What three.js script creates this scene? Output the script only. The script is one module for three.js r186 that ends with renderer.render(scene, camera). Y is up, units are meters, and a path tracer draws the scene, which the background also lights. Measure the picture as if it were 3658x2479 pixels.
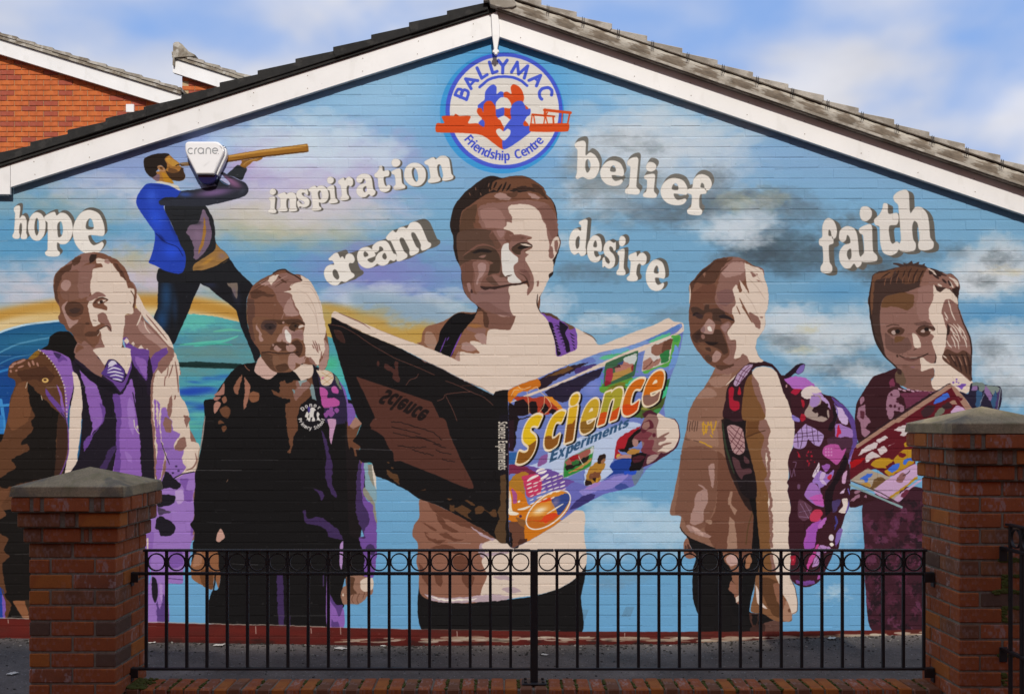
import * as THREE from 'three';
import { mergeGeometries } from 'three/addons/utils/BufferGeometryUtils.js';

// ---------- camera, sky, sun, exposure ----------
// The photograph is 3658 x 2479 px; the lens looks level at the wall, its axis meets the picture at (CX, HZ).
const PW = 3658, PH = 2479, CX = 1800, HZ = 1505, FOCAL = 3560, EYE = 1.70, DIST = 7.6;
const scene = new THREE.Scene();
const camera = new THREE.PerspectiveCamera(2 * Math.atan(PH / 2 / FOCAL) * 180 / Math.PI, PW / PH, 0.1, 600);
camera.position.set(0, EYE, DIST);
camera.lookAt(0, EYE, 0);
camera.setViewOffset(PW, PH, PW / 2 - CX, PH / 2 - HZ, PW, PH);
camera.updateProjectionMatrix();

function mulberry(a) { return function () { a |= 0; a = a + 0x6D2B79F5 | 0; let t = Math.imul(a ^ a >>> 15, 1 | a); t = t + Math.imul(t ^ t >>> 7, 61 | t) ^ t; return ((t ^ t >>> 14) >>> 0) / 4294967296; }; }
const rnd = mulberry(20160417);
const rr = (a, b) => a + (b - a) * rnd();
const clamp = (v, a = 0, b = 1) => Math.min(b, Math.max(a, v));
const lerp = (a, b, t) => a + (b - a) * t;
const sstep = (a, b, x) => { const t = clamp((x - a) / (b - a)); return t * t * (3 - 2 * t); };
function hash(ix, iy, iz) { let h = Math.imul(ix, 374761393) ^ Math.imul(iy, 668265263) ^ Math.imul(iz, 2147483647 - 61); h = Math.imul(h ^ (h >>> 13), 1274126177); return ((h ^ (h >>> 16)) >>> 0) / 4294967296; }
function vnoise(x, y, z) {
  const ix = Math.floor(x), iy = Math.floor(y), iz = Math.floor(z);
  let fx = x - ix, fy = y - iy, fz = z - iz;
  fx = fx * fx * (3 - 2 * fx); fy = fy * fy * (3 - 2 * fy); fz = fz * fz * (3 - 2 * fz);
  const L = (a, b, t) => a + (b - a) * t;
  return L(L(L(hash(ix, iy, iz), hash(ix + 1, iy, iz), fx), L(hash(ix, iy + 1, iz), hash(ix + 1, iy + 1, iz), fx), fy),
    L(L(hash(ix, iy, iz + 1), hash(ix + 1, iy, iz + 1), fx), L(hash(ix, iy + 1, iz + 1), hash(ix + 1, iy + 1, iz + 1), fx), fy), fz);
}
function fbm(x, y, z, o = 5) { let s = 0, a = .5, t = 0; for (let i = 0; i < o; i++) { s += a * vnoise(x, y, z); t += a; a *= .5; x = x * 2.03 + 17.1; y = y * 2.03 + 5.7; z = z * 2.03 + 9.2; } return s / t; }

function makeSky() {
  const W = 2048, H = 1024, d = new Float32Array(W * H * 4);
  for (let j = 0; j < H; j++) for (let i = 0; i < W; i++) {
    const u = (i + .5) / W, v = (j + .5) / H, phi = (u - .5) * 2 * Math.PI, th = (v - .5) * Math.PI;
    const y = Math.sin(th), x = Math.cos(th) * Math.cos(phi), z = Math.cos(th) * Math.sin(phi);
    const e = Math.max(y, 0);
    const t = Math.pow(clamp(e / .9), .55);
    let r = lerp(.36, .19, t), g = lerp(.56, .35, t), b = lerp(.94, .74, t);
    // broken fair-weather cloud
    const k = 1 / (e + .28);
    const px = x * k * 1.5, pz = z * k * 1.5;
    const q = fbm(px * .9 + 3.4, pz * .9 - 1.3, 2.2, 3);
    const n = y < -.05 ? .5 : fbm(px * 2.1 + q * 1.3 + 8.2, pz * 2.1 + 4.1, 7.3, 8);
    let c = sstep(.39, .62, n * .62 + q * .46);
    c = Math.max(c, .55 * sstep(.45, .9, e)) * .95;
    const w = y < -.05 ? .7 : lerp(.90, .60, fbm(px * 4.2, pz * 4.2, 1.1, 6));
    r = lerp(r, w * .985, c); g = lerp(g, w * .985, c); b = lerp(b, w * 1.05, c);
    if (y < 0) { const f = clamp(-y * 6); r = lerp(r, .17, f); g = lerp(g, .15, f); b = lerp(b, .13, f); }
    const o = (j * W + i) * 4; d[o] = r; d[o + 1] = g; d[o + 2] = b; d[o + 3] = 1;
  }
  const tx = new THREE.DataTexture(d, W, H, THREE.RGBAFormat, THREE.FloatType);
  tx.mapping = THREE.EquirectangularReflectionMapping; tx.magFilter = THREE.LinearFilter; tx.minFilter = THREE.LinearFilter; tx.wrapS = THREE.RepeatWrapping; tx.needsUpdate = true;
  return tx;
}
const sky = makeSky();
scene.background = sky; scene.environment = sky;
scene.backgroundIntensity = 1; scene.environmentIntensity = 1;

// hazy sun behind the photographer's right shoulder
const SUN_EL = 37 * Math.PI / 180, SUN_AZ = 6 * Math.PI / 180;
const sun = new THREE.DirectionalLight(new THREE.Color(1, .955, .89), 3.4);
sun.position.set(Math.sin(SUN_AZ) * Math.cos(SUN_EL) * 40, Math.sin(SUN_EL) * 40 + 1, Math.cos(SUN_AZ) * Math.cos(SUN_EL) * 40);
sun.target.position.set(0, 1, 0);
sun.castShadow = true; sun.shadow.radius = 2.2;
sun.shadow.mapSize.set(4096, 4096);
Object.assign(sun.shadow.camera, { left: -14, right: 14, top: 14, bottom: -14, near: 1, far: 120 });
scene.add(sun, sun.target);

const renderer = new THREE.WebGLRenderer({ antialias: true });
renderer.setSize(1024, 693);
renderer.toneMapping = THREE.LinearToneMapping;
renderer.toneMappingExposure = 1.0;
renderer.shadowMap.enabled = true;
renderer.outputColorSpace = THREE.SRGBColorSpace;

// ---------- helpers ----------
// photo pixel -> metres on a plane parallel to the wall, z metres in front of it
const pxX = (x, z = 0) => (x - CX) * (DIST - z) / FOCAL;
const pxY = (y, z = 0) => EYE - (y - HZ) * (DIST - z) / FOCAL;
const names = {};
function numbered(n) { if (names[n] === undefined) { names[n] = 0; return n; } names[n]++; return n + '_' + String(names[n]).padStart(3, '0'); }
function thing(name, label, category, pos = [0, 0, 0], group) {
  const o = new THREE.Group(); o.name = numbered(name); o.position.set(...pos);
  o.userData = { label, category }; if (group) o.userData.group = group;
  scene.add(o); return o;
}
function mesh(name, geo, mat, parent, x = 0, y = 0, z = 0) {
  const m = new THREE.Mesh(geo, mat); m.name = name; m.position.set(x, y, z); m.castShadow = m.receiveShadow = true; parent.add(m); return m;
}
function structure(name, geo, mat) { const m = mesh(numbered(name), geo, mat, scene); m.userData.kind = 'structure'; return m; }
const boxG = (w, h, d, x = 0, y = 0, z = 0) => { const g = new THREE.BoxGeometry(w, h, d); g.translate(x, y, z); return g; };
// box with chamfered edges: 44 triangles, uv in metres
function chamferBox(w, h, d, c = .004) {
  const X = w / 2, Y = h / 2, Z = d / 2, P = [], pos = [], uv = [];
  const p = (sx, sy, sz, ax) => [sx * (X - (ax === 0 ? 0 : c)), sy * (Y - (ax === 1 ? 0 : c)), sz * (Z - (ax === 2 ? 0 : c))];
  const uvOf = (q, n) => { const a = [Math.abs(n[0]), Math.abs(n[1]), Math.abs(n[2])]; return a[2] >= a[0] && a[2] >= a[1] ? [q[0], q[1]] : a[0] >= a[1] ? [q[2], q[1]] : [q[0], q[2]]; };
  function tri(a, b, e) {
    const u = [b[0] - a[0], b[1] - a[1], b[2] - a[2]], v = [e[0] - a[0], e[1] - a[1], e[2] - a[2]];
    let n = [u[1] * v[2] - u[2] * v[1], u[2] * v[0] - u[0] * v[2], u[0] * v[1] - u[1] * v[0]];
    const m = [a[0] + b[0] + e[0], a[1] + b[1] + e[1], a[2] + b[2] + e[2]];
    if (n[0] * m[0] + n[1] * m[1] + n[2] * m[2] < 0) { const t = b; b = e; e = t; }
    for (const q of [a, b, e]) { pos.push(...q); uv.push(...uvOf(q, n)); }
  }
  const quad = (a, b, e, f) => { tri(a, b, e); tri(a, e, f); };
  for (const s of [-1, 1]) {
    quad(p(s, -1, -1, 0), p(s, 1, -1, 0), p(s, 1, 1, 0), p(s, -1, 1, 0));
    quad(p(-1, s, -1, 1), p(1, s, -1, 1), p(1, s, 1, 1), p(-1, s, 1, 1));
    quad(p(-1, -1, s, 2), p(1, -1, s, 2), p(1, 1, s, 2), p(-1, 1, s, 2));
    for (const t of [-1, 1]) {
      quad(p(s, t, -1, 0), p(s, t, 1, 0), p(s, t, 1, 1), p(s, t, -1, 1));
      quad(p(s, -1, t, 0), p(s, 1, t, 0), p(s, 1, t, 2), p(s, -1, t, 2));
      quad(p(-1, s, t, 1), p(1, s, t, 1), p(1, s, t, 2), p(-1, s, t, 2));
      for (const r of [-1, 1]) tri(p(s, t, r, 0), p(s, t, r, 1), p(s, t, r, 2));
    }
  }
  const g = new THREE.BufferGeometry();
  g.setAttribute('position', new THREE.Float32BufferAttribute(pos, 3));
  g.setAttribute('uv', new THREE.Float32BufferAttribute(uv, 2));
  g.computeVertexNormals(); return g;
}
const boxCache = {};
function cbox(w, h, d, c = .004) { const k = [w, h, d, c].map(v => v.toFixed(4)).join(); return boxCache[k] || (boxCache[k] = chamferBox(w, h, d, c)); }
function canvas(w, h) { const c = document.createElement('canvas'); c.width = w; c.height = h; return c; }
function pixelTexture(w, h, fn, srgb = true, rep = 1) {
  const d = new Uint8Array(w * h * 4);
  for (let j = 0; j < h; j++) for (let i = 0; i < w; i++) { const c = fn(i / w, j / h, i, j), o = (j * w + i) * 4; d[o] = clamp(c[0], 0, 255); d[o + 1] = clamp(c[1], 0, 255); d[o + 2] = clamp(c[2], 0, 255); d[o + 3] = 255; }
  const t = new THREE.DataTexture(d, w, h); t.wrapS = t.wrapT = THREE.RepeatWrapping; t.magFilter = THREE.LinearFilter; t.minFilter = THREE.LinearMipmapLinearFilter; t.generateMipmaps = true;
  if (srgb) t.colorSpace = THREE.SRGBColorSpace; t.repeat.set(rep, rep); t.needsUpdate = true; return t;
}
// noise that tiles over the unit square with n cells a side
function tnoise(u, v, n, s = 0) {
  const x = u * n, y = v * n, ix = Math.floor(x), iy = Math.floor(y); let fx = x - ix, fy = y - iy; fx = fx * fx * (3 - 2 * fx); fy = fy * fy * (3 - 2 * fy);
  const h = (a, b) => hash(((a % n) + n) % n, ((b % n) + n) % n, s);
  return lerp(lerp(h(ix, iy), h(ix + 1, iy), fx), lerp(h(ix, iy + 1), h(ix + 1, iy + 1), fx), fy);
}
function tfbm(u, v, n, o = 4, s = 0) { let r = 0, a = .5, t = 0; for (let i = 0; i < o; i++) { r += a * tnoise(u, v, n, s + i * 7); t += a; a *= .55; n *= 2; } return r / t; }
const lin = (r, g, b) => new THREE.Color().setRGB(r, g, b);
const toS = v => 255 * (v <= .0031308 ? v * 12.92 : 1.055 * Math.pow(v, 1 / 2.4) - .055);

// ---------- materials ----------
const grainBump = pixelTexture(256, 256, (u, v) => { const n = 255 * (.5 * tfbm(u, v, 24, 4, 3) + .5 * tnoise(u, v, 128, 9)); return [n, n, n]; }, false, 6);
// a fired brick: mottled body, drag marks, salt bloom; one texture per tone
function brickMaterial(base, bloom, seed, second) {
  const map = pixelTexture(192, 192, (u, v) => {
    const m = tfbm(u, v, 5, 4, seed), f = tnoise(u, v, 96, seed + 3), st = tnoise(u * 1, v * .25, 40, seed + 5);
    let k = .72 + .42 * m + .22 * (f - .5);
    let c = [base[0] * k, base[1] * k, base[2] * k];
    const t2 = sstep(.45, .62, tfbm(u, v, 3, 3, seed + 11)); for (let i = 0; i < 3; i++) c[i] = lerp(c[i], second[i] * k, t2 * .8);
    const e = bloom * sstep(.56, .78, tfbm(u, v, 7, 4, seed + 21) * .7 + st * .36);
    const w = [.42, .34, .33]; for (let i = 0; i < 3; i++) c[i] = lerp(c[i], w[i], e);
    if (f > .93) for (let i = 0; i < 3; i++) c[i] *= .55;
    return [toS(c[0]), toS(c[1]), toS(c[2])];
  }, true, 3.1);
  return new THREE.MeshStandardMaterial({ map, roughness: .9, bumpMap: grainBump, bumpScale: .0012 });
}
const pillarBricks = [
  brickMaterial([.44, .122, .026], .22, 101, [.34, .085, .024]),
  brickMaterial([.39, .104, .03], .5, 202, [.26, .082, .038]),
  brickMaterial([.46, .145, .024], .12, 303, [.38, .105, .022]),
  brickMaterial([.27, .105, .04], .25, 404, [.20, .08, .038]),
  brickMaterial([.14, .078, .05], .15, 505, [.11, .066, .048]),
  brickMaterial([.38, .108, .034], .6, 606, [.25, .082, .036]),
];
const houseBricks = [
  brickMaterial([.56, .135, .026], .05, 711, [.48, .105, .022]),
  brickMaterial([.50, .112, .024], .05, 722, [.55, .13, .026]),
  brickMaterial([.38, .075, .036], .06, 733, [.33, .07, .036]),
];
const mortarMat = new THREE.MeshStandardMaterial({ roughness: .95, bumpMap: grainBump, bumpScale: .002, map: pixelTexture(128, 128, (u, v) => { const k = .6 + .8 * tfbm(u, v, 9, 4, 31); const f = tnoise(u, v, 64, 5); return [toS(.215 * k + .04 * f), toS(.195 * k + .036 * f), toS(.15 * k + .028 * f)]; }, true, 4) });
const houseMortar = new THREE.MeshStandardMaterial({ roughness: .95, color: lin(.46, .33, .18) });
const capMat = new THREE.MeshStandardMaterial({ roughness: .93, bumpMap: grainBump, bumpScale: .0022, map: pixelTexture(256, 256, (u, v) => {
  const m = tfbm(u, v, 4, 5, 61), f = tnoise(u, v, 128, 8), ly = sstep(.5, .72, tfbm(u, v, 6, 4, 77)), bk = sstep(.55, .75, tfbm(u, v, 5, 5, 91));
  let c = [.33, .265, .155].map(q => q * (.36 + 1.1 * m) * (.78 + .44 * f));
  c = [lerp(c[0], .21, ly * .6), lerp(c[1], .185, ly * .6), lerp(c[2], .085, ly * .6)];
  c = c.map(q => lerp(q, .085, bk * .5)); return c.map(toS); }, true, 2.2) });
const whitePaint = new THREE.MeshStandardMaterial({ roughness: .42, bumpMap: grainBump, bumpScale: .0003, map: pixelTexture(256, 256, (u, v) => {
  const k = .93 + .1 * tfbm(u, v, 4, 4, 15), d = sstep(.62, .8, tfbm(u, v * .5, 10, 4, 33)) * .05; const sp = tnoise(u, v, 96, 71) > .985 ? .35 : 0;
  return [.80 * k * (1 - d - sp), .785 * k * (1 - d * 1.05 - sp), .755 * k * (1 - d * 1.2 - sp)].map(toS); }, true, 1.3) });
const soffitMat = whitePaint;
const darkTile = new THREE.MeshStandardMaterial({ roughness: .9, bumpMap: grainBump, bumpScale: .003, map: pixelTexture(256, 256, (u, v) => {
  const m = tfbm(u, v, 6, 5, 44), b = sstep(.58, .72, tfbm(u, v, 9, 4, 52)); const c = [.017, .016, .014].map(q => q * (.5 + m)); return [lerp(c[0], .05, b * .5), lerp(c[1], .046, b * .5), lerp(c[2], .04, b * .5)].map(toS); }, true, 2) });
const paleTile = new THREE.MeshStandardMaterial({ roughness: .92, bumpMap: grainBump, bumpScale: .003, map: pixelTexture(256, 256, (u, v) => {
  const m = tfbm(u, v, 6, 5, 144), b = sstep(.48, .66, tfbm(u, v, 5, 5, 152)); const c = [.42, .38, .32].map(q => q * (.6 + .8 * m)); return [lerp(c[0], .22, b * .7), lerp(c[1], .185, b * .7), lerp(c[2], .14, b * .7)].map(toS); }, true, 2) });
// cement bedding under the verge tiles: grey with brown weathering and lime runs
// along the tall verge: lime patches where the tiles meet, brown weather film between; eight tiles long
const vergeRun = new THREE.MeshStandardMaterial({ roughness: .95, map: pixelTexture(1024, 128, (u, v) => {
  const w = tfbm(u, v, 8, 4, 811), ph = u * 8 - .45 + (w - .5) * .5, d = Math.abs(ph - Math.round(ph)), m = tfbm(u, v * .25, 64, 4, 821), n2 = tfbm(u, v * .12, 24, 5, 833);
  const pale = sstep(.30, .06, d + (m - .5) * .5 - (v > .75 ? .2 : 0) + (n2 - .5) * .5), low = sstep(.32, .1, v + (m - .5) * .3);
  let c = [.17, .135, .098].map(q => q * (.55 + .95 * m)); c = c.map((q, i) => lerp(q, [.46, .42, .35][i] * (.6 + .7 * m), pale)); c = c.map((q, i) => lerp(q, [.22, .20, .15][i], low * .6));
  return c.map(toS); }, true, 1) });
const vergeMortar = new THREE.MeshStandardMaterial({ roughness: .95, bumpMap: grainBump, bumpScale: .005, map: pixelTexture(512, 256, (u, v) => {
  const m = tfbm(u, v, 8, 5, 244), b = sstep(.42, .60, tfbm(u, v, 6, 5, 252)), w = sstep(.54, .70, tfbm(u, v, 9, 5, 269));
  let c = [.36, .32, .255].map(q => q * (.6 + .75 * m));
  c = [lerp(c[0], .19, b * .85), lerp(c[1], .15, b * .85), lerp(c[2], .105, b * .85)];
  c = c.map((q, i) => lerp(q, [.56, .53, .47][i], w * .75)); return c.map(toS); }, true, 1.2) });
const railMat = new THREE.MeshStandardMaterial({ roughness: .5, metalness: 0, bumpMap: grainBump, bumpScale: .0008, map: pixelTexture(128, 128, (u, v) => {
  const m = tfbm(u, v, 8, 4, 12), r = sstep(.72, .8, tfbm(u, v, 10, 4, 41)); const c = [.016, .0155, .0165].map(q => q * (.7 + .6 * m)); return [lerp(c[0], .07, r), lerp(c[1], .03, r), lerp(c[2], .015, r)].map(toS); }, true, 5) });
const mossMat = new THREE.MeshStandardMaterial({ roughness: 1, color: lin(.075, .085, .012) });
const asphaltMat = new THREE.MeshStandardMaterial({ roughness: .95, bumpMap: grainBump, bumpScale: .006, map: pixelTexture(1024, 1024, (u, v) => {
  const f = tnoise(u, v, 400, 4), f2 = tnoise(u, v, 220, 6), m = tfbm(u, v, 5, 5, 8), p = tfbm(u, v, 14, 4, 18);
  let k = .10 * (.4 + 1.05 * m) * (.6 + .8 * p);
  let c = [k * 1.2, k, k * .86];
  if (f > .86) c = c.map(q => q + .30 * (f - .86) / .14 * (f2 > .3 ? 1 : .3));
  if (f2 < .14) c = c.map(q => q * .5);
  return c.map(toS); }, true, .33) });
asphaltMat.bumpMap = asphaltMat.bumpMap.clone(); asphaltMat.bumpMap.repeat.set(2, 2); asphaltMat.bumpMap.needsUpdate = true;

// ---------- the mural: flat paint on the brick wall ----------
// All shapes are paint outlines given in pixels of the photograph (or of an enlarged window of it), brought onto the wall plane.
const MX0 = -60, MY0 = 60, MW = 3760, MH = 2280, MS = 2048 / MW;
const muralCanvas = canvas(2048, Math.round(MH * MS));
const mc = muralCanvas.getContext('2d');
mc.lineJoin = mc.lineCap = 'round';
let fx = 0, fy = 0, fs = 1;
const frame = (x, y, s) => { fx = x; fy = y; fs = s; };
const PT = (x, y) => [((fx + x / fs) - MX0) * MS, ((fy + y / fs) - MY0) * MS];
const parse = s => { const a = s.trim().split(/\s+/).map(Number), o = []; for (let i = 0; i < a.length; i += 2) o.push(PT(a[i], a[i + 1])); return o; };
function spline(P, closed, n = 7, tens = .42) {
  const N = P.length, out = [], get = i => closed ? P[(i + N) % N] : P[clamp(i, 0, N - 1)];
  for (let i = 0; i < (closed ? N : N - 1); i++) {
    const a = get(i - 1), b = get(i), c = get(i + 1), d = get(i + 2);
    const L = Math.hypot(c[0] - b[0], c[1] - b[1]), La = Math.hypot(b[0] - a[0], b[1] - a[1]), Ld = Math.hypot(d[0] - c[0], d[1] - c[1]);
    const w1 = 2 * tens * Math.min(L, 2.2 * La) / (L + La + 1e-6), w2 = 2 * tens * Math.min(L, 2.2 * Ld) / (L + Ld + 1e-6);
    const m1 = [(c[0] - a[0]) * w1, (c[1] - a[1]) * w1], m2 = [(d[0] - b[0]) * w2, (d[1] - b[1]) * w2];
    const k = Math.max(2, Math.min(24, Math.round(L / 2.2)));
    for (let j = 0; j < k; j++) { const t = j / k, t2 = t * t, t3 = t2 * t; out.push([0, 1].map(q => (2 * t3 - 3 * t2 + 1) * b[q] + (t3 - 2 * t2 + t) * m1[q] + (-2 * t3 + 3 * t2) * c[q] + (t3 - t2) * m2[q])); }
  }
  if (!closed) out.push(P[N - 1]);
  return out;
}
let wob = .55;                 // hand wobble of the painted edges, canvas px
function wobble(P, amp) { return P.map(p => [p[0] + amp * 2 * (vnoise(p[0] * .22, p[1] * .22, 3.3) - .5) + amp * (vnoise(p[0] * .6, p[1] * .6, 9.1) - .5), p[1] + amp * 2 * (vnoise(p[0] * .22, p[1] * .22, 13.3) - .5) + amp * (vnoise(p[0] * .6, p[1] * .6, 19.1) - .5)]); }
function trace(P) { mc.beginPath(); P.forEach((p, i) => i ? mc.lineTo(p[0], p[1]) : mc.moveTo(p[0], p[1])); }
function poly(col, s, amp = wob, tens = .42) { const P = wobble(spline(parse(s), true, 7, tens), amp); trace(P); mc.closePath(); mc.fillStyle = col; mc.fill(); }
const hard = (col, s, amp = .35) => poly(col, s, amp, .12);
const torn = (col, s) => poly(col, s, 1.5, .34);          // ragged posterised edge
function stroke(col, w, s, amp = .4) { const P = wobble(spline(parse(s), false), amp); trace(P); mc.strokeStyle = col; mc.lineWidth = w / fs * MS; mc.stroke(); }
// stroke swelling from thin ends, like a brush mark
function brush(col, w, s) { const P = spline(parse(s), false), L = [], R = [], n = P.length; for (let i = 0; i < n; i++) { const a = P[Math.max(0, i - 1)], b = P[Math.min(n - 1, i + 1)], d = Math.hypot(b[0] - a[0], b[1] - a[1]) || 1, k = w / fs * MS * .5 * Math.sin(Math.PI * (.08 + .84 * i / (n - 1))); L.push([P[i][0] - (b[1] - a[1]) / d * k, P[i][1] + (b[0] - a[0]) / d * k]); R.unshift([P[i][0] + (b[1] - a[1]) / d * k, P[i][1] - (b[0] - a[0]) / d * k]); } trace([...L, ...R]); mc.closePath(); mc.fillStyle = col; mc.fill(); }
function dot(col, x, y, rx, ry = rx, rot = 0) { const p = PT(x, y); mc.beginPath(); mc.ellipse(p[0], p[1], rx / fs * MS, ry / fs * MS, rot, 0, 7); mc.fillStyle = col; mc.fill(); }
// soft spray from an airbrush
function spray(col, a, x, y, rx, ry = rx, rot = 0) {
  const p = PT(x, y); mc.save(); mc.translate(p[0], p[1]); mc.rotate(rot); mc.scale(rx / fs * MS, ry / fs * MS); mc.globalAlpha = a;
  const g = mc.createRadialGradient(0, 0, 0, 0, 0, 1); const c = new THREE.Color(col), f = k => `rgba(${parseInt(col.slice(1, 3), 16)},${parseInt(col.slice(3, 5), 16)},${parseInt(col.slice(5, 7), 16)},${k})`;
  g.addColorStop(0, f(1)); g.addColorStop(.35, f(.72)); g.addColorStop(.7, f(.22)); g.addColorStop(1, f(0)); mc.fillStyle = g; mc.beginPath(); mc.arc(0, 0, 1, 0, 7); mc.fill(); mc.restore();
}
const mr = mulberry(4242);
// sponge marks: noise-edged stamps, tinted and dabbed into clouds
const stampField = [0, 1, 2, 3].map(k => { const N = 128, f = new Float32Array(N * N); for (let j = 0; j < N; j++) for (let i = 0; i < N; i++) { const u = i / N * 2 - 1, v = j / N * 2 - 1, r = Math.hypot(u, v), n = fbm(u * 3.6 + k * 9.1, v * 3.6 + 3.7, k * 5.3, 6); f[j * N + i] = sstep(0, .42, n * 1.5 - .36 - r * r * .5) * sstep(1, .7, r); } return f; });
const stampCache = {};
function stamp(col, k) {
  const key = col + k; if (stampCache[key]) return stampCache[key];
  const N = 128, c = canvas(N, N), x = c.getContext('2d'), im = x.createImageData(N, N), R = parseInt(col.slice(1, 3), 16), G = parseInt(col.slice(3, 5), 16), B = parseInt(col.slice(5, 7), 16);
  for (let i = 0; i < N * N; i++) { im.data[i * 4] = R; im.data[i * 4 + 1] = G; im.data[i * 4 + 2] = B; im.data[i * 4 + 3] = 255 * stampField[k][i]; }
  x.putImageData(im, 0, 0); return stampCache[key] = c;
}
function dab(col, a, x, y, rx, ry, rot = 0) { const p = PT(x, y); mc.save(); mc.translate(p[0], p[1]); mc.rotate(rot); mc.scale(rx / fs * MS / 64 * (mr() < .5 ? 1 : -1), ry / fs * MS / 64 * (mr() < .5 ? 1 : -1)); mc.globalAlpha = Math.min(1, a); mc.drawImage(stamp(col, Math.floor(mr() * 4)), -64, -64); mc.restore(); }
function puffs(col, a, x, y, rx, ry, n, s = .35) { const m = Math.ceil(n * .55) + 2; for (let i = 0; i < m; i++) { const t = mr() * 6.283, r = Math.sqrt(mr()) * .85, k = 1.1 + mr() * .9; dab(col, a * .95 * (.5 + mr()), x + Math.cos(t) * r * rx, y + Math.sin(t) * r * ry, (rx * .55 + ry * .5) * k * .8, (ry * .85 + rx * .1) * k * .8, (mr() - .5) * .5); } }
function within(s, fn, tens = .42, amp = wob) { mc.save(); trace(wobble(spline(parse(s), true, 7, tens), amp)); mc.closePath(); mc.clip(); fn(); mc.restore(); }
// a letter fitted to an upright box turned by rot: soft fat serif
function glyph(ch, cx, cy, w, h, rot, col, o = {}) {
  const size = 200, font = (o.font || 'SIZEpx serif').replace('SIZE', size);
  mc.save(); mc.font = font; const m = mc.measureText(ch), gw = m.actualBoundingBoxLeft + m.actualBoundingBoxRight, gh = m.actualBoundingBoxAscent + m.actualBoundingBoxDescent, fat = o.fat === undefined ? 27 : o.fat;
  const p = PT(cx, cy); const sx = w / fs * MS / (gw + fat), sy = h / fs * MS / (gh + fat);
  const put = (dx, dy, c, extra = 0) => { mc.save(); mc.translate(p[0] + dx / fs * MS, p[1] + dy / fs * MS); mc.rotate(rot); mc.transform(1, 0, -(o.skew || 0), 1, 0, 0); mc.scale(sx, sy); mc.translate(-(m.actualBoundingBoxRight - m.actualBoundingBoxLeft) / 2, (m.actualBoundingBoxAscent - m.actualBoundingBoxDescent) / 2); mc.fillStyle = mc.strokeStyle = c; mc.lineJoin = 'round'; mc.lineWidth = fat + extra; if (fat + extra > 0) mc.strokeText(ch, 0, 0); mc.fillText(ch, 0, 0); mc.restore(); };
  if (o.sh && o.pass !== 'top') { const n = Math.max(4, Math.ceil(Math.hypot(o.sh[0], o.sh[1]) / fs * MS / .7)); for (let i = n; i >= 0; i--) put(o.sh[0] * i / n, o.sh[1] * i / n, o.shCol || '#67635c'); }
  if (o.pass !== 'shadow') put(0, 0, col);
  mc.restore();
}
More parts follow.
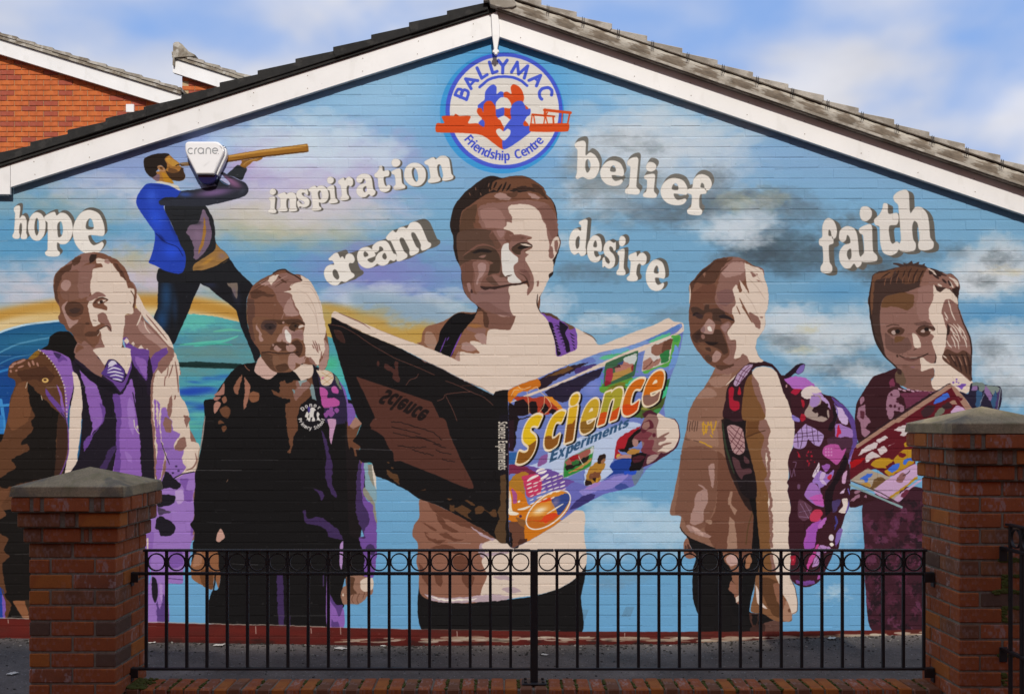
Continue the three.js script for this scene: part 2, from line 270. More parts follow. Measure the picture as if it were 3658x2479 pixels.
// soft, bulging lower-case letters: outlines in a 100 x 100 box, then counters
const SOFT = {
  o: ['50 0 78 8 98 32 100 55 90 82 68 98 48 100 22 92 4 70 0 48 10 20 28 5', '50 20 60 30 63 50 60 72 50 82 40 70 37 50 40 30'],
  e: ['52 0 80 8 96 30 100 52 94 59 50 58 54 72 66 80 82 76 93 72 98 79 86 94 60 100 30 95 8 76 0 50 8 24 28 5', '42 43 43 27 53 19 62 27 64 43'],
  h: ['0 9 14 2 36 0 43 7 43 38 58 29 76 31 90 45 92 80 100 88 97 97 80 100 60 98 57 90 62 80 60 56 52 51 45 60 45 80 51 88 47 98 25 100 6 97 2 90 11 80 11 24 2 17'],
  p: ['2 11 20 3 38 0 44 8 57 2 76 4 94 18 100 38 94 58 77 71 57 72 47 68 47 84 56 91 52 98 30 100 8 97 4 90 13 84 13 24 3 19', '48 27 59 21 66 36 62 53 51 57 47 44'],
  i: ['28 0 60 0 80 8 76 19 50 26 22 23 14 11', '6 39 40 33 70 32 77 40 75 80 95 90 91 98 50 100 8 98 6 90 25 82 25 51 8 47'],
  n: ['0 13 20 4 38 0 44 10 63 0 84 4 94 20 94 76 100 86 96 96 76 100 57 97 57 88 62 78 60 37 52 31 45 40 45 76 51 88 47 97 24 100 4 97 2 88 13 78 13 31 3 23'],
  s: ['80 7 90 3 95 30 84 37 70 24 53 20 45 26 54 37 84 50 98 68 90 90 62 100 34 97 20 92 10 98 4 92 2 66 14 60 28 76 50 83 59 76 46 64 16 52 2 32 14 10 42 0 66 5'],
  r: ['2 13 22 4 42 0 47 14 61 2 80 0 98 12 97 34 80 43 63 37 53 45 51 74 61 86 57 96 28 100 4 97 2 88 15 78 15 33 4 25'],
  a: ['50 0 78 8 88 26 90 70 100 80 94 94 76 100 63 90 44 100 18 98 0 80 4 58 26 44 54 40 52 26 43 21 34 34 18 37 6 28 12 10 30 2', '54 54 54 74 43 80 35 69 40 58'],
  t: ['42 0 57 2 59 20 92 20 97 31 88 42 59 44 59 70 67 78 84 74 94 80 84 94 58 100 30 94 20 76 20 44 4 40 2 30 20 22 34 12'],
  d: ['56 6 80 0 94 4 94 76 100 86 94 96 72 100 58 92 36 98 14 90 0 68 4 44 22 30 44 28 59 33 59 19 48 15 46 9', '51 47 59 54 57 77 46 82 36 68 40 52'],
  m: ['0 13 12 4 24 0 29 10 41 1 53 4 59 12 73 1 88 6 95 22 95 78 100 88 96 97 82 100 71 97 71 88 75 78 73 37 66 31 62 40 62 78 66 88 62 97 48 100 39 97 39 88 43 78 41 37 34 32 29 40 29 78 33 88 30 97 14 100 3 97 2 88 8 78 8 29 2 23'],
  b: ['0 9 14 2 38 0 45 8 45 38 62 30 84 38 100 58 98 78 82 96 56 100 34 94 14 100 6 96 11 82 11 24 2 17', '45 53 54 47 64 58 62 76 52 83 45 73'],
  l: ['4 13 30 3 62 0 73 8 73 78 97 88 92 98 50 100 6 98 6 88 25 78 25 27 6 23'],
  f: ['60 0 86 6 100 22 92 36 75 38 67 24 58 21 55 32 75 34 79 46 55 50 55 80 67 88 63 98 34 100 8 97 6 88 20 80 20 52 4 48 4 38 20 34 24 14 40 3'],
};
function softGlyph(ch, cx, cy, w, h, rot, col, o) {
  const p = PT(cx, cy), c = Math.cos(rot), s = Math.sin(rot), W = w / fs * MS, H = h / fs * MS;
  const C = SOFT[ch].map(t => { const a = t.split(' ').map(Number), P = []; for (let i = 0; i < a.length; i += 2) { const x = (a[i] / 100 - .5) * W, y = (a[i + 1] / 100 - .5) * H; P.push([p[0] + x * c - y * s, p[1] + x * s + y * c]); } return spline(P, true, 7, .46); });
  const put = (dx, dy, k) => { mc.beginPath(); for (const P of C) { P.forEach((q, i) => i ? mc.lineTo(q[0] + dx, q[1] + dy) : mc.moveTo(q[0] + dx, q[1] + dy)); mc.closePath(); } mc.fillStyle = k; mc.fill('evenodd'); };
  if (o.pass === 'shadow') { const d = [o.sh[0] / fs * MS, o.sh[1] / fs * MS], n = Math.max(4, Math.ceil(Math.hypot(...d) / .6)); for (let i = n; i >= 0; i--) put(d[0] * i / n, d[1] * i / n, o.shCol || '#67635c'); } else put(0, 0, col);
}
function word(col, rot, sh, list, o = {}) { for (const pass of ['shadow', 'top']) for (const [ch, x0, x1, y0, y1, r] of list) softGlyph(ch, (x0 + x1) / 2, (y0 + y1) / 2, (x1 - x0) * (o.k || 1.04), (y1 - y0) * (o.k || 1.04), r === undefined ? rot : r, col, { ...o, sh, pass }); }
// a letter fitted to a parallelogram: foot left, foot right, head left
function slant(ch, a, b, c, col, fat = 0, font = 'bold 200px sans-serif', stretch = 0) {
  mc.save(); mc.font = font; const m = mc.measureText(ch), gw = m.actualBoundingBoxLeft + m.actualBoundingBoxRight, gh = m.actualBoundingBoxAscent + m.actualBoundingBoxDescent;
  const A = PT(...a), B = PT(...b), C = PT(...c);
  mc.transform((B[0] - A[0]) / gw, (B[1] - A[1]) / gw, -(C[0] - A[0]) / gh, -(C[1] - A[1]) / gh, A[0], A[1]);
  mc.translate(m.actualBoundingBoxLeft, -m.actualBoundingBoxDescent);
  if (fat) { mc.lineJoin = 'round'; mc.lineWidth = fat; mc.strokeStyle = col; mc.strokeText(ch, 0, 0); }
  mc.fillStyle = col; mc.fillText(ch, 0, 0); mc.restore();
}
function paintBackground() {
  frame(0, 0, 1);
  // graded sky
  const W = muralCanvas.width, H = muralCanvas.height, g = mc.createLinearGradient(0, 0, 0, H);
  const st = [[60, '#5aa9dd'], [330, '#86bce6'], [560, '#8ab4dc'], [760, '#7cb0d4'], [980, '#74a8cc'], [1250, '#82b0ce'], [1500, '#76aace'], [1800, '#70aad2'], [2250, '#6aa6d2']];
  for (const [y, c] of st) g.addColorStop(clamp((y - MY0) / MH), c);
  mc.fillStyle = g; mc.fillRect(0, 0, W, H);
  // brighter glow round the emblem, lavender at the upper slope
  spray('#3f9fdf', .75, 1800, 330, 420, 330); spray('#a9d2ee', .6, 1350, 330, 380, 200, -.3); spray('#a9d3ee', .55, 2350, 330, 420, 170, .35);
  spray('#8f9bd6', .6, 700, 470, 520, 150, -.32); spray('#9aa3da', .55, 420, 620, 360, 130, -.25);
  puffs('#b7a3d6', .2, 1050, 600, 330, 110, 26); puffs('#c59bd0', .16, 980, 580, 160, 60, 12); puffs('#cfe4f2', .28, 1130, 520, 300, 90, 20); puffs('#c8c2e2', .22, 900, 720, 420, 70, 22);
  puffs('#b6b48a', .17, 1080, 800, 300, 60, 26); puffs('#c9c39a', .12, 850, 760, 300, 50, 16); puffs('#d6d3de', .22, 1150, 740, 320, 60, 20);
  puffs('#b5b08c', .13, 250, 760, 260, 60, 14); puffs('#cfd6e4', .2, 420, 700, 240, 40, 10);
  puffs('#4f98c6', .2, 150, 880, 260, 120, 14); puffs('#5c9cc9', .2, 900, 980, 420, 90, 16);
  puffs('#c8c6d6', .25, 480, 970, 240, 70, 22); puffs('#d0bfca', .2, 560, 1000, 140, 60, 12); puffs('#d3cfd8', .26, 130, 1040, 240, 60, 18); puffs('#b8b089', .14, 470, 940, 120, 60, 10);
  puffs('#7b8cc9', .25, 1380, 1010, 330, 90, 20); puffs('#8a83c6', .16, 1330, 960, 200, 60, 10); puffs('#d3dde6', .26, 1420, 1090, 260, 50, 26); puffs('#9fb3bd', .2, 1480, 1120, 220, 50, 16);
  // golden shore
  mc.filter = 'blur(5px)';
  poly('#e3d6b0', '-100 1150 0 1120 200 1075 520 1060 700 1064 850 1092 960 1140 1000 1200 880 1180 700 1136 560 1128 330 1150 200 1150 80 1165 -100 1230', 0);
  poly('#c09140', '-100 1135 0 1106 120 1084 210 1072 330 1064 520 1056 700 1066 800 1086 900 1128 900 1160 800 1132 690 1112 560 1096 330 1090 200 1106 100 1122 0 1146 -100 1180', 0);
  poly('#bf9748', '1140 1090 1180 1085 1290 1110 1380 1150 1340 1260 1180 1250 1140 1200', 0); poly('#c4a052', '1250 1130 1340 1150 1440 1180 1530 1165 1540 1230 1450 1240 1300 1200', 0);
  mc.filter = 'none';
  mc.filter = 'blur(8px)'; mc.globalAlpha = .8; poly('#8aa9c2', '1250 1040 1400 1050 1540 1080 1620 1130 1500 1160 1380 1140 1260 1100', 0); mc.globalAlpha = 1; mc.filter = 'none';
  spray('#c59a4a', .8, 250, 1105, 480, 46, -.04); spray('#bf9040', .7, 640, 1080, 380, 48, .12); spray('#d8b878', .8, 120, 1150, 300, 30, -.16); spray('#e2cf9a', .7, 740, 1150, 260, 30, .12);
  spray('#d9c37e', .45, 800, 1035, 160, 60); puffs('#c0a25c', .26, 1250, 1185, 220, 40, 18); puffs('#b3a76c', .22, 1160, 1135, 180, 36, 12); puffs('#bf9a48', .3, 1450, 1190, 110, 26, 10); puffs('#c0a050', .35, 1180, 1220, 50, 50, 8);
  // sea on the outer side, with the ship's sheer lines
  poly('#1e5b8a', '-60 1220 0 1186 90 1160 210 1146 330 1160 330 1700 -60 1800', 1);
  within('-60 1222 0 1188 90 1162 210 1148 330 1160 330 1700 -60 1800', () => {
    spray('#2a6f93', .8, 120, 1215, 260, 50, -.1); spray('#143f86', .9, 60, 1340, 240, 90); spray('#0f3f8e', .9, 40, 1470, 200, 200); spray('#1a57a4', .7, 20, 1600, 160, 160);
    stroke('#4f8fb4', 6, '-60 1290 60 1230 180 1206'); stroke('#3f7fae', 4, '-60 1330 40 1280 140 1262');
    stroke('#2f7cc0', 9, '-10 1330 30 1318 70 1305'); stroke('#3f8fcf', 10, '-40 1452 20 1448 70 1440'); stroke('#3f8fcf', 12, '0 1430 10 1500 14 1560'); stroke('#2f79bf', 16, '0 1490 4 1590 -4 1700');
  });
  stroke('#b9d6e6', 7, '-60 1218 0 1186 90 1160 212 1146');
  // lagoon between the legs and the children
  poly('#4f9fae', '560 1180 640 1125 760 1130 900 1160 1100 1190 1300 1260 1320 1700 560 1700', 1);
  within('560 1180 640 1125 760 1130 900 1160 1100 1190 1300 1260 1320 1700 560 1700', () => {
    puffs('#5fbfb4', .4, 720, 1160, 160, 30, 10); puffs('#4a8aa6', .4, 740, 1220, 160, 30, 14); puffs('#5a9aa0', .4, 780, 1190, 120, 20, 10); puffs('#66908f', .35, 790, 1270, 170, 36, 16);
    brush('#5cc2ae', 12, '640 1232 720 1226 800 1218 850 1200'); brush('#62b9a4', 10, '760 1185 820 1178 862 1182'); brush('#4fb6a8', 8, '690 1238 760 1228 830 1232');
    spray('#5a94a4', .8, 760, 1290, 200, 26);
    hard('#17302f', '630 1296 700 1292 860 1300 880 1312 830 1318 640 1312', .8);
    for (let i = 0; i < 46; i++) { const c = ['#2a62b8', '#4fb3b8', '#2450b4', '#66bfae', '#3f93b4'][i % 5]; spray(c, .75, 640 + mr() * 210, 1335 + mr() * 200, 30 + mr() * 60, 6 + mr() * 12, (mr() - .5) * .2); }
    spray('#1f45b4', .9, 690, 1400, 120, 24); spray('#2146b2', .9, 730, 1455, 80, 22); spray('#56b0a0', .8, 690, 1520, 120, 26); spray('#4aa6ae', .9, 700, 1580, 120, 40);
    spray('#49c08e', .9, 1180, 1300, 60, 50); spray('#4fc3ae', .8, 1205, 1350, 60, 60); spray('#3f98d0', 1, 1240, 1450, 50, 120);
  });
  // storm cloud on the other side
  const grey = (x, y, rx, ry, n, a = .2, c = '#5a6770') => puffs(c, a * .5, x, y, rx, ry, n, .33);
  puffs('#d3dfe8', .26, 2330, 500, 320, 90, 30); puffs('#cbd9e4', .24, 2150, 700, 180, 60, 14); puffs('#c3d2df', .2, 2480, 640, 200, 80, 12);
  grey(2220, 500, 120, 36, 12, .14); grey(2330, 520, 60, 30, 8, .16); grey(2070, 700, 70, 30, 10, .2); grey(2180, 640, 200, 40, 18, .2, '#6b716f'); grey(2340, 760, 220, 34, 26, .24); grey(2520, 720, 120, 60, 24, .2); grey(2560, 640, 60, 40, 12, .18); grey(2090, 560, 50, 60, 12, .18, '#80827c');
  grey(2760, 720, 140, 40, 22, .24); grey(2830, 760, 110, 40, 18, .24); grey(2700, 860, 120, 50, 26, .3, '#46535d'); grey(2780, 930, 160, 36, 26, .3, '#3d4a55'); grey(2880, 900, 120, 60, 22, .28, '#45525c'); grey(2620, 930, 90, 24, 14, .2); grey(3010, 820, 60, 40, 14, .25); grey(3060, 760, 60, 26, 8, .2); grey(3160, 960, 120, 40, 22, .3, '#4a5862'); grey(3060, 960, 80, 30, 14, .25); grey(3420, 900, 70, 24, 14, .25); grey(3300, 900, 90, 30, 14, .22);
  puffs('#c9c39a', .12, 2700, 720, 100, 40, 8); puffs('#d4e0ea', .26, 2600, 830, 120, 40, 12); puffs('#cfdce6', .2, 2700, 790, 160, 40, 12);
  // white cumulus at the far right
  puffs('#c9d5de', .3, 3560, 930, 130, 70, 30); puffs('#d6dfe6', .28, 3500, 1000, 120, 50, 22); grey(3580, 930, 60, 34, 14, .22); puffs('#d8cba8', .16, 3590, 975, 70, 16, 8); grey(3520, 1010, 70, 24, 10, .2);
  spray('#4f92c4', .8, 3560, 1130, 260, 90); puffs('#c6d4e0', .26, 3560, 1230, 130, 70, 30); puffs('#d0dbe4', .26, 3620, 1350, 110, 70, 26); grey(3540, 1260, 60, 40, 14, .22); grey(3600, 1400, 90, 40, 18, .2); grey(3500, 1420, 60, 50, 10, .16);
  puffs('#c4d4e0', .28, 3060, 1180, 90, 70, 26); grey(3050, 1240, 60, 30, 10, .2); grey(3060, 1310, 130, 30, 20, .22); puffs('#c9d7e1', .26, 3080, 1350, 90, 40, 16); spray('#5a9ac9', .7, 3000, 1040, 180, 60);
  puffs('#c9d7e2', .3, 2830, 1140, 140, 44, 30); puffs('#ccd8e0', .28, 2900, 1210, 140, 44, 26); grey(2790, 1220, 80, 24, 16, .2); grey(2880, 1230, 90, 20, 14, .2); puffs('#cdbf83', .14, 2890, 1170, 60, 16, 6); puffs('#cdbf83', .12, 2880, 1255, 60, 12, 6); puffs('#c9d8e4', .2, 2930, 1290, 120, 30, 14); grey(2940, 1310, 110, 26, 16, .18);
  puffs('#b7cede', .25, 2800, 1400, 120, 40, 10); spray('#6aa6cf', .6, 2700, 1310, 200, 60);
  grey(2140, 970, 110, 30, 16, .16); grey(2030, 960, 60, 40, 10, .16); puffs('#c4d6e3', .22, 2060, 860, 130, 30, 10); grey(2400, 1130, 80, 30, 10, .14); puffs('#cddbe5', .2, 2200, 1150, 120, 26, 8); puffs('#b9cfe0', .3, 1960, 1080, 60, 60, 10);
  // fair-weather wisps low down
  puffs('#b4d3e8', .3, 2240, 1880, 170, 60, 26, .3); puffs('#a7cbe6', .25, 2150, 1950, 160, 40, 12); puffs('#a9cbe2', .3, 2390, 1940, 60, 50, 10); grey(2200, 2080, 70, 20, 10, .16, '#6d7f88'); grey(2260, 2060, 50, 16, 6, .16, '#6d7f88');
  puffs('#b4d0e4', .28, 3000, 1860, 60, 80, 12); puffs('#b9d3e4', .3, 2980, 2120, 50, 20, 8); puffs('#a9cae2', .2, 2990, 1780, 60, 60, 8); puffs('#b5d2e6', .25, 2420, 1860, 40, 60, 8);
  // rubbed marks
  for (const [x, y] of [[2243, 2185], [2080, 2195]]) for (let i = 0; i < 8; i++) { mc.globalAlpha = .35; stroke('#4d5a60', 2.4, `${x - 20 + i * 4} ${y + 18} ${x - 6 + i * 4} ${y - 16}`); mc.globalAlpha = 1; }
}
function paintWords() {
  const ww = '#ece8e0';
  frame(0, 700, 2.5);
  word(ww, .02, [24, -22], [['h', 112, 242, 92, 380, .06], ['o', 247, 398, 150, 396], ['p', 390, 640, 150, 535, .0], ['e', 650, 925, 132, 510]]);
  frame(900, 500, 2.812);
  word(ww, -.12, [20, 8], [['i', 160, 250, 495, 730, .05], ['n', 258, 450, 530, 715, .0], ['s', 445, 572, 495, 675], ['p', 575, 768, 460, 702], ['i', 752, 850, 375, 632], ['r', 872, 1020, 378, 600], ['a', 1045, 1228, 342, 568], ['t', 1232, 1388, 262, 522], ['i', 1398, 1528, 196, 492], ['o', 1530, 1742, 232, 462, -.2], ['n', 1748, 2005, 170, 415, -.16]]);
  word(ww, -.42, [92, -28], [['d', 722, 930, 1170, 1448], ['r', 890, 1050, 1165, 1382], ['e', 1065, 1236, 1086, 1282], ['a', 1225, 1418, 1020, 1238], ['m', 1395, 1745, 870, 1150]], { k: 1.12 });
  frame(2000, 450, 2.5);
  word(ww, .08, [22, -38], [['b', 135, 350, 140, 470, .02], ['e', 365, 570, 312, 530], ['l', 592, 728, 282, 605], ['i', 748, 880, 332, 636, .06], ['e', 905, 1140, 468, 702], ['f', 1140, 1350, 436, 792, .06]], { shCol: '#77756f' });
  word(ww, .08, [34, -14], [['d', 90, 244, 832, 1154], ['e', 246, 374, 980, 1214], ['s', 386, 500, 1028, 1270], ['i', 512, 598, 992, 1328, .05], ['r', 608, 768, 1135, 1386], ['e', 772, 940, 1198, 1468]]);
  frame(2658, 300, 2.25);
  word('#e2ddd6', -.08, [42, 20], [['f', 606, 752, 1086, 1512, -.04], ['a', 766, 940, 1148, 1474], ['i', 925, 1068, 995, 1424, -.06], ['t', 1055, 1255, 966, 1372, -.06], ['h', 1226, 1508, 856, 1335]]);
}
function paintEmblem() {
  frame(1400, 0, 2.25);
  const bl = '#4a5fd8', or = '#d9501c', cream = '#e6e2da';
  dot('#3f9fe0', 885, 905, 500, 490); spray('#3f9fe0', .5, 900, 900, 640, 600);
  dot(bl, 902, 890, 472, 468); dot(cream, 904, 890, 440, 436);
  spray('#cfc8c0', .5, 905, 1180, 330, 160);
  // ring of letters
  const arcText = (chars, r, up) => { for (const [ch, x, y, rot, w, h] of chars) glyph(ch, x, y, w, h, rot, bl, { font: 'bold SIZEpx sans-serif', fat: up }); };
  const A = (list, fn) => list.forEach(fn);
  const L = (col, w, s) => stroke(col, w, s, 0);
  // BALLYMAC in rounded strokes
  L(bl, 24, '508 762 600 800'); stroke(bl, 23, '508 762 530 718 562 722 560 760 548 782'); stroke(bl, 23, '556 752 580 722 612 735 612 765 598 802');
  L(bl, 25, '592 634 636 712'); L(bl, 25, '592 634 690 648'); L(bl, 20, '622 692 664 648');
  L(bl, 26, '684 546 722 628'); L(bl, 24, '722 628 766 600');
  L(bl, 26, '784 500 810 586'); L(bl, 24, '810 586 846 574');
  L(bl, 26, '856 486 892 530'); L(bl, 26, '926 484 892 530'); L(bl, 26, '892 530 890 586');
  L(bl, 25, '962 580 1008 500'); L(bl, 24, '1008 500 1018 596'); L(bl, 24, '1018 596 1092 530'); L(bl, 25, '1092 530 1064 628');
  L(bl, 25, '1102 646 1196 606'); L(bl, 25, '1196 606 1162 690'); L(bl, 20, '1150 630 1178 656');
  stroke(bl, 25, '1284 764 1286 724 1254 704 1206 716 1186 746 1190 782 1206 796');
  stroke(bl, 22, '706 700 770 645 840 620 905 616 980 624 1040 650 1086 688');
  // linked figures and open hands
  poly(bl, '745 800 748 745 775 700 815 678 840 700 842 755 872 735 898 745 898 780 850 812 835 850 838 950 812 900 760 860 735 900 700 880 690 850 720 820', .3);
  poly(or, '900 745 925 735 960 755 955 700 975 676 1015 690 1050 735 1062 790 1055 830 1090 860 1112 900 1080 930 1000 960 950 960 905 930 898 870 950 870 955 830 930 790 900 780', .3);
  poly(bl, '838 880 898 862 898 930 838 960', .2);
  poly(or, '735 905 738 840 765 812 800 815 832 860 838 930 870 965 898 1010 900 1200 715 1085 358 1062 358 992 420 990 400 935 500 930 508 914 540 932 632 934 612 990 690 992 740 1020 715 985 722 950 700 930 682 900 690 870 720 870', .3);
  poly(bl, '952 900 965 845 1000 815 1045 812 1070 850 1080 880 1112 872 1112 920 1085 940 1065 985 1100 1010 1115 1060 900 1200 898 1040 940 975 958 950', .3);
  poly(or, '1112 992 1150 996 1420 992 1412 1056 1112 1056', .2); poly(or, '1055 1000 1068 970 1090 990 1100 1010 1070 1015', .2); poly(bl, '695 990 725 960 745 980 738 1020', .2);
  poly(cream, '842 1040 868 1034 898 1056 930 1034 952 1048 948 1085 900 1130 855 1090 838 1062', .2); poly(cream, '838 820 880 782 930 800 956 830 958 865 900 862 840 878 835 845', .2); poly(cream, '850 952 900 930 948 960 940 975 900 1018 870 965', .2);
  // shipyard cranes
  const k = (w, s) => L(or, w, s);
  k(15, '1128 920 1306 936'); k(10, '1128 920 1118 992'); k(10, '1140 930 1150 992'); k(10, '1232 935 1222 990'); k(10, '1236 935 1250 990'); k(14, '1296 936 1300 990');
  k(22, '1226 884 1436 906'); k(18, '1232 880 1228 935'); k(10, '1372 900 1366 990'); k(13, '1432 900 1414 992'); k(12, '1250 905 1230 935');
  // lower line of letters, feet towards the rim
  const t = 'Friendship Centre', cx = 905, cy = 885, R = 368; mc.save();
  let a0 = 2.52, a1 = .655; const wd = { F: .8, r: .6, i: .45, e: .95, n: .95, d: 1, s: .85, h: .95, p: 1, ' ': .75, C: 1.15, t: .65 }; let tot = 0; for (const ch of t) tot += wd[ch] || 1; let acc = 0;
  for (const ch of t) { const w = wd[ch] || 1, a = a0 + (a1 - a0) * ((acc + w / 2) / tot); acc += w; if (ch === ' ') continue; const p = PT(cx + R * Math.cos(a), cy + R * Math.sin(a)); mc.save(); mc.translate(p[0], p[1]); mc.rotate(a - Math.PI / 2); mc.scale(.23, .245); mc.font = 'bold 100px sans-serif'; mc.textAlign = 'center'; mc.fillStyle = mc.strokeStyle = '#4152cf'; mc.lineWidth = 2; mc.fillText(ch, 0, 36); mc.restore(); }
  mc.restore();
}
// paint colours of the posterised children
const CR = '#ddccbd', P1 = '#a9877e', P2 = '#8b665c', B1 = '#78513f', B2 = '#573a2d', B3 = '#35251f', BK = '#151213', LP = '#8d62b4', MP = '#6a4594', DP = '#3f2c58';
function paintMan() {
  // trousers
  frame(0, 700, 2.5);
  poly('#17181e', '1410 650 1440 660 1590 695 1700 660 1800 650 1790 770 1730 900 1690 1010 1650 1100 1600 1210 1545 1325 1480 1250 1390 1130 1368 1090 1400 1000 1405 900 1408 780');
  within('1410 650 1440 660 1590 695 1700 660 1790 650 1790 770 1730 900 1690 1010 1650 1100 1600 1210 1545 1325 1480 1250 1390 1130 1368 1090 1400 1000 1405 900 1408 780', () => { spray('#234a76', .85, 1480, 900, 90, 260); spray('#1f4a7c', .8, 1440, 1110, 90, 160); spray('#26436a', .5, 1560, 1000, 40, 200); });
  frame(600, 900, 2.625);
  poly('#18181d', '300 290 340 205 480 150 565 62 640 160 720 240 800 325 760 380 735 450 735 600 745 700 790 820 830 880 865 930 850 1000 815 1035 790 960 740 840 680 700 650 600 635 550 560 480 450 400 380 335');
  within('300 290 340 205 480 150 565 62 640 160 720 240 800 325 760 380 735 450 735 600 745 700 790 820 830 880 865 930 850 1000 815 1035 790 960 740 840 680 700 650 600 635 550 560 480 450 400 380 335', () => { spray('#2b3350', .7, 380, 290, 120, 60, .5); spray('#2a2f44', .5, 640, 420, 60, 160, -.2); });
  poly('#776a60', '482 150 560 80 615 165 640 250 652 330 640 440 615 400 590 340 560 312 530 262 508 200'); spray('#6d5f74', .6, 620, 380, 30, 70, -.2);
  // torso and jacket
  frame(450, 450, 2.864);
  poly('#1c1d21', '330 1460 480 1500 700 1470 1040 1360 1080 1420 1120 1480 1240 1600 330 1600');
  poly('#222428', '400 800 800 812 850 880 890 960 905 1050 915 1190 960 1250 1010 1290 1052 1352 1000 1400 800 1475 690 1480 560 1500 560 1300 470 1020 395 870');
  within('400 800 800 812 850 880 890 960 905 1050 915 1190 960 1250 1010 1290 1052 1352 1000 1400 800 1475 690 1480 560 1500 560 1300 470 1020 395 870', () => {
    poly('#776379', '785 850 835 930 862 1020 872 1110 850 1205 800 1290 720 1372 690 1350 690 1250 655 1150 612 1085 650 1015 720 1000 755 940', 1); spray('#222428', .85, 700, 985, 110, 40, .1); spray('#8e7590', .5, 730, 1120, 70, 110);
    poly('#a37636', '795 930 815 1050 802 1150 778 1240 738 1310 748 1240 775 1140 788 1040', 1);
    poly('#9c7542', '685 1482 690 1420 800 1345 905 1265 922 1195 965 1250 1012 1290 1052 1352 1000 1400 900 1440 800 1472'); spray('#c9923a', .8, 830, 1385, 110, 28, -.55); spray('#87706f', .8, 980, 1330, 70, 60); spray('#6a4f2a', .7, 730, 1450, 90, 24, -.2);
    stroke('#2a2526', 14, '690 1390 790 1330 870 1250 905 1160');
    stroke('#17181b', 8, '470 915 600 920 740 905');
  });
  stroke('#1a1a1d', 13, '800 1480 920 1435 1050 1355');
  poly('#2342b4', '205 595 260 585 340 590 420 605 500 640 560 665 640 672 720 690 640 730 540 740 440 752 400 790 380 830 405 890 440 960 480 1050 520 1130 550 1210 595 1290 608 1370 600 1440 580 1490 540 1512 460 1500 380 1475 300 1430 228 1395 250 1340 275 1250 290 1160 288 1090 250 1030 200 960 150 890 115 830 100 780 110 720 140 665 180 615');
  within('205 595 260 585 340 590 420 605 500 640 560 665 640 672 720 690 640 730 540 740 440 752 400 790 380 830 405 890 440 960 480 1050 520 1130 550 1210 595 1290 608 1370 600 1440 580 1490 540 1512 460 1500 380 1475 300 1430 228 1395 250 1340 275 1250 290 1160 288 1090 250 1030 200 960 150 890 115 830 100 780 110 720 140 665 180 615', () => { spray('#2b55e0', .85, 300, 950, 110, 200, -.3); spray('#2a55e4', .8, 460, 1280, 130, 120, .5); spray('#3b63e2', .7, 260, 720, 100, 110); spray('#14226a', .9, 360, 1150, 30, 90, -.7); spray('#16276e', .9, 470, 1000, 50, 240, -.35); spray('#1a2f88', .8, 330, 610, 160, 20, .1); stroke('#101c58', 7, '300 1100 400 1190 520 1240 580 1330'); });
  // raised arm
  poly('#2c2f3a', '330 770 400 730 520 725 560 668 700 650 850 625 960 605 1060 602 1050 570 1000 520 945 460 1000 478 1080 520 1170 560 1215 580 1245 625 1250 665 1215 715 1130 745 1000 780 900 800 800 818 600 818 420 818 340 805');
  within('330 770 400 730 520 725 560 668 700 650 850 625 960 605 1060 602 1050 570 1000 520 945 460 1000 478 1080 520 1170 560 1215 580 1245 625 1250 665 1215 715 1130 745 1000 780 900 800 800 818 600 818 420 818 340 805', () => { spray('#7d6192', 1, 900, 680, 280, 62, -.13); spray('#8a5f86', 1, 1090, 580, 150, 60, .5); spray('#9a6a92', .7, 1040, 540, 100, 26, .55); spray('#3f59a8', .9, 600, 700, 110, 40, .05); spray('#3d4150', .9, 1190, 660, 70, 40, -.7); });
  poly('#2a2f38', '888 552 918 500 950 540 1050 612 935 612'); stroke('#5a7fae', 6, '935 530 990 580 1040 606');
  poly('#2b2f34', '1035 495 1090 440 1140 400 1235 435 1215 490 1180 555 1110 525');
  poly('#96682c', '1172 355 1230 345 1330 330 1395 318 1385 340 1345 358 1300 364 1255 400 1215 430 1165 405 1182 372'); stroke('#c39a56', 6, '1200 400 1235 365 1290 348 1340 340'); stroke('#5b3b1c', 5, '1180 385 1215 355 1260 345');
  // telescope tube
  hard('#9b6a26', '1000 310 1200 272 1400 242 1600 215 1850 182 1865 210 1862 265 1600 296 1400 318 1200 346 985 376');
  within('1000 310 1200 272 1400 242 1600 215 1850 182 1865 210 1862 265 1600 296 1400 318 1200 346 985 376', () => { stroke('#c48f42', 22, '1000 325 1200 288 1400 260 1600 234 1850 202'); stroke('#5a3815', 16, '990 372 1200 340 1400 312 1600 290 1860 262'); stroke('#d5a85c', 6, '1010 320 1300 270 1600 228 1850 196'); stroke('#7a4e1c', 4, '1838 184 1850 225 1848 268'); }, .12);
  hard('#7d6142', '548 378 640 368 655 405 560 412'); stroke('#b39a78', 6, '560 385 640 378');
  // head
  poly('#a87538', '436 292 470 325 545 380 540 400 560 420 585 435 580 450 600 500 602 525 588 548 545 564 500 560 470 555 480 590 430 580 370 570 305 562 262 527 310 490 300 470 398 445 392 345 400 320');
  poly('#7e646e', '262 527 312 492 340 500 335 562 305 562'); poly('#c3923f', '430 308 480 345 540 384 520 405 470 410 430 380 405 350'); poly('#b98426', '360 480 410 490 470 560 482 592 430 582 390 570');
  poly('#3f2c1e', '398 455 430 470 480 480 520 470 548 455 556 425 586 436 580 450 600 500 600 525 585 548 545 564 500 560 465 552 425 510'); poly('#6d4a2a', '430 430 500 440 530 470 480 480 430 470');
  stroke('#2c1d14', 9, '505 408 535 392 560 396'); stroke('#2c1d14', 7, '560 400 588 405'); stroke('#2a1c14', 6, '575 452 588 455');
  poly('#261d18', '175 375 185 330 230 305 300 285 370 278 425 280 442 292 405 318 392 345 415 385 412 420 400 448 388 432 365 405 338 402 318 420 322 445 300 470 312 490 262 527 215 492 190 455');
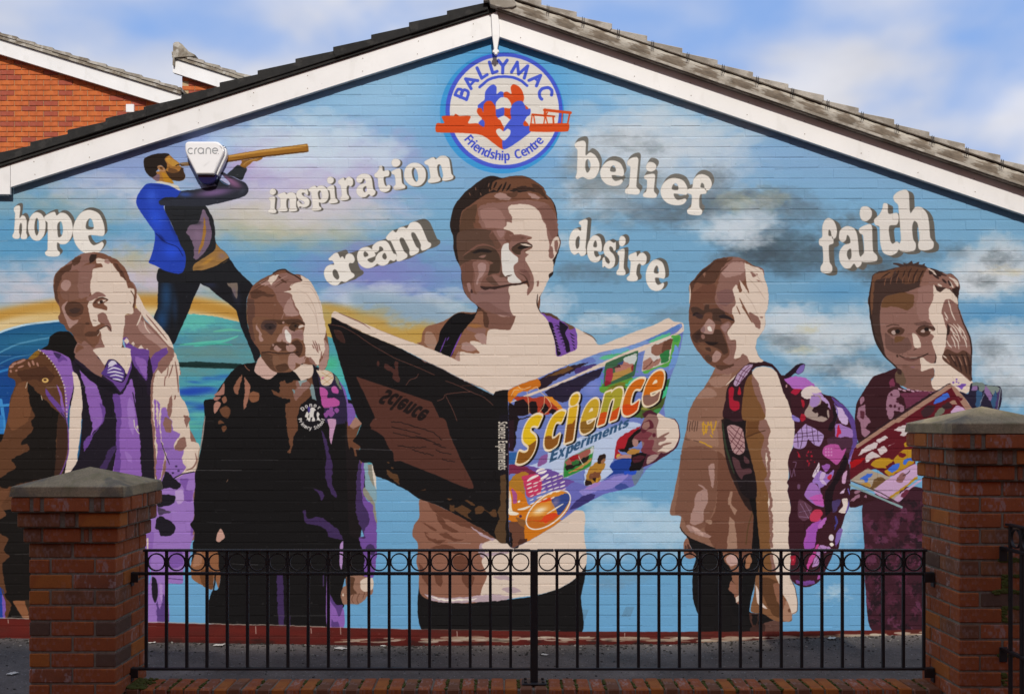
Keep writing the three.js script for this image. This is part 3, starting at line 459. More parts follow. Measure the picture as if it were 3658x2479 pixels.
  poly('#b4865e', '314 415 335 402 365 408 392 435 396 455 382 468 350 462 325 445'); poly('#6a4526', '340 420 362 424 378 448 360 450 342 436');
  poly('#d9d4c6', '298 576 340 564 400 575 470 600 520 608 546 640 545 662 500 640 440 604 380 590');
}
function paintChildHope() {
  frame(0, 700, 2.5); poly('#2a1f22', '600 1420 1330 1420 1330 1600 600 1600');
  // long hair falling behind
  poly(P2, '1115 1065 1170 1060 1205 1000 1250 1040 1300 1120 1400 1200 1480 1270 1540 1360 1560 1420 1590 1500 1605 1600 1330 1600 1320 1500 1300 1400 1240 1370 1150 1320 1085 1270 1110 1150');
  poly(P1, '1240 1100 1330 1180 1440 1290 1500 1360 1480 1400 1400 1330 1300 1260 1230 1180'); 
  poly(CR, '1200 850 1240 900 1290 1000 1400 1130 1500 1250 1548 1360 1500 1335 1400 1220 1300 1110 1250 1040 1210 985'); torn(CR, '1480 1600 1510 1500 1530 1440 1560 1400 1605 1600'); brush(CR, 14, '1260 1050 1240 1110 1215 1160'); brush(CR, 10, '1280 1110 1300 1180 1340 1230'); brush(P2, 12, '1300 1060 1400 1180 1490 1290');
  // dark hood and head
  poly('#14110f', '420 1330 440 1260 500 1215 570 1210 620 1220 700 1330 680 1400 660 1420 640 1600 480 1600 330 1400');
  poly(B1, '470 800 480 720 520 660 590 610 640 570 700 530 770 508 850 502 920 515 980 545 1040 570 1090 620 1130 680 1160 760 1185 790 1215 850 1200 1000 1170 1060 1115 1060 1110 1150 1090 1260 1085 1340 1000 1400 940 1390 920 1420 880 1390 820 1380 760 1350 690 1320 660 1270 630 1220 590 1200 570 1160 530 1130 515 1080 535 1040 520 980 490 930 475 860');
  torn(P2, '590 615 700 530 780 508 855 520 800 580 720 640 650 700 600 680'); torn(B2, '475 810 500 700 560 640 650 600 600 690 530 760 505 850 520 960 490 920'); torn(B2, '640 570 720 535 700 600 650 625'); torn(B3, '800 530 860 520 840 580 790 600'); torn(P2, '690 660 790 610 850 610 830 650 810 720 805 860 770 905 700 910 680 800'); torn('#7f5a4c', '560 700 690 660 690 800 700 920 640 930 560 920 530 860');
  poly(P1, '535 790 570 752 620 760 626 800 590 848 555 840');
  poly(P2, '690 1310 760 1350 830 1390 900 1470 935 1520 905 1580 920 1610 860 1610 720 1450 655 1400 670 1340');
  // sunlit side of the face, throat and collar
  poly(CR, '805 860 803 780 818 700 830 650 912 634 900 605 858 600 852 568 872 552 930 560 1000 600 1060 670 1080 720 1110 740 1130 790 1150 822 1192 830 1196 880 1182 990 1185 1050 1115 1060 1112 1130 1095 1230 1085 1330 1060 1400 1160 1450 1170 1610 1110 1610 1080 1520 1010 1470 960 1465 930 1510 880 1440 825 1388 900 1402 930 1360 902 1280 890 1210 870 1252 858 1222 890 1190 940 1160 985 1205 985 1165 960 1110 940 1075 895 1058 872 1080 876 1120 892 1140 830 1166 800 1100 790 1040 778 980 800 930 872 910 830 902', .8);
  torn(B1, '858 522 900 518 980 545 1040 570 1090 620 1130 680 1155 760 1172 812 1140 824 1108 742 1072 712 1040 662 1008 622 960 572 905 558 868 545'); torn(P1, '940 560 980 590 960 612 930 590'); torn(B2, '1010 600 1050 620 1100 700 1120 760 1090 720 1050 670');
  poly(P2, '765 922 820 880 868 856 912 870 942 896 880 902 830 926 790 942'); poly(B1, '820 965 850 922 900 905 962 930 922 962 952 992 948 1022 900 1012 860 1004 832 994'); stroke(B3, 7, '838 958 870 922 905 908 960 926'); poly(CR, '865 950 900 930 945 928 915 950 880 962'); dot(B3, 900, 945, 15); stroke(B3, 4, '870 968 900 958 925 945');
  poly(P2, '868 1062 910 1040 945 1062 962 1110 990 1170 988 1212 962 1196 950 1170 920 1142 892 1130 874 1100'); stroke(B3, 7, '860 1204 900 1182 950 1160 976 1180 988 1208'); stroke(B2, 5, '826 1112 855 1116');
  poly(B2, '556 1000 600 950 660 940 712 960 742 1000 722 1060 660 1082 600 1066'); poly('#43302a', '610 1020 660 1000 715 1012 690 1045 640 1048'); poly(P1, '545 990 600 938 572 1000 592 1060 640 1112 695 1108 660 1162 618 1184 588 1120 562 1050'); poly(B2, '735 1246 780 1212 850 1210 884 1200 868 1242 800 1258'); poly('#6d4a3a', '620 1190 700 1130 760 1150 740 1210 780 1290 830 1350 740 1310 680 1270'); dot(B2, 775, 1140, 20, 12);
  torn(P2, '890 1240 902 1300 930 1360 912 1422 860 1400 800 1372 720 1330 745 1290 830 1352 880 1300'); poly(B2, '1070 1400 1090 1330 1112 1380'); stroke(B2, 8, '1165 850 1190 890 1196 940 1182 992'); stroke(B2, 4, '1155 945 1162 960'); brush(P2, 12, '1160 760 1190 790 1218 852');
  poly(B1, '690 1330 740 1352 720 1440 700 1420 668 1390');
  // purple coat at the shoulder
  torn(MP, '1090 1270 1130 1260 1150 1320 1240 1370 1320 1430 1310 1500 1335 1610 1165 1610 1160 1450'); torn(DP, '1165 1500 1200 1410 1230 1400 1210 1480 1280 1500 1180 1540'); torn(LP, '1220 1440 1260 1380 1300 1440 1280 1480'); torn(MP, '1330 1500 1360 1420 1400 1390 1480 1355 1492 1400 1420 1470 1400 1540 1340 1610'); for (const [x, y, s] of [[1125, 1295, 24], [1185, 1320, 16], [1255, 1360, 24], [1310, 1380, 18]]) hard(CR, `${x - s} ${y} ${x} ${y - s * 1.2} ${x + s} ${y + 4} ${x + 3} ${y + s * 1.2}`);
  // coat
  frame(0, 1250, 2.5); poly('#241a2c', '640 110 900 60 1180 60 1330 60 1345 520 900 700 620 500');
  poly('#17120f', '-200 800 600 900 620 1700 -200 1700');
  poly('#5e3c27', '68 205 78 140 130 100 200 80 250 80 320 10 400 0 450 60 510 150 550 260 590 400 590 560 600 680 605 800 600 950 560 1080 520 1160 200 1400 -200 1400 -200 900 0 820 40 700 70 560 90 420 130 320 125 270 68 240');
  torn('#734a30', '100 420 160 300 230 280 250 420 270 560 230 650 100 720 60 640'); torn('#4d2f20', '150 200 260 170 400 150 480 240 420 300 300 260 200 280');
  torn('#17120f', '245 300 300 350 380 430 450 500 525 570 512 640 500 750 496 900 490 1140 330 1160 120 1210 30 1240 -40 1180 60 1100 140 1050 100 980 190 930 260 890 240 840 180 850 200 800 250 760 290 700 270 640 310 590 270 500 255 420 240 340');
  poly('#3d271d', '520 570 560 600 596 700 600 850 570 1000 520 1140 478 1140 500 900 506 700'); poly('#8a6424', '248 82 280 40 330 5 348 40 300 78');
  for (const [x, y, a, b] of [[95, 150, 22, 12], [120, 125, 24, 11], [170, 110, 30, 12], [200, 95, 24, 10], [180, 150, 30, 8], [255, 130, 10, 26], [290, 115, 10, 24], [140, 185, 12, 9], [330, 130, 9, 20], [90, 190, 10, 14]]) dot('#a97c6c', x, y, a, b, -.35);
  dot('#d9b36a', 398, 272, 30, 22); dot('#4d2f20', 396, 268, 14, 10); stroke('#c9b7a2', 7, '362 410 372 446'); stroke('#c9b7a2', 6, '238 290 222 340');
  poly(LP, '350 0 480 10 560 40 620 80 640 160 658 220 650 330 630 420 612 500 600 600 596 690 580 560 575 440 565 330 530 230 470 120 400 40'); poly(MP, '500 30 560 50 600 100 560 90 520 110'); poly(MP, '400 345 430 380 490 450 550 520 590 640 560 600 470 490 410 410'); poly(LP, '500 310 540 380 560 470 575 560 545 520 530 420'); poly(DP, '470 20 540 40 520 80 490 60');
  { const z = spline(parse('340 0 420 62 480 142 530 225 570 330 586 450 592 600'), false); for (let i = 0; i < z.length; i += 3) { mc.beginPath(); mc.arc(z[i][0], z[i][1], 1.5, 0, 7); mc.fillStyle = '#cfc2b4'; mc.fill(); } } stroke('#2a1f22', 6, '540 560 575 610 592 670');
  poly(CR, '642 198 682 220 708 280 722 370 732 500 722 600 717 730 692 900 687 1000 687 1140 575 1140 590 1000 602 900 606 780 616 640 622 520 640 430 655 330'); stroke(MP, 10, '600 690 606 800 600 940 560 1060 520 1130');
  // school jumper and tie
  poly('#1d1722', '655 140 680 130 780 260 900 330 1060 400 1100 370 1180 130 1240 250 1300 300 1312 400 1352 420 1346 560 1362 700 1372 900 1388 1050 1376 1180 1380 1600 560 1600 600 1140 692 980 722 730 732 500 712 300');
  torn(LP, '700 150 760 200 830 260 872 360 908 480 918 600 890 680 840 720 800 772 820 680 800 600 780 480 750 330 722 240'); torn(MP, '880 470 935 520 925 620 880 700 820 760 900 650 905 560'); torn(LP, '1000 400 1080 400 1170 260 1200 400 1212 560 1232 680 1248 840 1252 1000 1248 1160 1000 1160 1030 950 1030 800 1036 650 1036 480'); torn(MP, '1000 400 1060 400 1080 600 1060 800 1075 1000 1050 1160 1000 1160 1030 950 1030 800 1036 650'); torn('#9d76c2', '1150 420 1190 480 1200 640 1180 760 1140 640 1130 500'); torn('#9a72c0', '1110 900 1160 940 1180 1010 1160 1000 1130 980'); torn(DP, '930 980 960 900 1000 860 1035 860 1000 950 970 1010 945 1065 885 1060'); torn(MP, '740 830 780 770 825 760 800 830 748 905'); stroke('#221a2a', 8, '1180 380 1215 560 1250 800');
  poly(P2, '660 60 700 10 760 -20 830 -20 860 60 932 140 912 200 900 244 820 200 740 130'); poly(CR, '826 0 900 -20 1120 -20 1168 0 1165 130 1130 215 1060 120 1000 82 960 90 930 135 872 60');
  hard('#17121b', '655 100 720 150 800 195 900 245 1000 310 1066 400 960 362 880 322 800 272 720 195'); poly('#55398a', '960 100 1000 84 1060 130 1112 190 1102 262 1080 284 1000 255 920 225 898 210 940 150'); poly(MP, '1000 290 1080 375 1166 180 1170 110 1130 220 1085 292 915 228'); for (const s of ['960 160 1000 120 1040 128', '955 185 1010 160 1080 180', '950 205 1020 195 1100 215', '975 235 1030 225 1098 245', '1000 258 1040 262 1085 275']) brush('#d9d6e8', 15, s); poly('#d5d0e2', '962 110 1000 90 1035 115 990 150 965 140'); stroke('#2c2140', 6, '958 150 962 118 1000 88 1056 126 1110 190 1098 255'); stroke('#1d1526', 7, '1078 372 1120 320 1166 190');
  stroke('#cfc7b8', 8, '1192 625 1200 690 1240 748'); dot('#cfc7b8', 1222, 690, 8, 16);
  torn(MP, '1165 0 1325 0 1312 140 1302 270 1240 200 1190 130'); torn(LP, '1200 60 1290 90 1310 180 1295 250 1240 170');
  // pale fur-lined sleeve
  poly(P2, '1345 330 1560 330 1690 700 1760 860 1745 1090 1730 1690 1300 1690 1375 1180'); poly('#7f58aa', '1330 1480 1700 1480 1690 1700 1300 1700');
  poly('#d8c6b6', '1345 300 1365 230 1400 160 1480 110 1545 20 1575 60 1592 200 1602 400 1652 480 1684 560 1684 640 1694 730 1702 812 1762 830 1782 880 1772 960 1762 1040 1732 1090 1660 1100 1550 1150 1500 1060 1470 980 1440 1120 1410 1220 1375 1190 1388 1050 1372 850 1362 700 1346 560 1352 420');
  torn(P2, '1345 300 1365 230 1400 160 1450 110 1480 60 1530 -10 1545 60 1500 150 1440 210 1400 180 1372 260 1360 400 1356 560 1378 700 1378 850 1405 1050 1392 1180 1376 1100 1372 900 1356 700 1343 560'); brush(P2, 14, '1560 100 1580 240 1590 380'); brush(P2, 10, '1500 130 1490 220 1470 260'); brush(P2, 12, '1540 130 1520 200 1500 250'); torn(P2, '1500 470 1525 400 1540 480 1530 560 1502 625 1488 560'); torn(P2, '1640 590 1690 600 1684 660 1660 690'); stroke(P2, 12, '1560 410 1555 440'); stroke(P2, 9, '1470 240 1465 320');
  torn('#8f6ab8', '1440 520 1482 520 1502 600 1535 640 1542 720 1602 750 1562 830 1552 880 1642 900 1622 980 1652 1060 1602 1120 1545 1155 1478 1090 1480 950 1440 800 1430 680'); torn(P2, '1470 600 1530 640 1520 740 1480 730 1450 660'); torn(P2, '1560 870 1600 790 1642 780 1662 860 1622 904 1556 892'); torn(LP, '1376 440 1424 480 1412 620 1434 800 1464 960 1440 1100 1400 1210 1390 1050 1402 900 1382 700 1374 560'); torn('#d8c6b6', '1395 450 1410 560 1400 700 1390 560'); torn(CR, '1660 880 1720 890 1750 960 1740 1040 1690 1060 1640 1000 1620 960'); brush(P2, 14, '1650 1080 1720 1050 1752 990 1740 920'); stroke('#2a2030', 7, '1440 830 1470 930 1510 1020'); for (const [x, y] of [[1570, 1040], [1590, 1080], [1540, 1100]]) dot(DP, x, y, 12, 9);
  poly('#9b76c2', '1550 1150 1660 1100 1742 1100 1748 1200 1722 1300 1732 1400 1726 1500 1700 1600 1690 1690 1330 1690 1340 1500 1382 1450 1402 1300 1420 1200 1480 1090'); torn('#7f58aa', '1600 1160 1680 1150 1660 1250 1720 1260 1700 1360 1620 1330 1640 1240'); torn('#b79ad0', '1560 1260 1620 1250 1640 1340 1590 1380 1560 1330'); stroke('#1b1722', 9, '1545 1150 1620 1110 1730 1090');
  torn('#1c1822', '1440 1190 1480 1085 1552 1150 1612 1200 1592 1242 1500 1232 1415 1250'); torn('#1c1822', '1395 1300 1500 1290 1562 1310 1552 1360 1500 1392 1395 1395'); torn('#1c1822', '1400 1500 1480 1530 1545 1600 1390 1600'); torn('#4a3a58', '1400 1400 1480 1430 1520 1450 1420 1470');
  frame(0, 1650, 1.9);
  poly('#9b76c2', '1050 500 1300 500 1316 490 1290 570 1286 640 1240 740 1235 825 1130 832 1142 960 1136 1095 1000 1095 1000 880 1020 780 1015 600'); torn('#1c1822', '1078 370 1150 400 1188 440 1172 492 1086 502'); poly('#1c1822', '1030 780 1060 800 1068 900 1050 958 1028 900'); torn('#7f58aa', '1150 600 1230 600 1240 700 1150 720'); torn('#5a3f80', '1060 940 1085 1000 1100 900 1130 940 1140 1095 1070 1095'); torn('#b08fd0', '1075 820 1100 840 1095 960 1080 900'); stroke('#4a3464', 5, '1130 790 1240 800');
  poly('#8d66b6', '960 480 1040 480 1010 780 1000 1095 960 1095'); poly('#d8c6b6', '992 520 1004 520 1002 620 996 640');
  poly('#15110f', '-120 420 190 330 230 700 230 1075 -120 1075'); torn('#5e3c27', '-100 470 50 520 20 600 60 640 10 690 20 790 40 880 30 900 -100 900'); torn('#6a442d', '-100 240 60 180 30 260 0 300 40 360 -100 420'); poly('#1d429e', '-100 830 10 860 30 960 20 1075 -100 1075'); poly('#7d59b2', '10 900 40 940 30 1070 15 1070'); torn('#5e3c27', '0 840 40 930 70 960 60 1020 30 1070 35 980'); hard('#8a5a3c', '82 945 175 945 200 1070 150 1060'); torn('#3a2a1e', '170 940 215 950 215 1075 190 1040');
}
function paintChildDark() {
  frame(600, 1450, 2.625);
  poly('#121011', '350 -60 340 100 320 220 305 400 285 500 250 640 250 760 240 900 240 1060 205 1110 245 1190 235 1300 250 1600 1850 1600 1800 1230 1770 1000 1770 700 1795 520 1680 400 1690 200 1700 -60');
  frame(600, 1900, 2.905);
  poly('#121011', '265 100 270 190 500 220 520 380 540 500 510 600 455 612 400 790 398 920 450 957 700 966 1000 978 1250 988 1500 994 1650 994 1650 800 1820 785 1812 600 1850 460 1980 470 2000 430 2010 100', .8);
  poly('#8f5f40', '300 200 350 195 512 215 522 370 542 450 522 585 500 540 480 470 462 592 440 602 360 560 250 490 235 430 233 340'); torn('#6a4429', '340 400 460 410 460 590 440 600 360 560 330 480'); torn('#a5775c', '270 230 340 210 345 330 260 360'); stroke('#15110f', 14, '490 420 482 520 470 600');
  poly('#96705e', '1850 465 2110 470 2126 600 2112 652 2070 662 2042 702 1970 752 1900 748 1820 752 1790 650 1820 570 1848 556'); poly('#5c3e2d', '1850 470 1935 480 1920 580 1960 640 1905 650 1862 705 1850 600'); poly('#dccab9', '1998 510 2050 480 2122 476 2124 590 2040 622 2000 592'); for (const s of ['1880 640 1862 690 1868 740', '1930 640 1905 700 1925 740', '1985 640 1960 700 1975 745', '2040 630 2020 690']) stroke('#6e4a3a', 8, s); dot('#e6d8c8', 1815, 655, 8, 16);
  torn(DP, '1130 430 1182 430 1196 560 1202 975 1145 970 1130 700'); torn(DP, '1228 690 1250 780 1268 978 1240 976'); poly(LP, '1645 440 1660 590 1700 700 1760 785 1818 792 1818 996 1650 994'); torn('#5b3f80', '1690 900 1720 940 1760 930 1780 990 1700 992'); poly('#5b3f80', '1655 590 1700 690 1750 760 1812 760 1790 860 1770 880 1740 800 1690 730'); poly('#b28fc8', '1785 130 1815 98 1808 330 1798 400 1778 330'); stroke('#4a3664', 12, '1612 430 1610 560');
  frame(600, 900, 2.625);
  poly('#131112', '845 1035 700 1052 640 1080 570 1150 520 1220 470 1290 430 1370 400 1430 365 1500 345 1600 1700 1600 1690 1500 1660 1330 1600 1200 1550 1140 1400 1080 1200 1020');
  torn('#6c4733', '970 1290 1040 1322 1050 1220 1100 1208 1112 1236 1200 1200 1300 1200 1350 1160 1382 1300 1330 1360 1240 1440 1200 1520 1212 1600 1108 1600 1110 1480 1142 1390 1050 1366 990 1340'); torn(P2, '1200 1210 1300 1200 1332 1250 1240 1350 1190 1392 1168 1340 1200 1280'); torn('#8aa0a0', '1225 1205 1305 1205 1260 1230 1240 1260'); torn('#7a9296', '1345 1230 1372 1290 1400 1400 1360 1380 1330 1300'); torn('#7a9296', '1165 1290 1190 1300 1180 1340');
  torn('#8d5f4b', '612 1290 640 1210 692 1148 682 1210 652 1335 618 1322'); torn('#a06f5c', '715 1170 740 1210 768 1260 752 1380 710 1480 705 1420 716 1300'); poly('#86583f', '762 1330 800 1308 852 1330 846 1392 790 1412 758 1380'); poly('#a57568', '428 1342 480 1300 522 1228 522 1332 470 1348'); poly('#a57568', '424 1362 492 1360 460 1392 430 1392'); poly('#b08070', '428 1430 460 1400 492 1420 460 1490 430 1514'); poly('#8d5f4b', '500 1380 530 1350 552 1390 520 1422'); poly('#6a4530', '482 1480 540 1444 582 1480 560 1558 510 1540'); stroke('#8d5f4b', 8, '715 1060 735 1090 760 1112'); 
  // rucksack strap
  poly('#2c2340', '1345 1080 1380 1065 1400 1160 1430 1300 1460 1450 1480 1600 1690 1600 1690 1500 1660 1330 1600 1200 1550 1140 1480 1110 1390 1088'); poly('#17131e', '1350 1060 1385 1120 1410 1290 1440 1450 1450 1600 1420 1600 1390 1400 1350 1180');
  poly('#d9c7b2', '1388 1100 1480 1108 1542 1140 1548 1200 1505 1254 1440 1246 1424 1180'); for (const s of ['1410 1160 1520 1240', '1440 1130 1545 1190', '1420 1210 1530 1130', '1450 1245 1548 1170', '1490 1110 1545 1150']) stroke('#a5793e', 4, s); torn('#c9689a', '1438 1180 1462 1172 1452 1200');
  poly('#b8559e', '1424 1270 1470 1280 1498 1320 1492 1366 1560 1370 1604 1400 1602 1442 1458 1458 1428 1350'); poly('#b8559e', '1533 1270 1560 1254 1598 1300 1592 1328 1538 1316'); poly('#8f4f98', '1494 1490 1530 1478 1562 1510 1530 1552 1500 1522'); poly('#8f4f98', '1575 1480 1592 1466 1598 1500 1580 1512'); poly('#7d5cac', '1600 1200 1660 1300 1692 1420 1730 1500 1760 1600 1690 1600 1680 1450 1640 1300'); torn('#6f7f68', '1555 1150 1590 1190 1630 1290 1600 1270 1570 1200'); torn('#868e7c', '1690 1430 1730 1500 1748 1560 1715 1540');
  // collar
  poly('#c8a89d', '845 1000 872 982 892 1010 940 1060 1022 1132 990 1166 960 1190 920 1196 870 1172 808 1116'); poly('#d9c7b8', '1168 1112 1200 1050 1260 1055 1312 985 1332 1020 1362 1100 1346 1168 1300 1192 1238 1204 1208 1160'); poly('#131112', '1020 1135 1060 1118 1170 1118 1240 1205 1150 1190 1060 1160');
  // head
  poly(B1, '735 560 740 450 760 380 790 320 850 270 920 230 980 205 1000 180 1060 163 1112 168 1160 205 1240 215 1320 265 1370 340 1410 420 1440 520 1460 640 1480 740 1507 880 1507 980 1480 1085 1440 1112 1400 1060 1360 1060 1200 1052 1170 1112 1100 1132 1000 1112 930 1060 880 1000 850 920 820 880 790 830 760 740 740 660');
  torn(P2, '900 290 1000 230 1030 215 1140 190 1240 240 1252 272 1160 300 1130 360 1152 400 1166 440 1196 520 1232 590 1100 604 1085 540 1060 500 1020 450 1010 400 950 330'); torn(P1, '1080 560 1110 470 1150 430 1180 520 1225 590 1130 600'); torn(P1, '850 300 930 250 1000 230 950 300 900 320'); torn(B2, '780 370 850 352 930 390 1010 405 940 424 880 412 820 442 775 432'); torn('#604237', '742 440 800 450 812 560 800 720 816 812 800 852 768 790 748 700 738 580');
  poly(CR, '1138 330 1160 300 1252 270 1242 222 1322 265 1372 340 1412 420 1442 520 1462 640 1480 740 1462 820 1472 900 1452 960 1422 1000 1412 1062 1380 1062 1360 1022 1320 988 1285 980 1286 900 1270 840 1264 760 1282 690 1265 640 1230 580 1216 540 1190 500 1166 440 1150 392 1082 376 1152 355', 1); torn(CR, '945 235 1000 220 1032 212 1010 262 980 282 958 312 938 262'); stroke(B3, 12, '985 200 1040 170 1100 167 1118 190 1180 216 1252 266'); brush(B2, 20, '1030 225 1070 265 1110 290'); stroke(P1, 5, '1115 460 1090 560 1062 630');
  torn(P1, '1462 820 1502 880 1506 980 1480 1082 1432 1112 1414 1062 1442 1000 1462 940 1472 880'); for (const s of ['1355 830 1380 890 1400 940', '1375 830 1395 880 1408 950', '1350 870 1370 910', '1410 860 1425 930', '1440 930 1430 1010']) brush(P2, 11, s); torn(P2, '1310 985 1345 1000 1380 1045 1400 1070 1360 1062 1330 1030'); stroke('#131112', 12, '1362 1066 1380 1095 1410 1105');
  poly(B2, '868 692 900 655 960 648 1050 655 1060 640 1120 645 1200 638 1270 658 1284 686 1200 672 1140 692 1155 722 1100 704 1040 692 1002 742 960 764 900 742'); poly('#43302a', '905 700 940 685 990 690 1000 715 950 728 920 722'); dot('#2a1e1b', 955, 705, 26, 14); poly('#43302a', '1135 700 1180 675 1235 680 1220 720 1170 740'); dot('#2a1e1b', 1190, 696, 22, 14); poly(CR, '1218 690 1282 690 1262 712 1222 716'); poly(P1, '805 680 850 742 884 800 872 852 838 820 818 750'); dot(P1, 1072, 664, 12, 10); dot(P1, 868, 808, 26, 20);
  poly(P1, '1040 772 1095 730 1160 850 1080 862 1020 902 996 890 1010 842'); poly(P1, '1150 760 1254 742 1264 832 1200 842 1160 852 1150 800'); poly(CR, '1094 735 1115 738 1152 790 1157 832 1140 852 1108 836 1093 790'); torn(B2, '1168 862 1250 880 1284 930 1242 1004 1200 984 1178 942 1190 902'); torn('#6a4839', '930 880 1000 860 1060 880 1110 870 1160 870 1190 920 1120 950 1000 950 920 930'); poly(P1, '998 890 1040 884 1072 910 1050 934 1010 916'); poly(P1, '1100 902 1140 868 1164 920 1130 938'); stroke('#36251f', 11, '915 930 1000 950 1080 946 1150 940 1195 915'); dot(B2, 1120, 868, 16, 8);
  torn(P1, '1128 952 1180 942 1230 1012 1282 1000 1292 940 1282 1032 1200 1052 1160 1092 1118 1062 1140 1000'); torn(B2, '955 985 1060 960 1122 970 1130 1062 1060 1092 980 1052'); torn(B2, '850 880 900 870 930 940 910 960 870 930');
  for (const [c, w, s] of [[P2, 7, '1150 322 1180 292 1244 276'], ['#c8b4a5', 9, '1250 330 1330 332 1400 430 1440 560'], ['#c8b4a5', 9, '1245 302 1340 312 1392 392'], ['#c8b4a5', 8, '1200 350 1300 400 1370 520 1400 660'], [B2, 9, '800 340 860 300 940 258'], [B2, 9, '772 404 830 350 905 308'], [P1, 9, '960 322 1040 262 1120 222'], [B2, 8, '1000 330 1060 290 1130 262'], ['#c8b4a5', 7, '1300 470 1380 600 1410 760']]) brush(c, w, s);
  // school badge
  frame(600, 1450, 2.625); const W = '#d8d5d0';
  poly('#17141a', '1235 60 1260 0 1330 -30 1400 -20 1440 40 1460 130 1440 200 1370 230 1280 210 1230 150');
  const badge = (t, cx, cy, r, a0, a1, flip, sz) => { for (let i = 0; i < t.length; i++) { const a = a0 + (a1 - a0) * (i + .5) / t.length, p = PT(cx + r * Math.cos(a), cy + r * Math.sin(a)); mc.save(); mc.translate(p[0], p[1]); mc.rotate(flip ? a - Math.PI / 2 : a + Math.PI / 2); mc.font = 'bold ' + sz + 'px sans-serif'; mc.textAlign = 'center'; mc.fillStyle = W; mc.fillText(t[i], 0, sz * .36); mc.restore(); } };
  badge('Donor', 1345, 110, 118, -2.55, -.75, false, 11); badge('Primary School', 1345, 95, 112, 2.95, .2, true, 9.5);
  poly(W, '1318 60 1335 20 1365 15 1388 45 1372 48 1362 95 1380 140 1345 146 1352 110 1338 112 1330 146 1310 140 1325 95'); poly(W, '1288 80 1300 52 1318 76 1314 110 1326 142 1308 130 1296 142 1300 112 1280 100'); poly(W, '1390 78 1402 55 1418 76 1412 104 1432 142 1402 134 1392 144 1396 108'); poly('#4b3d8c', '1310 10 1330 10 1325 60 1312 60');
  // below the badge
  torn('#6c4733', '1105 -20 1235 -20 1210 110 1216 230 1180 280 1160 400 1146 448 1118 440 1140 380 1115 230'); poly('#c296b8', '1494 125 1572 130 1566 200 1550 260 1530 358 1510 290 1510 200'); torn(DP, '1438 225 1490 330 1512 440 1536 520 1542 640 1532 720 1582 830 1576 864 1530 822 1488 720 1468 620 1480 480'); torn(DP, '1362 772 1400 790 1452 800 1457 870 1440 894 1418 830'); torn(DP, '1258 990 1285 978 1310 1060 1390 1040 1450 1050 1510 1100 1592 1160 1644 1252 1580 1248 1500 1222 1480 1160 1400 1122 1288 1102 1278 1060'); poly('#c49b8d', '490 1152 532 1230 510 1256 470 1278 448 1260 460 1200'); torn('#6a4530', '465 150 490 130 528 160 490 170 470 168'); torn('#6a4530', '498 200 535 180 545 215 515 250'); stroke('#8d6a52', 6, '548 712 558 690'); brush('#9a8f8a', 14, '345 90 330 200 318 300 295 420'); brush('#a9917f', 12, '290 400 282 470 262 600');
  for (const [x, y] of [[1530, 30], [1500, 60], [1580, 40], [1480, 85]]) poly('#8f4f98', `${x - 22} ${y - 8} ${x} ${y - 24} ${x + 22} ${y} ${x} ${y + 28} ${x - 18} ${y + 12}`);
  // coat sleeve on the book side
  poly('#1a1416', '1660 150 1760 300 1810 480 1850 700 1800 1240 1700 1200');
  torn('#7450a0', '1768 700 1795 505 1838 515 1842 700 1830 820 1872 900 1932 920 1952 1100 1956 1360 1928 1600 1840 1600 1840 1430 1790 1240 1842 1220 1800 1120 1763 1000'); torn('#43305e', '1768 700 1795 505 1817 515 1806 700 1826 900 1872 1000 1882 1100 1836 1180 1848 1240 1790 1242 1836 1220 1800 1120 1763 1000'); torn('#86a9b6', '1836 515 1882 550 1912 542 1942 640 1952 770 1952 900 1936 940 1900 850 1850 790 1846 650'); torn('#8d8b7f', '1870 560 1905 548 1930 640 1935 760 1900 700 1880 640'); torn('#908e80', '1838 760 1882 820 1932 900 1952 1020 1957 1100 1930 1050 1920 940 1870 880 1828 820'); poly('#ddd2c4', '1912 552 1942 620 1952 785 1925 690'); torn('#43305e', '1850 1330 1900 1290 1940 1340 1930 1400 1880 1390'); torn('#8d5f4b', '1795 505 1818 520 1812 545');

}
function paintPageHand() {
  frame(600, 1450, 2.625);
  poly('#6a4430', '1682 150 1740 130 1810 160 1800 190 1760 290 1730 330 1800 380 1790 410 1762 410 1770 470 1750 470 1735 400 1705 385 1700 415 1680 300'); poly('#a37c6c', '1700 180 1750 105 1815 165 1790 185 1730 215'); poly('#7d5cac', '1675 -20 1720 -20 1758 80 1745 120 1690 190 1682 100');
}
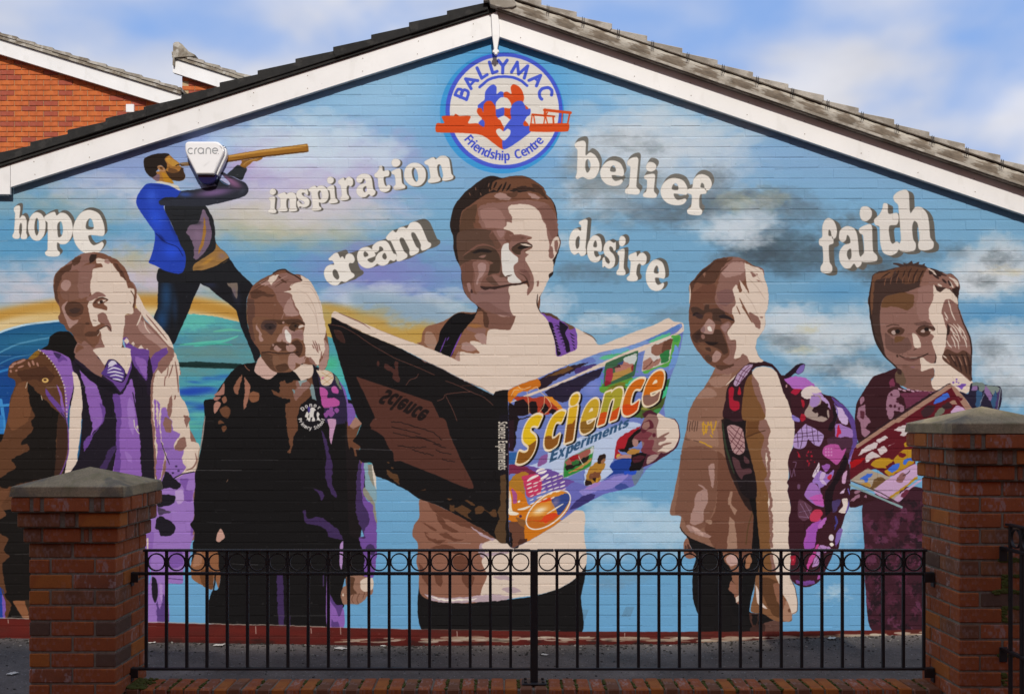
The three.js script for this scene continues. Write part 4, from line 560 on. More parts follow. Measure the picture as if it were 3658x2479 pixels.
function paintReader() {
  // arms, blouse and trousers under the book
  frame(1400, 1850, 2.324);
  poly('#131112', '225 560 320 640 450 680 640 690 880 685 1150 655 1380 590 1540 490 1612 360 1602 500 1572 650 1560 960 270 945', .5);
  poly(CR, '640 0 1580 -60 1597 150 1617 370 1540 490 1380 590 1200 640 1000 668 880 687 640 690 450 680 320 645 240 590 240 300 400 100'); 
  frame(1200, 1500, 3.15);
  poly('#8e6250', '940 900 1030 912 1400 1090 1790 1330 1700 1370 1640 1405 1632 1440 1665 1500 1640 1600 1700 1750 1640 1900 1600 2050 1350 2060 1100 2040 950 1960 930 1700 905 1600 920 1475 915 1380 858 1300 880 1180 935 1100');
  torn('#6b4333', '1030 918 1400 1090 1780 1310 1795 1345 1600 1255 1470 1212 1380 1182 1300 1140 1180 1092 1090 1022 1050 970'); torn('#6b4333', '1120 1060 1190 1100 1260 1190 1350 1235 1385 1262 1300 1262 1200 1212'); torn('#6b4333', '960 1150 1060 1190 1140 1240 1120 1262 1040 1210'); torn('#6b4333', '1150 1280 1250 1275 1330 1330 1440 1350 1340 1370 1240 1330'); torn('#6b4333', '990 1262 1060 1300 1140 1352 1240 1350 1150 1400 1040 1350 1005 1300'); torn('#8e6250', '1010 1285 1070 1300 1110 1335 1060 1335'); torn('#6b4333', '1060 1440 1200 1400 1340 1440 1420 1500 1300 1500 1200 1462'); torn('#6b4333', '1320 1550 1420 1520 1500 1600 1420 1720 1330 1650'); torn('#6b4333', '930 1600 1000 1700 1060 1800 1040 1870 960 1760'); torn('#6b4333', '1100 1700 1200 1760 1180 1880 1120 1820'); torn('#6b4333', '1440 1700 1560 1780 1500 1900 1420 1820');
  torn('#b6a0ab', '1510 1200 1560 1222 1680 1302 1790 1340 1760 1360 1660 1320 1570 1252'); torn('#b6a0ab', '1620 1400 1680 1392 1690 1470 1660 1560 1610 1500'); torn('#b9a4ad', '1000 1960 1200 2000 1500 1990 1760 1960 2000 2000 1800 2040 1300 2060 1080 2030'); torn('#efe6da', '1060 1985 1250 2018 1600 2010 1500 2035 1200 2035'); torn(CR, '1640 1420 1740 1372 1900 1392 1980 1440 1900 1480 1700 1490'); torn('#b6a0ab', '1660 1510 1800 1490 1990 1480 1850 1520 1700 1535'); torn('#b8a2a8', '1760 1770 1900 1750 2000 1800 1860 1800'); torn('#b8a2a8', '1860 1900 2000 1880 2080 1930 1960 1950');
  // base of shoulders and blouse, under the strap and skin shapes
  frame(1150, 1050, 2.864); poly(CR, '1150 590 1420 400 1640 300 2200 300 2450 380 2700 480 2800 540 2000 1010 1760 1020');
  // head
  frame(1500, 600, 2.625);
  poly('#2a1f1b', '282 520 290 460 320 360 360 300 420 230 480 180 560 120 620 85 690 72 770 92 850 78 940 72 1020 90 1090 130 1160 185 1180 240 1240 300 1272 360 1287 450 1292 560 1302 640 1320 690 1302 780 1272 870 1252 940 1247 1000 1207 1042 1132 1200 1106 1250 1112 1320 1150 1400 540 1355 540 1300 460 1222 420 1172 390 1062 380 930 340 860 315 760 310 640 288 580');
  poly(B1, '370 600 375 480 400 400 470 350 540 300 640 240 760 220 800 200 900 230 1000 220 1080 210 1170 240 1240 310 1277 420 1287 500 1292 640 1240 690 1207 1000 1132 1200 1112 1330 860 1400 700 1340 600 1305 530 1270 470 1205 430 1155 400 1085 385 950 370 800');
  torn('#6c4733', '640 230 660 150 720 110 850 80 940 74 1020 92 1090 132 1160 188 1186 250 1120 262 1060 232 980 202 900 192 820 212 740 232 690 204'); for (const s of ['640 110 620 170 590 220', '680 120 660 180 665 210', '720 130 700 170 690 190', '770 150 745 190 720 230', '810 130 790 180 770 220', '850 150 830 190 810 215', '560 160 560 220 540 280', '520 190 500 240 520 280', '600 150 575 200 560 260']) brush('#241a17', 18, s); for (const s of ['460 230 475 260', '520 180 525 210', '565 230 575 260', '650 140 640 180']) brush('#8d6550', 8, s);
  torn('#3d2a22', '900 180 980 170 1060 190 1140 190 1165 240 1100 230 1020 215 940 210'); torn('#4a3226', '1040 150 1120 170 1160 220 1200 290 1240 310 1180 290 1130 250 1080 210'); torn(P1, '690 260 760 230 830 260 860 290 800 300 720 290'); torn(P1, '1010 230 1080 250 1130 290 1060 290'); torn('#5d3f30', '800 240 860 230 920 220 900 270 840 275');
  torn(P2, '540 380 640 330 760 322 1000 300 1180 330 1250 400 1287 480 1292 620 1240 700 1222 745 1205 690 1192 620 1180 540 1152 490 1130 430 1088 382 1040 352 950 342 870 345 830 370 840 420 862 460 855 515 820 508 812 540 786 572 792 632 780 665 720 645 640 640 600 622 556 560 556 460'); torn('#9d776d', '560 400 680 370 760 400 800 480 790 560 740 600 700 640 640 610 600 520'); torn('#7f5a50', '1100 380 1200 350 1262 420 1285 520 1288 620 1240 660 1210 600 1180 520 1140 440');
  torn('#5a4030', '370 560 402 420 472 362 532 342 530 402 520 500 560 600 622 700 622 742 540 732 450 782 380 802 370 680'); torn('#714b3a', '500 520 560 520 600 600 620 640 570 630 520 600');
  torn(B2, '386 885 430 820 500 780 580 738 680 742 742 780 764 872 742 962 690 1002 638 982 652 902 600 862 520 850 450 872'); poly('#2a1e1a', '488 792 560 762 640 768 704 792 640 802 560 792 500 808'); poly(P2, '560 830 620 815 600 840'); stroke('#3a2922', 8, '430 825 500 785 580 745 660 748'); torn(B2, '590 1000 640 980 700 1010 690 1070 640 1090 590 1050'); 
  torn(P1, '498 890 560 863 622 880 654 920 632 990 582 1050 552 1110 562 1192 530 1172 518 1080 510 1000'); torn(P2, '420 1080 460 1075 480 1130 495 1175 470 1160 440 1120'); torn('#6d493b', '390 960 480 900 510 1000 510 1100 440 1090 400 1040'); stroke('#3a2722', 9, '482 1140 490 1175');
  poly(CR, '828 370 870 345 950 338 1040 350 1090 380 1132 430 1152 490 1182 540 1192 620 1207 690 1217 740 1212 800 1232 850 1252 880 1247 970 1207 1000 1207 1040 1182 1100 1132 1196 1106 1230 1112 1320 1152 1400 1202 1440 1300 1620 620 1620 690 1522 770 1517 840 1522 862 1480 905 1388 848 1392 857 1320 835 1240 825 1140 830 1112 900 1102 1000 1090 1022 1130 1008 1196 1042 1160 1062 1090 1062 1020 1032 950 1002 890 978 850 1012 820 990 790 1052 750 1042 710 980 682 1054 660 1002 640 940 624 860 630 792 634 784 570 810 540 820 505 857 515 862 460 840 420', 1);
  poly('#e0dcd6', '763 780 780 715 810 698 838 720 837 790 882 830 924 862 912 890 882 915 887 970 922 1020 948 1062 900 1077 850 1082 820 1062 815 1022 790 1002 775 950 760 880');
  poly(P2, '878 920 920 880 930 842 962 840 982 870 1002 900 1042 980 1067 1040 1057 1130 1008 1198 1010 1142 1032 1090 1002 1062 940 1052 900 1012 885 960'); poly(P2, '788 652 860 630 940 624 1002 642 960 664 1006 690 1054 722 1047 747 992 772 962 812 1006 816 982 842 930 832 870 792 840 732 838 690'); poly(B1, '870 650 930 640 980 660 930 672'); poly('#38271f', '858 762 890 730 950 704 1002 708 1054 735 1002 752 962 792 908 792'); poly(CR, '938 712 1000 704 1052 730 1010 728 962 724'); poly('#58402f', '850 700 900 690 950 690 890 715'); stroke('#241916', 5, '870 745 920 715 980 700 1050 722'); dot('#1d1513', 950, 742, 18, 14);
  stroke('#38251f', 11, '566 1113 620 1132 700 1127 780 1107 860 1096 940 1086 1002 1070 1018 1090 1022 1112'); poly('#54382c', '585 1125 640 1118 700 1122 690 1138 620 1142'); stroke('#3d2a24', 6, '812 1016 862 1004'); stroke('#6b4a3e', 7, '930 990 980 1020 1010 1060');
  torn(P2, '560 1150 700 1140 826 1122 832 1240 852 1320 852 1392 740 1352 640 1302 540 1242 500 1180'); torn('#7b564a', '600 1290 700 1340 850 1392 905 1388 862 1480 845 1520 770 1522 690 1514 580 1484 556 1402'); torn(B2, '540 1322 602 1332 642 1402 642 1492 560 1482 478 1452 510 1402'); torn(P1, '700 1350 800 1370 850 1390 760 1395');
  poly(CR, '1238 700 1270 648 1304 648 1309 720 1282 802 1238 880 1228 960 1215 900 1215 780'); poly(P2, '1265 690 1290 678 1298 730 1280 796 1264 760'); torn(P2, '1210 730 1240 740 1256 820 1236 856 1208 830'); stroke(P2, 5, '1215 720 1235 750'); torn(P2, '1098 1060 1115 1070 1110 1110 1098 1110'); brush('#6d4a3c', 9, '1300 645 1318 690 1305 760');
  // shoulders, straps and blouse
  frame(1150, 1050, 2.864);
  poly('#8b6049', '970 505 1015 490 1020 440 1040 370 1080 330 1150 310 1240 280 1310 240 1370 200 1430 185 1560 190 1640 180 1660 330 1740 370 1752 402 1690 432 1722 500 1758 547 1700 522 1560 482 1510 492 1582 570 1614 602 1560 622 1490 602 1412 592 1412 692 1380 702 1150 600'); torn('#a5826f', '1060 390 1110 385 1160 450 1170 560 1120 570 1050 500'); torn(P2, '1480 340 1560 350 1680 360 1660 420 1560 400 1480 370'); torn(P1, '1560 430 1640 400 1690 440 1720 500 1640 510'); torn(P1, '1440 500 1520 500 1580 570 1500 590 1430 560'); torn(P1, '1360 650 1400 580 1412 690 1380 700'); torn('#9a6a40', '1480 320 1560 300 1640 330 1560 345');
  poly(CR, '1752 367 1830 372 1930 367 1984 218 2010 200 2010 1010 1900 982 1760 1016 1650 955 1400 835 1150 595 1410 690 1412 597 1500 607 1616 602 1520 502 1600 502 1760 547 1702 440 1752 402', .8);
  poly('#100e10', '1420 193 1560 205 1592 150 1560 245 1480 335 1420 425 1370 525 1312 645 1153 578 1190 480 1210 390 1250 320 1310 250 1360 210'); brush('#7a48ac', 14, '1428 400 1372 520 1315 642'); brush('#6a419c', 12, '1270 445 1244 510 1206 600'); brush('#6a419c', 10, '1300 440 1275 480');
  frame(1750, 1050, 2.864);
  poly(CR, '-20 380 220 362 262 225 200 180 200 -20 502 -20 490 120 520 190 610 290 640 420 690 640 860 580 892 545 892 400 872 345 960 390 1050 440 1117 522 1300 460 1500 380 1700 310 1830 246 1885 282 1980 300 1975 400 1700 540 1150 720 500 1010 180 1000 0 1000');
  poly('#7c50aa', '520 195 580 195 650 215 700 260 760 290 830 320 872 345 892 430 892 555 860 580 690 638 665 500 640 400 608 300 570 240'); poly('#1d1526', '712 280 750 300 800 340 770 400 810 500 822 590 785 600 760 480 722 380'); poly('#1d1526', '600 290 640 300 672 420 700 520 725 610 692 636 668 500 640 400'); for (let i = 0; i < 8; i++) { brush('#1d1526', 12, `${665 + i * 14} ${330 + i * 34} ${690 + i * 14} ${322 + i * 34} ${716 + i * 12} ${350 + i * 34}`); brush('#a77fc8', 8, `${640 + i * 8} ${350 + i * 32} ${662 + i * 9} ${366 + i * 32}`); } for (let i = 0; i < 5; i++) brush('#1d1526', 10, `${820 + i * 8} ${400 + i * 36} ${845 + i * 6} ${420 + i * 36} ${870} ${430 + i * 34}`); torn('#5a4032', '530 195 600 195 690 235 720 270 640 240'); torn('#6d513c', '740 280 830 318 872 348 810 365 790 320'); brush('#3a2a24', 12, '490 0 484 110 520 195'); brush('#6b4a35', 10, '955 388 1050 438 1095 490');
}
function paintBook() {
  frame(1150, 1050, 2.864);
  // back cover
  poly(CR, '98 240 105 195 130 178 200 208 400 288 560 358 760 438 1000 522 1230 612 1400 692 1700 900 1765 1025 1700 995 1480 895 1250 775 1060 685 800 555 560 455 400 385 250 315'); brush(P2, 12, '170 195 300 250 410 300 495 358'); stroke(P2, 5, '108 240 250 312 400 380'); stroke(P1, 4, '560 360 740 430 900 490');
  hard('#141112', '58 310 92 300 98 238 250 315 400 388 560 455 800 557 1060 692 1250 780 1480 900 1750 1035 1775 1000 1850 985 1915 985 1920 1640 520 1640 400 1340 330 1200 250 930 200 760 120 500', .6);
  frame(1200, 1500, 3.15);
  poly('#141112', '290 -40 280 60 230 180 170 240 270 310 270 330 230 410 260 450 310 480 400 490 445 632 500 650 600 690 690 740 800 795 860 840 945 892 1060 930 1180 980 1400 1092 1560 1182 1700 1262 1790 1335 1850 1382 1920 1392 1980 1442 2060 1430 2060 -40', .8);
  frame(1150, 1050, 2.864);
  hard('#553229', '350 848 1120 1105 1160 1180 1290 1440 1370 1590 700 1590 640 1470 560 1410 495 1380 545 1330 535 1250 430 1020'); torn('#5a382e', '700 1350 1000 1330 1250 1450 1340 1590 800 1590');
  frame(1200, 1500, 3.15);
  poly('#553229', '380 60 440 -20 1200 -20 1290 190 1400 440 1542 772 1100 612 720 462 655 462 640 370 590 310 530 180 430 110');
  for (const s of ['620 80 800 120 950 160', '640 140 800 180 1000 220 1060 240', '980 100 1100 150 1190 230', '700 290 850 310 1010 310', '860 340 960 370 1100 400', '1100 270 1180 300 1240 310', '1120 330 1200 370 1290 385', '1190 440 1270 460 1340 470', '820 60 940 90 1040 120', '900 180 1050 230 1180 290', '620 20 760 40 900 80']) stroke('#231614', 9, s, 1.6);
  // title turned over on the back cover
  frame(1150, 1050, 2.864); mc.save(); { const p = PT(840, 1150); mc.translate(p[0], p[1]); mc.rotate(.49); mc.scale(1, -1); mc.transform(1, 0, .2, 1, 0, 0); mc.scale(.62, 1); mc.font = 'bold 42px sans-serif'; mc.textAlign = 'center'; mc.fillStyle = mc.strokeStyle = '#1d1312'; mc.lineWidth = 3; mc.fillText('Science', 0, 14); mc.strokeText('Science', 0, 14); } mc.restore();
  const rb = '#6b4238'; stroke(rb, 6, '70 312 200 335 320 395 520 530 660 610 750 660 950 740 1150 828'); brush(rb, 14, '120 370 190 390 235 500'); torn('#3b2420', '115 372 195 388 238 508 160 470'); torn('#4a2b26', '740 690 775 705 780 800 795 905 725 870 725 810 640 760 640 715 700 740 745 770'); dot('#4a2b26', 573, 712, 14, 28); stroke(rb, 6, '985 820 960 860 900 880 860 935'); stroke(rb, 6, '1265 890 1400 940 1520 1000 1660 1060 1750 1140'); stroke(rb, 6, '1180 1095 1240 1070 1260 1030 1400 1010 1530 1000'); stroke(rb, 6, '1265 1040 1300 1110 1345 1200 1380 1300'); stroke(rb, 5, '1430 940 1560 935'); brush(P2, 10, '1015 668 1060 700 1080 695'); stroke(P2, 5, '1060 690 1250 778 1480 900 1640 960 1745 1030', 1);
  frame(1200, 1500, 3.15); for (const s of ['565 565 640 600 690 620 712 730 650 680 600 650', '620 530 645 535 650 552 625 550', '575 475 605 478 590 486', '1280 965 1330 960 1330 1035 1285 1030', '1330 1000 1420 960 1480 990 1520 1020 1480 1060 1530 1130 1460 1090 1400 1060', '1450 910 1480 900 1560 950 1560 965 1500 945', '1570 990 1640 970 1670 1000 1640 1055 1570 1060', '1720 1040 1800 1010 1810 1090 1760 1090', '940 800 1010 775 1000 790', '1250 885 1310 890 1280 905']) torn('#5a3d26', s); stroke('#5a3d26', 8, '1650 1000 1720 1040 1780 1090');
  // spine
  poly('#17121a', '1840 -40 1960 -40 1950 620 1850 630'); torn('#57402a', '1850 630 1915 625 1910 1380 1850 1382 1800 1340 1790 1230 1840 1100 1820 1050 1850 950'); stroke('#4a2440', 7, '1958 20 1950 200 1940 400 1930 560');
  mc.save(); { const p = PT(1876, 18), L = 545 / 3.15 * MS; mc.translate(p[0], p[1]); mc.rotate(Math.PI / 2); mc.font = 'bold 30px sans-serif'; const w = mc.measureText('Science Experiments').width; mc.transform(L / w, 0, 0, 1.0, 0, 0); mc.scale(1, .82); mc.fillStyle = '#d6cfc0'; mc.textBaseline = 'middle'; mc.fillText('Science Experiments', 0, 0); } mc.restore();
  // front cover
  frame(1750, 1050, 2.864);
  const cover = '188 992 300 928 500 858 700 768 900 688 1130 600 1400 540 1600 470 1800 380 1960 300 1978 400 1950 560 1912 700 1852 850 1822 980 1792 1100 1784 1180 1700 1300 1900 1400 1800 1700 1750 1750 1500 1950 1330 2040 1000 2180 700 2410 480 2560 260 2640 190 2300 195 1500';
  frame(1750, 1050, 2.864);
  const H = (x, y) => `${x} ${y}`;
  const coverIn = fn => { frame(1750, 1050, 2.864); within('186 990 300 928 500 858 700 768 900 688 1130 600 1400 540 1600 470 1800 380 1962 300 1980 400 1952 560 1912 700 1852 850 1822 980 1794 1100 1786 1180 1800 1300 1780 1500 1700 1715 1600 1800 1546 1880 1491 1960 1318 2014 1182 2043 1091 2088 909 2189 780 2285 636 2389 391 2534 218 2598 190 2300 195 1500', fn, .2); frame(1750, 1050, 2.864); };
  coverIn(() => {
    mc.fillStyle = '#6f80c4'; mc.fillRect(0, 0, 2048, 1400);
    spray('#a9bfe6', .9, 1200, 1480, 420, 200); spray('#5f78cc', .8, 1150, 900, 300, 200); spray('#6f94d6', .8, 1700, 700, 260, 300); spray('#4a6ac0', .7, 900, 1080, 200, 120);
    // upper flap: sky, gas clouds, foliage
    poly('#7a9ad2', '780 740 1000 650 1200 590 1420 540 1960 290 1960 340 1780 420 1500 560 1280 650 1080 730 900 790'); torn('#5c82c4', '1600 480 1642 400 1780 350 1900 308 1952 340 1800 422 1640 492'); torn('#5fbe92', '1115 655 1250 612 1400 556 1432 580 1300 642 1180 674'); torn('#5fbe92', '1620 490 1720 440 1850 400 1840 430 1700 490'); torn('#6fa5d6', '1240 560 1340 540 1420 560 1330 610 1250 610'); dot('#6f86cc', 1425, 505, 34, 40); dot('#a9bce4', 1418, 498, 20, 24); dot('#6f86cc', 1462, 462, 10); torn('#6a7ec4', '930 690 1050 650 1090 690 1000 720');
    torn('#2b1c29', '480 900 560 840 700 780 850 732 1010 700 840 800 700 862 560 965 500 975'); torn('#6b4a2a', '560 850 700 790 800 740 860 760 760 810 640 840'); torn('#4a3a78', '860 780 960 740 1100 720 1010 780 880 820');
    torn('#c8701c', '186 992 300 928 440 858 482 858 522 920 500 960 380 992 300 1012 240 1082 212 1122 190 1108'); torn('#e08a2a', '230 990 300 950 340 990 290 1020 250 1060');
    poly(CR, '195 1118 350 1042 560 962 850 842 1150 702 1400 592 1700 482 1900 402 1985 330 1985 385 1700 532 1500 612 1280 702 1000 802 700 932 500 1012 300 1082');
    torn('#272036', '560 1000 850 872 1160 756 1110 850 1000 922 900 1012 760 1112 640 1072'); spray('#8190d8', .8, 1060, 950, 150, 90, -.6); spray('#2a1f3a', .8, 820, 980, 150, 60, -.4); spray('#6f88d6', .8, 900, 1110, 140, 70);
    torn('#a83a26', '240 1062 350 1050 450 1062 560 1050 650 1100 722 1160 772 1232 700 1252 620 1222 560 1242 500 1212 420 1232 380 1152 300 1102'); torn('#d98a2c', '560 1050 640 1060 720 1140 775 1230 720 1190 640 1120'); for (const s of ['250 1110 330 1080 400 1130 400 1230 280 1240', '410 1110 470 1100 490 1150 480 1220 420 1230', '520 1180 560 1120 600 1170 560 1230', '600 1210 640 1170 690 1200 650 1235']) torn('#1c1014', s); for (const s of ['380 1000 395 1100 400 1230', '400 1000 480 950 500 980', '220 1040 250 985 300 985', '560 1040 550 1150 500 1220', '600 1080 630 1150 560 1230', '500 990 560 1040 620 1110', '285 930 310 965 350 975 420 945']) stroke('#e2c39a', 6, s);
    torn('#1c1216', '190 1120 260 1150 300 1280 400 1250 480 1240 300 1300 270 1400 260 1560 190 1600'); torn('#2a1620', '195 1300 250 1300 240 1600 195 1600');
    // green and two pasted photographs
    torn('#5f9a3a', '1120 960 1180 900 1300 870 1440 850 1480 900 1380 980 1280 1000 1200 1020 1130 1000'); torn('#7a7a28', '1180 1000 1290 920 1380 900 1380 960 1300 1010 1220 1050'); torn('#4fbf9a', '1390 930 1480 860 1560 850 1480 900 1420 960'); torn('#5aa84a', '1860 430 1950 430 1940 520 1880 640 1830 740 1700 760 1590 820 1560 780 1700 730 1800 690 1850 560'); torn('#6f9ad8', '1900 520 1940 600 1900 740 1830 780 1860 660'); torn('#3f9a4a', '1890 440 1940 440 1930 490 1880 480'); for (const s of ['1130 870 1150 890 1140 930', '1170 780 1160 810', '1500 790 1520 800', '1120 960 1150 940']) brush('#3fae7c', 12, s);
    hard('#3b6447', '1186 712 1518 582 1476 842 1168 946'); hard('#b38a48', '1240 820 1470 730 1462 792 1235 900'); torn('#a23048', '1200 770 1260 760 1250 890 1180 935'); torn('#b47a6c', '1280 760 1370 690 1470 680 1460 740 1290 800'); torn('#c9d0cc', '1370 660 1505 610 1480 720 1380 690'); torn('#4a2a30', '1260 760 1330 720 1340 750'); torn('#8a2030', '1170 900 1210 890 1250 910 1180 940'); torn('#3a4a78', '1300 720 1370 690 1360 720'); torn('#8a2a30', '1450 740 1470 730 1466 790 1448 790');
    hard('#d2cbc6', '1596 562 1868 446 1835 690 1556 792'); torn('#8f6454', '1650 590 1660 540 1760 500 1860 460 1830 540 1780 610 1700 630'); torn('#6a4434', '1780 500 1866 455 1850 560 1800 610 1760 600'); torn('#2f7a42', '1740 620 1840 570 1830 680 1760 710'); torn('#a5786a', '1560 780 1580 690 1640 650 1680 690 1740 660 1740 700 1640 770'); stroke('#5a3428', 7, '1580 770 1640 720 1660 690'); stroke('#5a3428', 6, '1680 700 1720 670');
    torn('#4a5a2a', '1480 1190 1560 1120 1700 1080 1790 1000 1800 1100 1740 1200 1640 1260 1540 1270'); torn('#8a8a3a', '1540 1180 1640 1120 1740 1100 1700 1150 1600 1190'); torn('#3f8f4a', '1600 1260 1700 1180 1760 1170 1690 1280'); torn('#44c08a', '1740 970 1830 920 1800 1040 1750 1080'); torn('#2f6a3a', '1780 900 1850 860 1830 960'); torn('#4a6a30', '1480 1180 1560 1190 1530 1270 1450 1240');
    // lower cover
    frame(1750, 1500, 3.15);
    torn('#bccdea', '640 520 680 300 1000 200 1600 20 1710 60 1450 210 1405 430 1350 520 1385 580 1260 690 1068 750 1060 560 830 660 640 570'); torn('#b9cbec', '440 520 640 460 700 540 640 570 500 560'); torn('#2d62a4', '200 380 300 370 310 480 220 500');
    torn('#6d4f9e', '330 500 560 540 700 560 832 640 822 664 952 690 940 762 820 800 700 802 560 762 480 622 390 540'); torn('#8a5a9a', '560 430 650 380 640 480 540 520'); torn('#7a2a4a', '190 520 330 500 460 560 520 600 380 640 280 600 190 620'); torn('#b07a28', '190 740 260 640 360 580 440 600 380 700 400 850 330 900 220 860'); torn('#c53a62', '362 642 545 608 585 700 560 832 430 872 396 760'); torn('#d0791a', '200 752 330 800 400 850 440 962 560 902 700 872 770 1000 750 1100 830 1140 430 1372 380 1332 370 1212 210 1120'); torn('#a8508c', '250 770 300 830 300 930 260 940'); poly('#efe6d2', '222 790 240 900 256 1020 330 1052 300 1072 212 1062 214 920');
    torn('#6b4434', '185 1160 330 1152 382 1222 390 1332 424 1372 330 1422 250 1446 180 1292'); torn('#8a5a30', '290 1100 400 1130 390 1210 320 1160'); torn('#161114', '180 1280 245 1272 248 1430 185 1400'); dot('#4a2a4a', 345, 1085, 16); torn('#4a2c22', '330 1350 420 1340 400 1400 320 1420');
    torn('#6a6cbc', '760 830 950 702 1100 742 1250 702 1400 602 1642 602 1652 742 1452 802 1282 852 1000 992 832 1082 760 1062 782 900'); torn('#35488c', '690 950 770 860 900 840 900 960 820 1040 740 1090 720 1000'); torn('#3a3472', '898 1012 960 922 1100 830 1192 850 1080 962 960 1002'); torn('#8f86d0', '1000 800 1200 720 1400 640 1560 620 1400 760 1200 800 1050 850'); torn('#3f4f9a', '1400 750 1480 710 1570 760 1450 790'); torn('#a884cc', '1070 770 1230 690 1250 720 1120 780'); torn('#6f8098', '1600 640 1700 540 1740 540 1700 650 1640 740');
    dot('#d98a2c', 660, 1010, 285, 165, -.62); within('400 1130 440 1000 560 890 700 830 860 800 906 850 880 950 780 1080 680 1180 560 1230 450 1210', () => { torn('#c06a1c', '400 1100 600 1080 780 1060 700 1230 480 1240'); torn('#d8451c', '410 1120 560 1130 640 1060 740 1050 780 1070 640 1160 600 1150'); spray('#f3d49a', 1, 570, 1020, 150, 70, -.4); spray('#f6e6cc', 1, 560, 1020, 90, 34, -.3); torn('#d8451c', '540 940 620 890 720 870 700 900 600 930'); torn('#35488c', '700 900 830 830 900 840 880 950 780 1070 740 1000'); spray('#8a7a9a', .8, 740, 930, 60, 90, .5); });
    mc.save(); { const p = PT(658, 1012); mc.translate(p[0], p[1]); mc.rotate(-.68); mc.beginPath(); mc.ellipse(0, 0, 296 / 3.15 * MS, 150 / 3.15 * MS, 0, 0, 7); mc.strokeStyle = '#ece7e2'; mc.lineWidth = 2.4; mc.stroke(); } mc.restore();
    brush('#ece2d2', 16, '640 1060 720 1010 830 942'); brush('#e8dfd2', 26, '310 1010 380 1000 460 968'); brush('#efe8dc', 22, '315 930 340 905');
    for (let i = 0; i < 34; i++) { const r = Math.floor(i / 6), q = i % 6, x = 400 + q * 70 + r * 10 + mr() * 24, y = 720 - q * 22 + r * 42 + mr() * 10; brush(i % 9 === 2 ? '#f0c8c8' : '#efeae6', 11 + mr() * 6, `${x} ${y + 14} ${x + 26} ${y + 4} ${x + 46 + mr() * 20} ${y - 10}`); } for (const s of ['420 690 480 650 550 622', '520 590 560 560 620 555', '540 600 600 590 640 570', '570 665 620 640 660 610']) brush('#efeae6', 30, s);
    // small pasted photographs: bench, child, hand
    hard('#8a9a9a', '844 452 1174 288 1134 524 826 658'); hard('#2f8a3c', '850 460 1168 300 1128 518 834 648'); torn('#c9d0cc', '1090 345 1168 304 1160 370 1100 400'); torn('#a05a50', '850 470 960 400 1120 330 1130 380 1000 460 870 520'); torn('#201a18', '850 520 960 490 1040 440 1120 400 1100 460 980 520 870 570'); torn('#b98a4a', '880 590 1000 530 1140 430 1130 470 1000 560 890 600'); torn('#a01c24', '900 430 990 390 1000 430 930 470'); torn('#2f6a34', '920 480 1000 450 1000 490 940 515'); stroke('#e6e0d8', 7, '998 410 1020 450 1050 505');
    torn('#b07f30', '1108 560 1180 490 1250 460 1304 500 1280 560 1250 600 1242 692 1150 722 1076 742 1090 622'); torn('#7a4a30', '1140 600 1250 590 1230 650 1120 660'); torn('#2a1a16', '1210 450 1240 400 1290 385 1314 400 1300 440 1250 490 1222 492'); poly('#9a6a4c', '1250 470 1290 430 1304 450 1270 500'); torn('#2a1a16', '1080 680 1140 690 1150 720 1076 742'); torn('#2a1a16', '1150 660 1190 650 1190 700'); torn('#c9982e', '1195 660 1215 650 1220 690 1195 700');
    torn('#a81f2c', '1408 432 1450 208 1702 70 1600 182 1522 322 1442 352 1502 402'); torn('#c9a04a', '1430 390 1470 380 1460 420 1420 420'); torn('#17100f', '1450 340 1520 320 1560 200 1680 100 1760 90 1750 200 1620 300 1560 330 1620 370 1500 360'); torn('#b07f3c', '1540 360 1600 330 1690 340 1670 380 1580 390'); torn('#b98a80', '1420 430 1520 390 1600 400 1590 440 1480 460'); torn('#1e3f96', '1350 520 1422 450 1592 440 1582 570 1646 602 1400 612 1226 696 1384 592'); torn('#2550c8', '1580 440 1596 440 1596 570 1650 575 1640 610 1510 610 1510 580 1580 570'); torn('#140d10', '1596 440 1600 390 1700 370 1790 370 1740 480 1690 560 1580 570'); torn('#4a1c28', '1610 430 1680 400 1750 410 1700 470 1620 480');
  });
  // lettering on the front cover
  frame(0, 0, 1);
  const letters = [['S', 1846, 1937, 1657, 1479], ['c', 1938, 2019, 1610, 1468], ['i', 2020, 2067, 1578, 1408], ['e', 2066, 2146, 1553, 1422], ['n', 2138, 2229, 1516, 1383], ['c', 2217, 2303, 1490, 1352], ['e', 2290, 2379, 1455, 1320]];
  const box = ([ch, xl, xr, yb, yt], d = 0, e = 0) => { const h = yb - yt, s = h * (ch === 'i' ? .13 : .2), w = xr - xl - s, k = .36; return [[xl + d, yb + e], [xl + w + d, yb - k * w + e], [xl + s + d, yt + k * w + e]]; };
  const F = 'bold 200px sans-serif';
  for (const L of letters) { const b = box(L, 8, 4); slant(L[0], ...b, '#19120e', 22, F); }
  for (const L of letters) { const b = box(L, 0, 0); slant(L[0], ...b, '#ecdcc0', 24, F); }
  const col = ['#e3bd1c', '#d9b01c', '#d8ae22', '#c9a52a', '#a8a030', '#cc6a16', '#cf6c12'], low = ['#8a561c', '#8a541a', '#8a4f14', '#8a6224', '#cf4f12', '#d04a10', '#8a6458'];
  letters.forEach((L, i) => {
    const b = box(L); slant(L[0], ...b, col[i], 9, F);
    mc.save(); const yb = L[3], yt = L[4], xm = (L[1] + L[2]) / 2, ym = lerp(yb, yt, i > 3 ? .38 : .42), P = [[L[1] - 20, ym + 22], [L[1] + 20, ym + 6], [xm, ym + 8], [L[2], ym - 24], [L[2] + 30, ym - 30], [L[2] + 30, yb + 40], [L[1] - 20, yb + 40]].map(q => PT(...q)); trace(P); mc.closePath(); mc.clip(); slant(L[0], ...b, low[i], 9, F); mc.restore();
  });
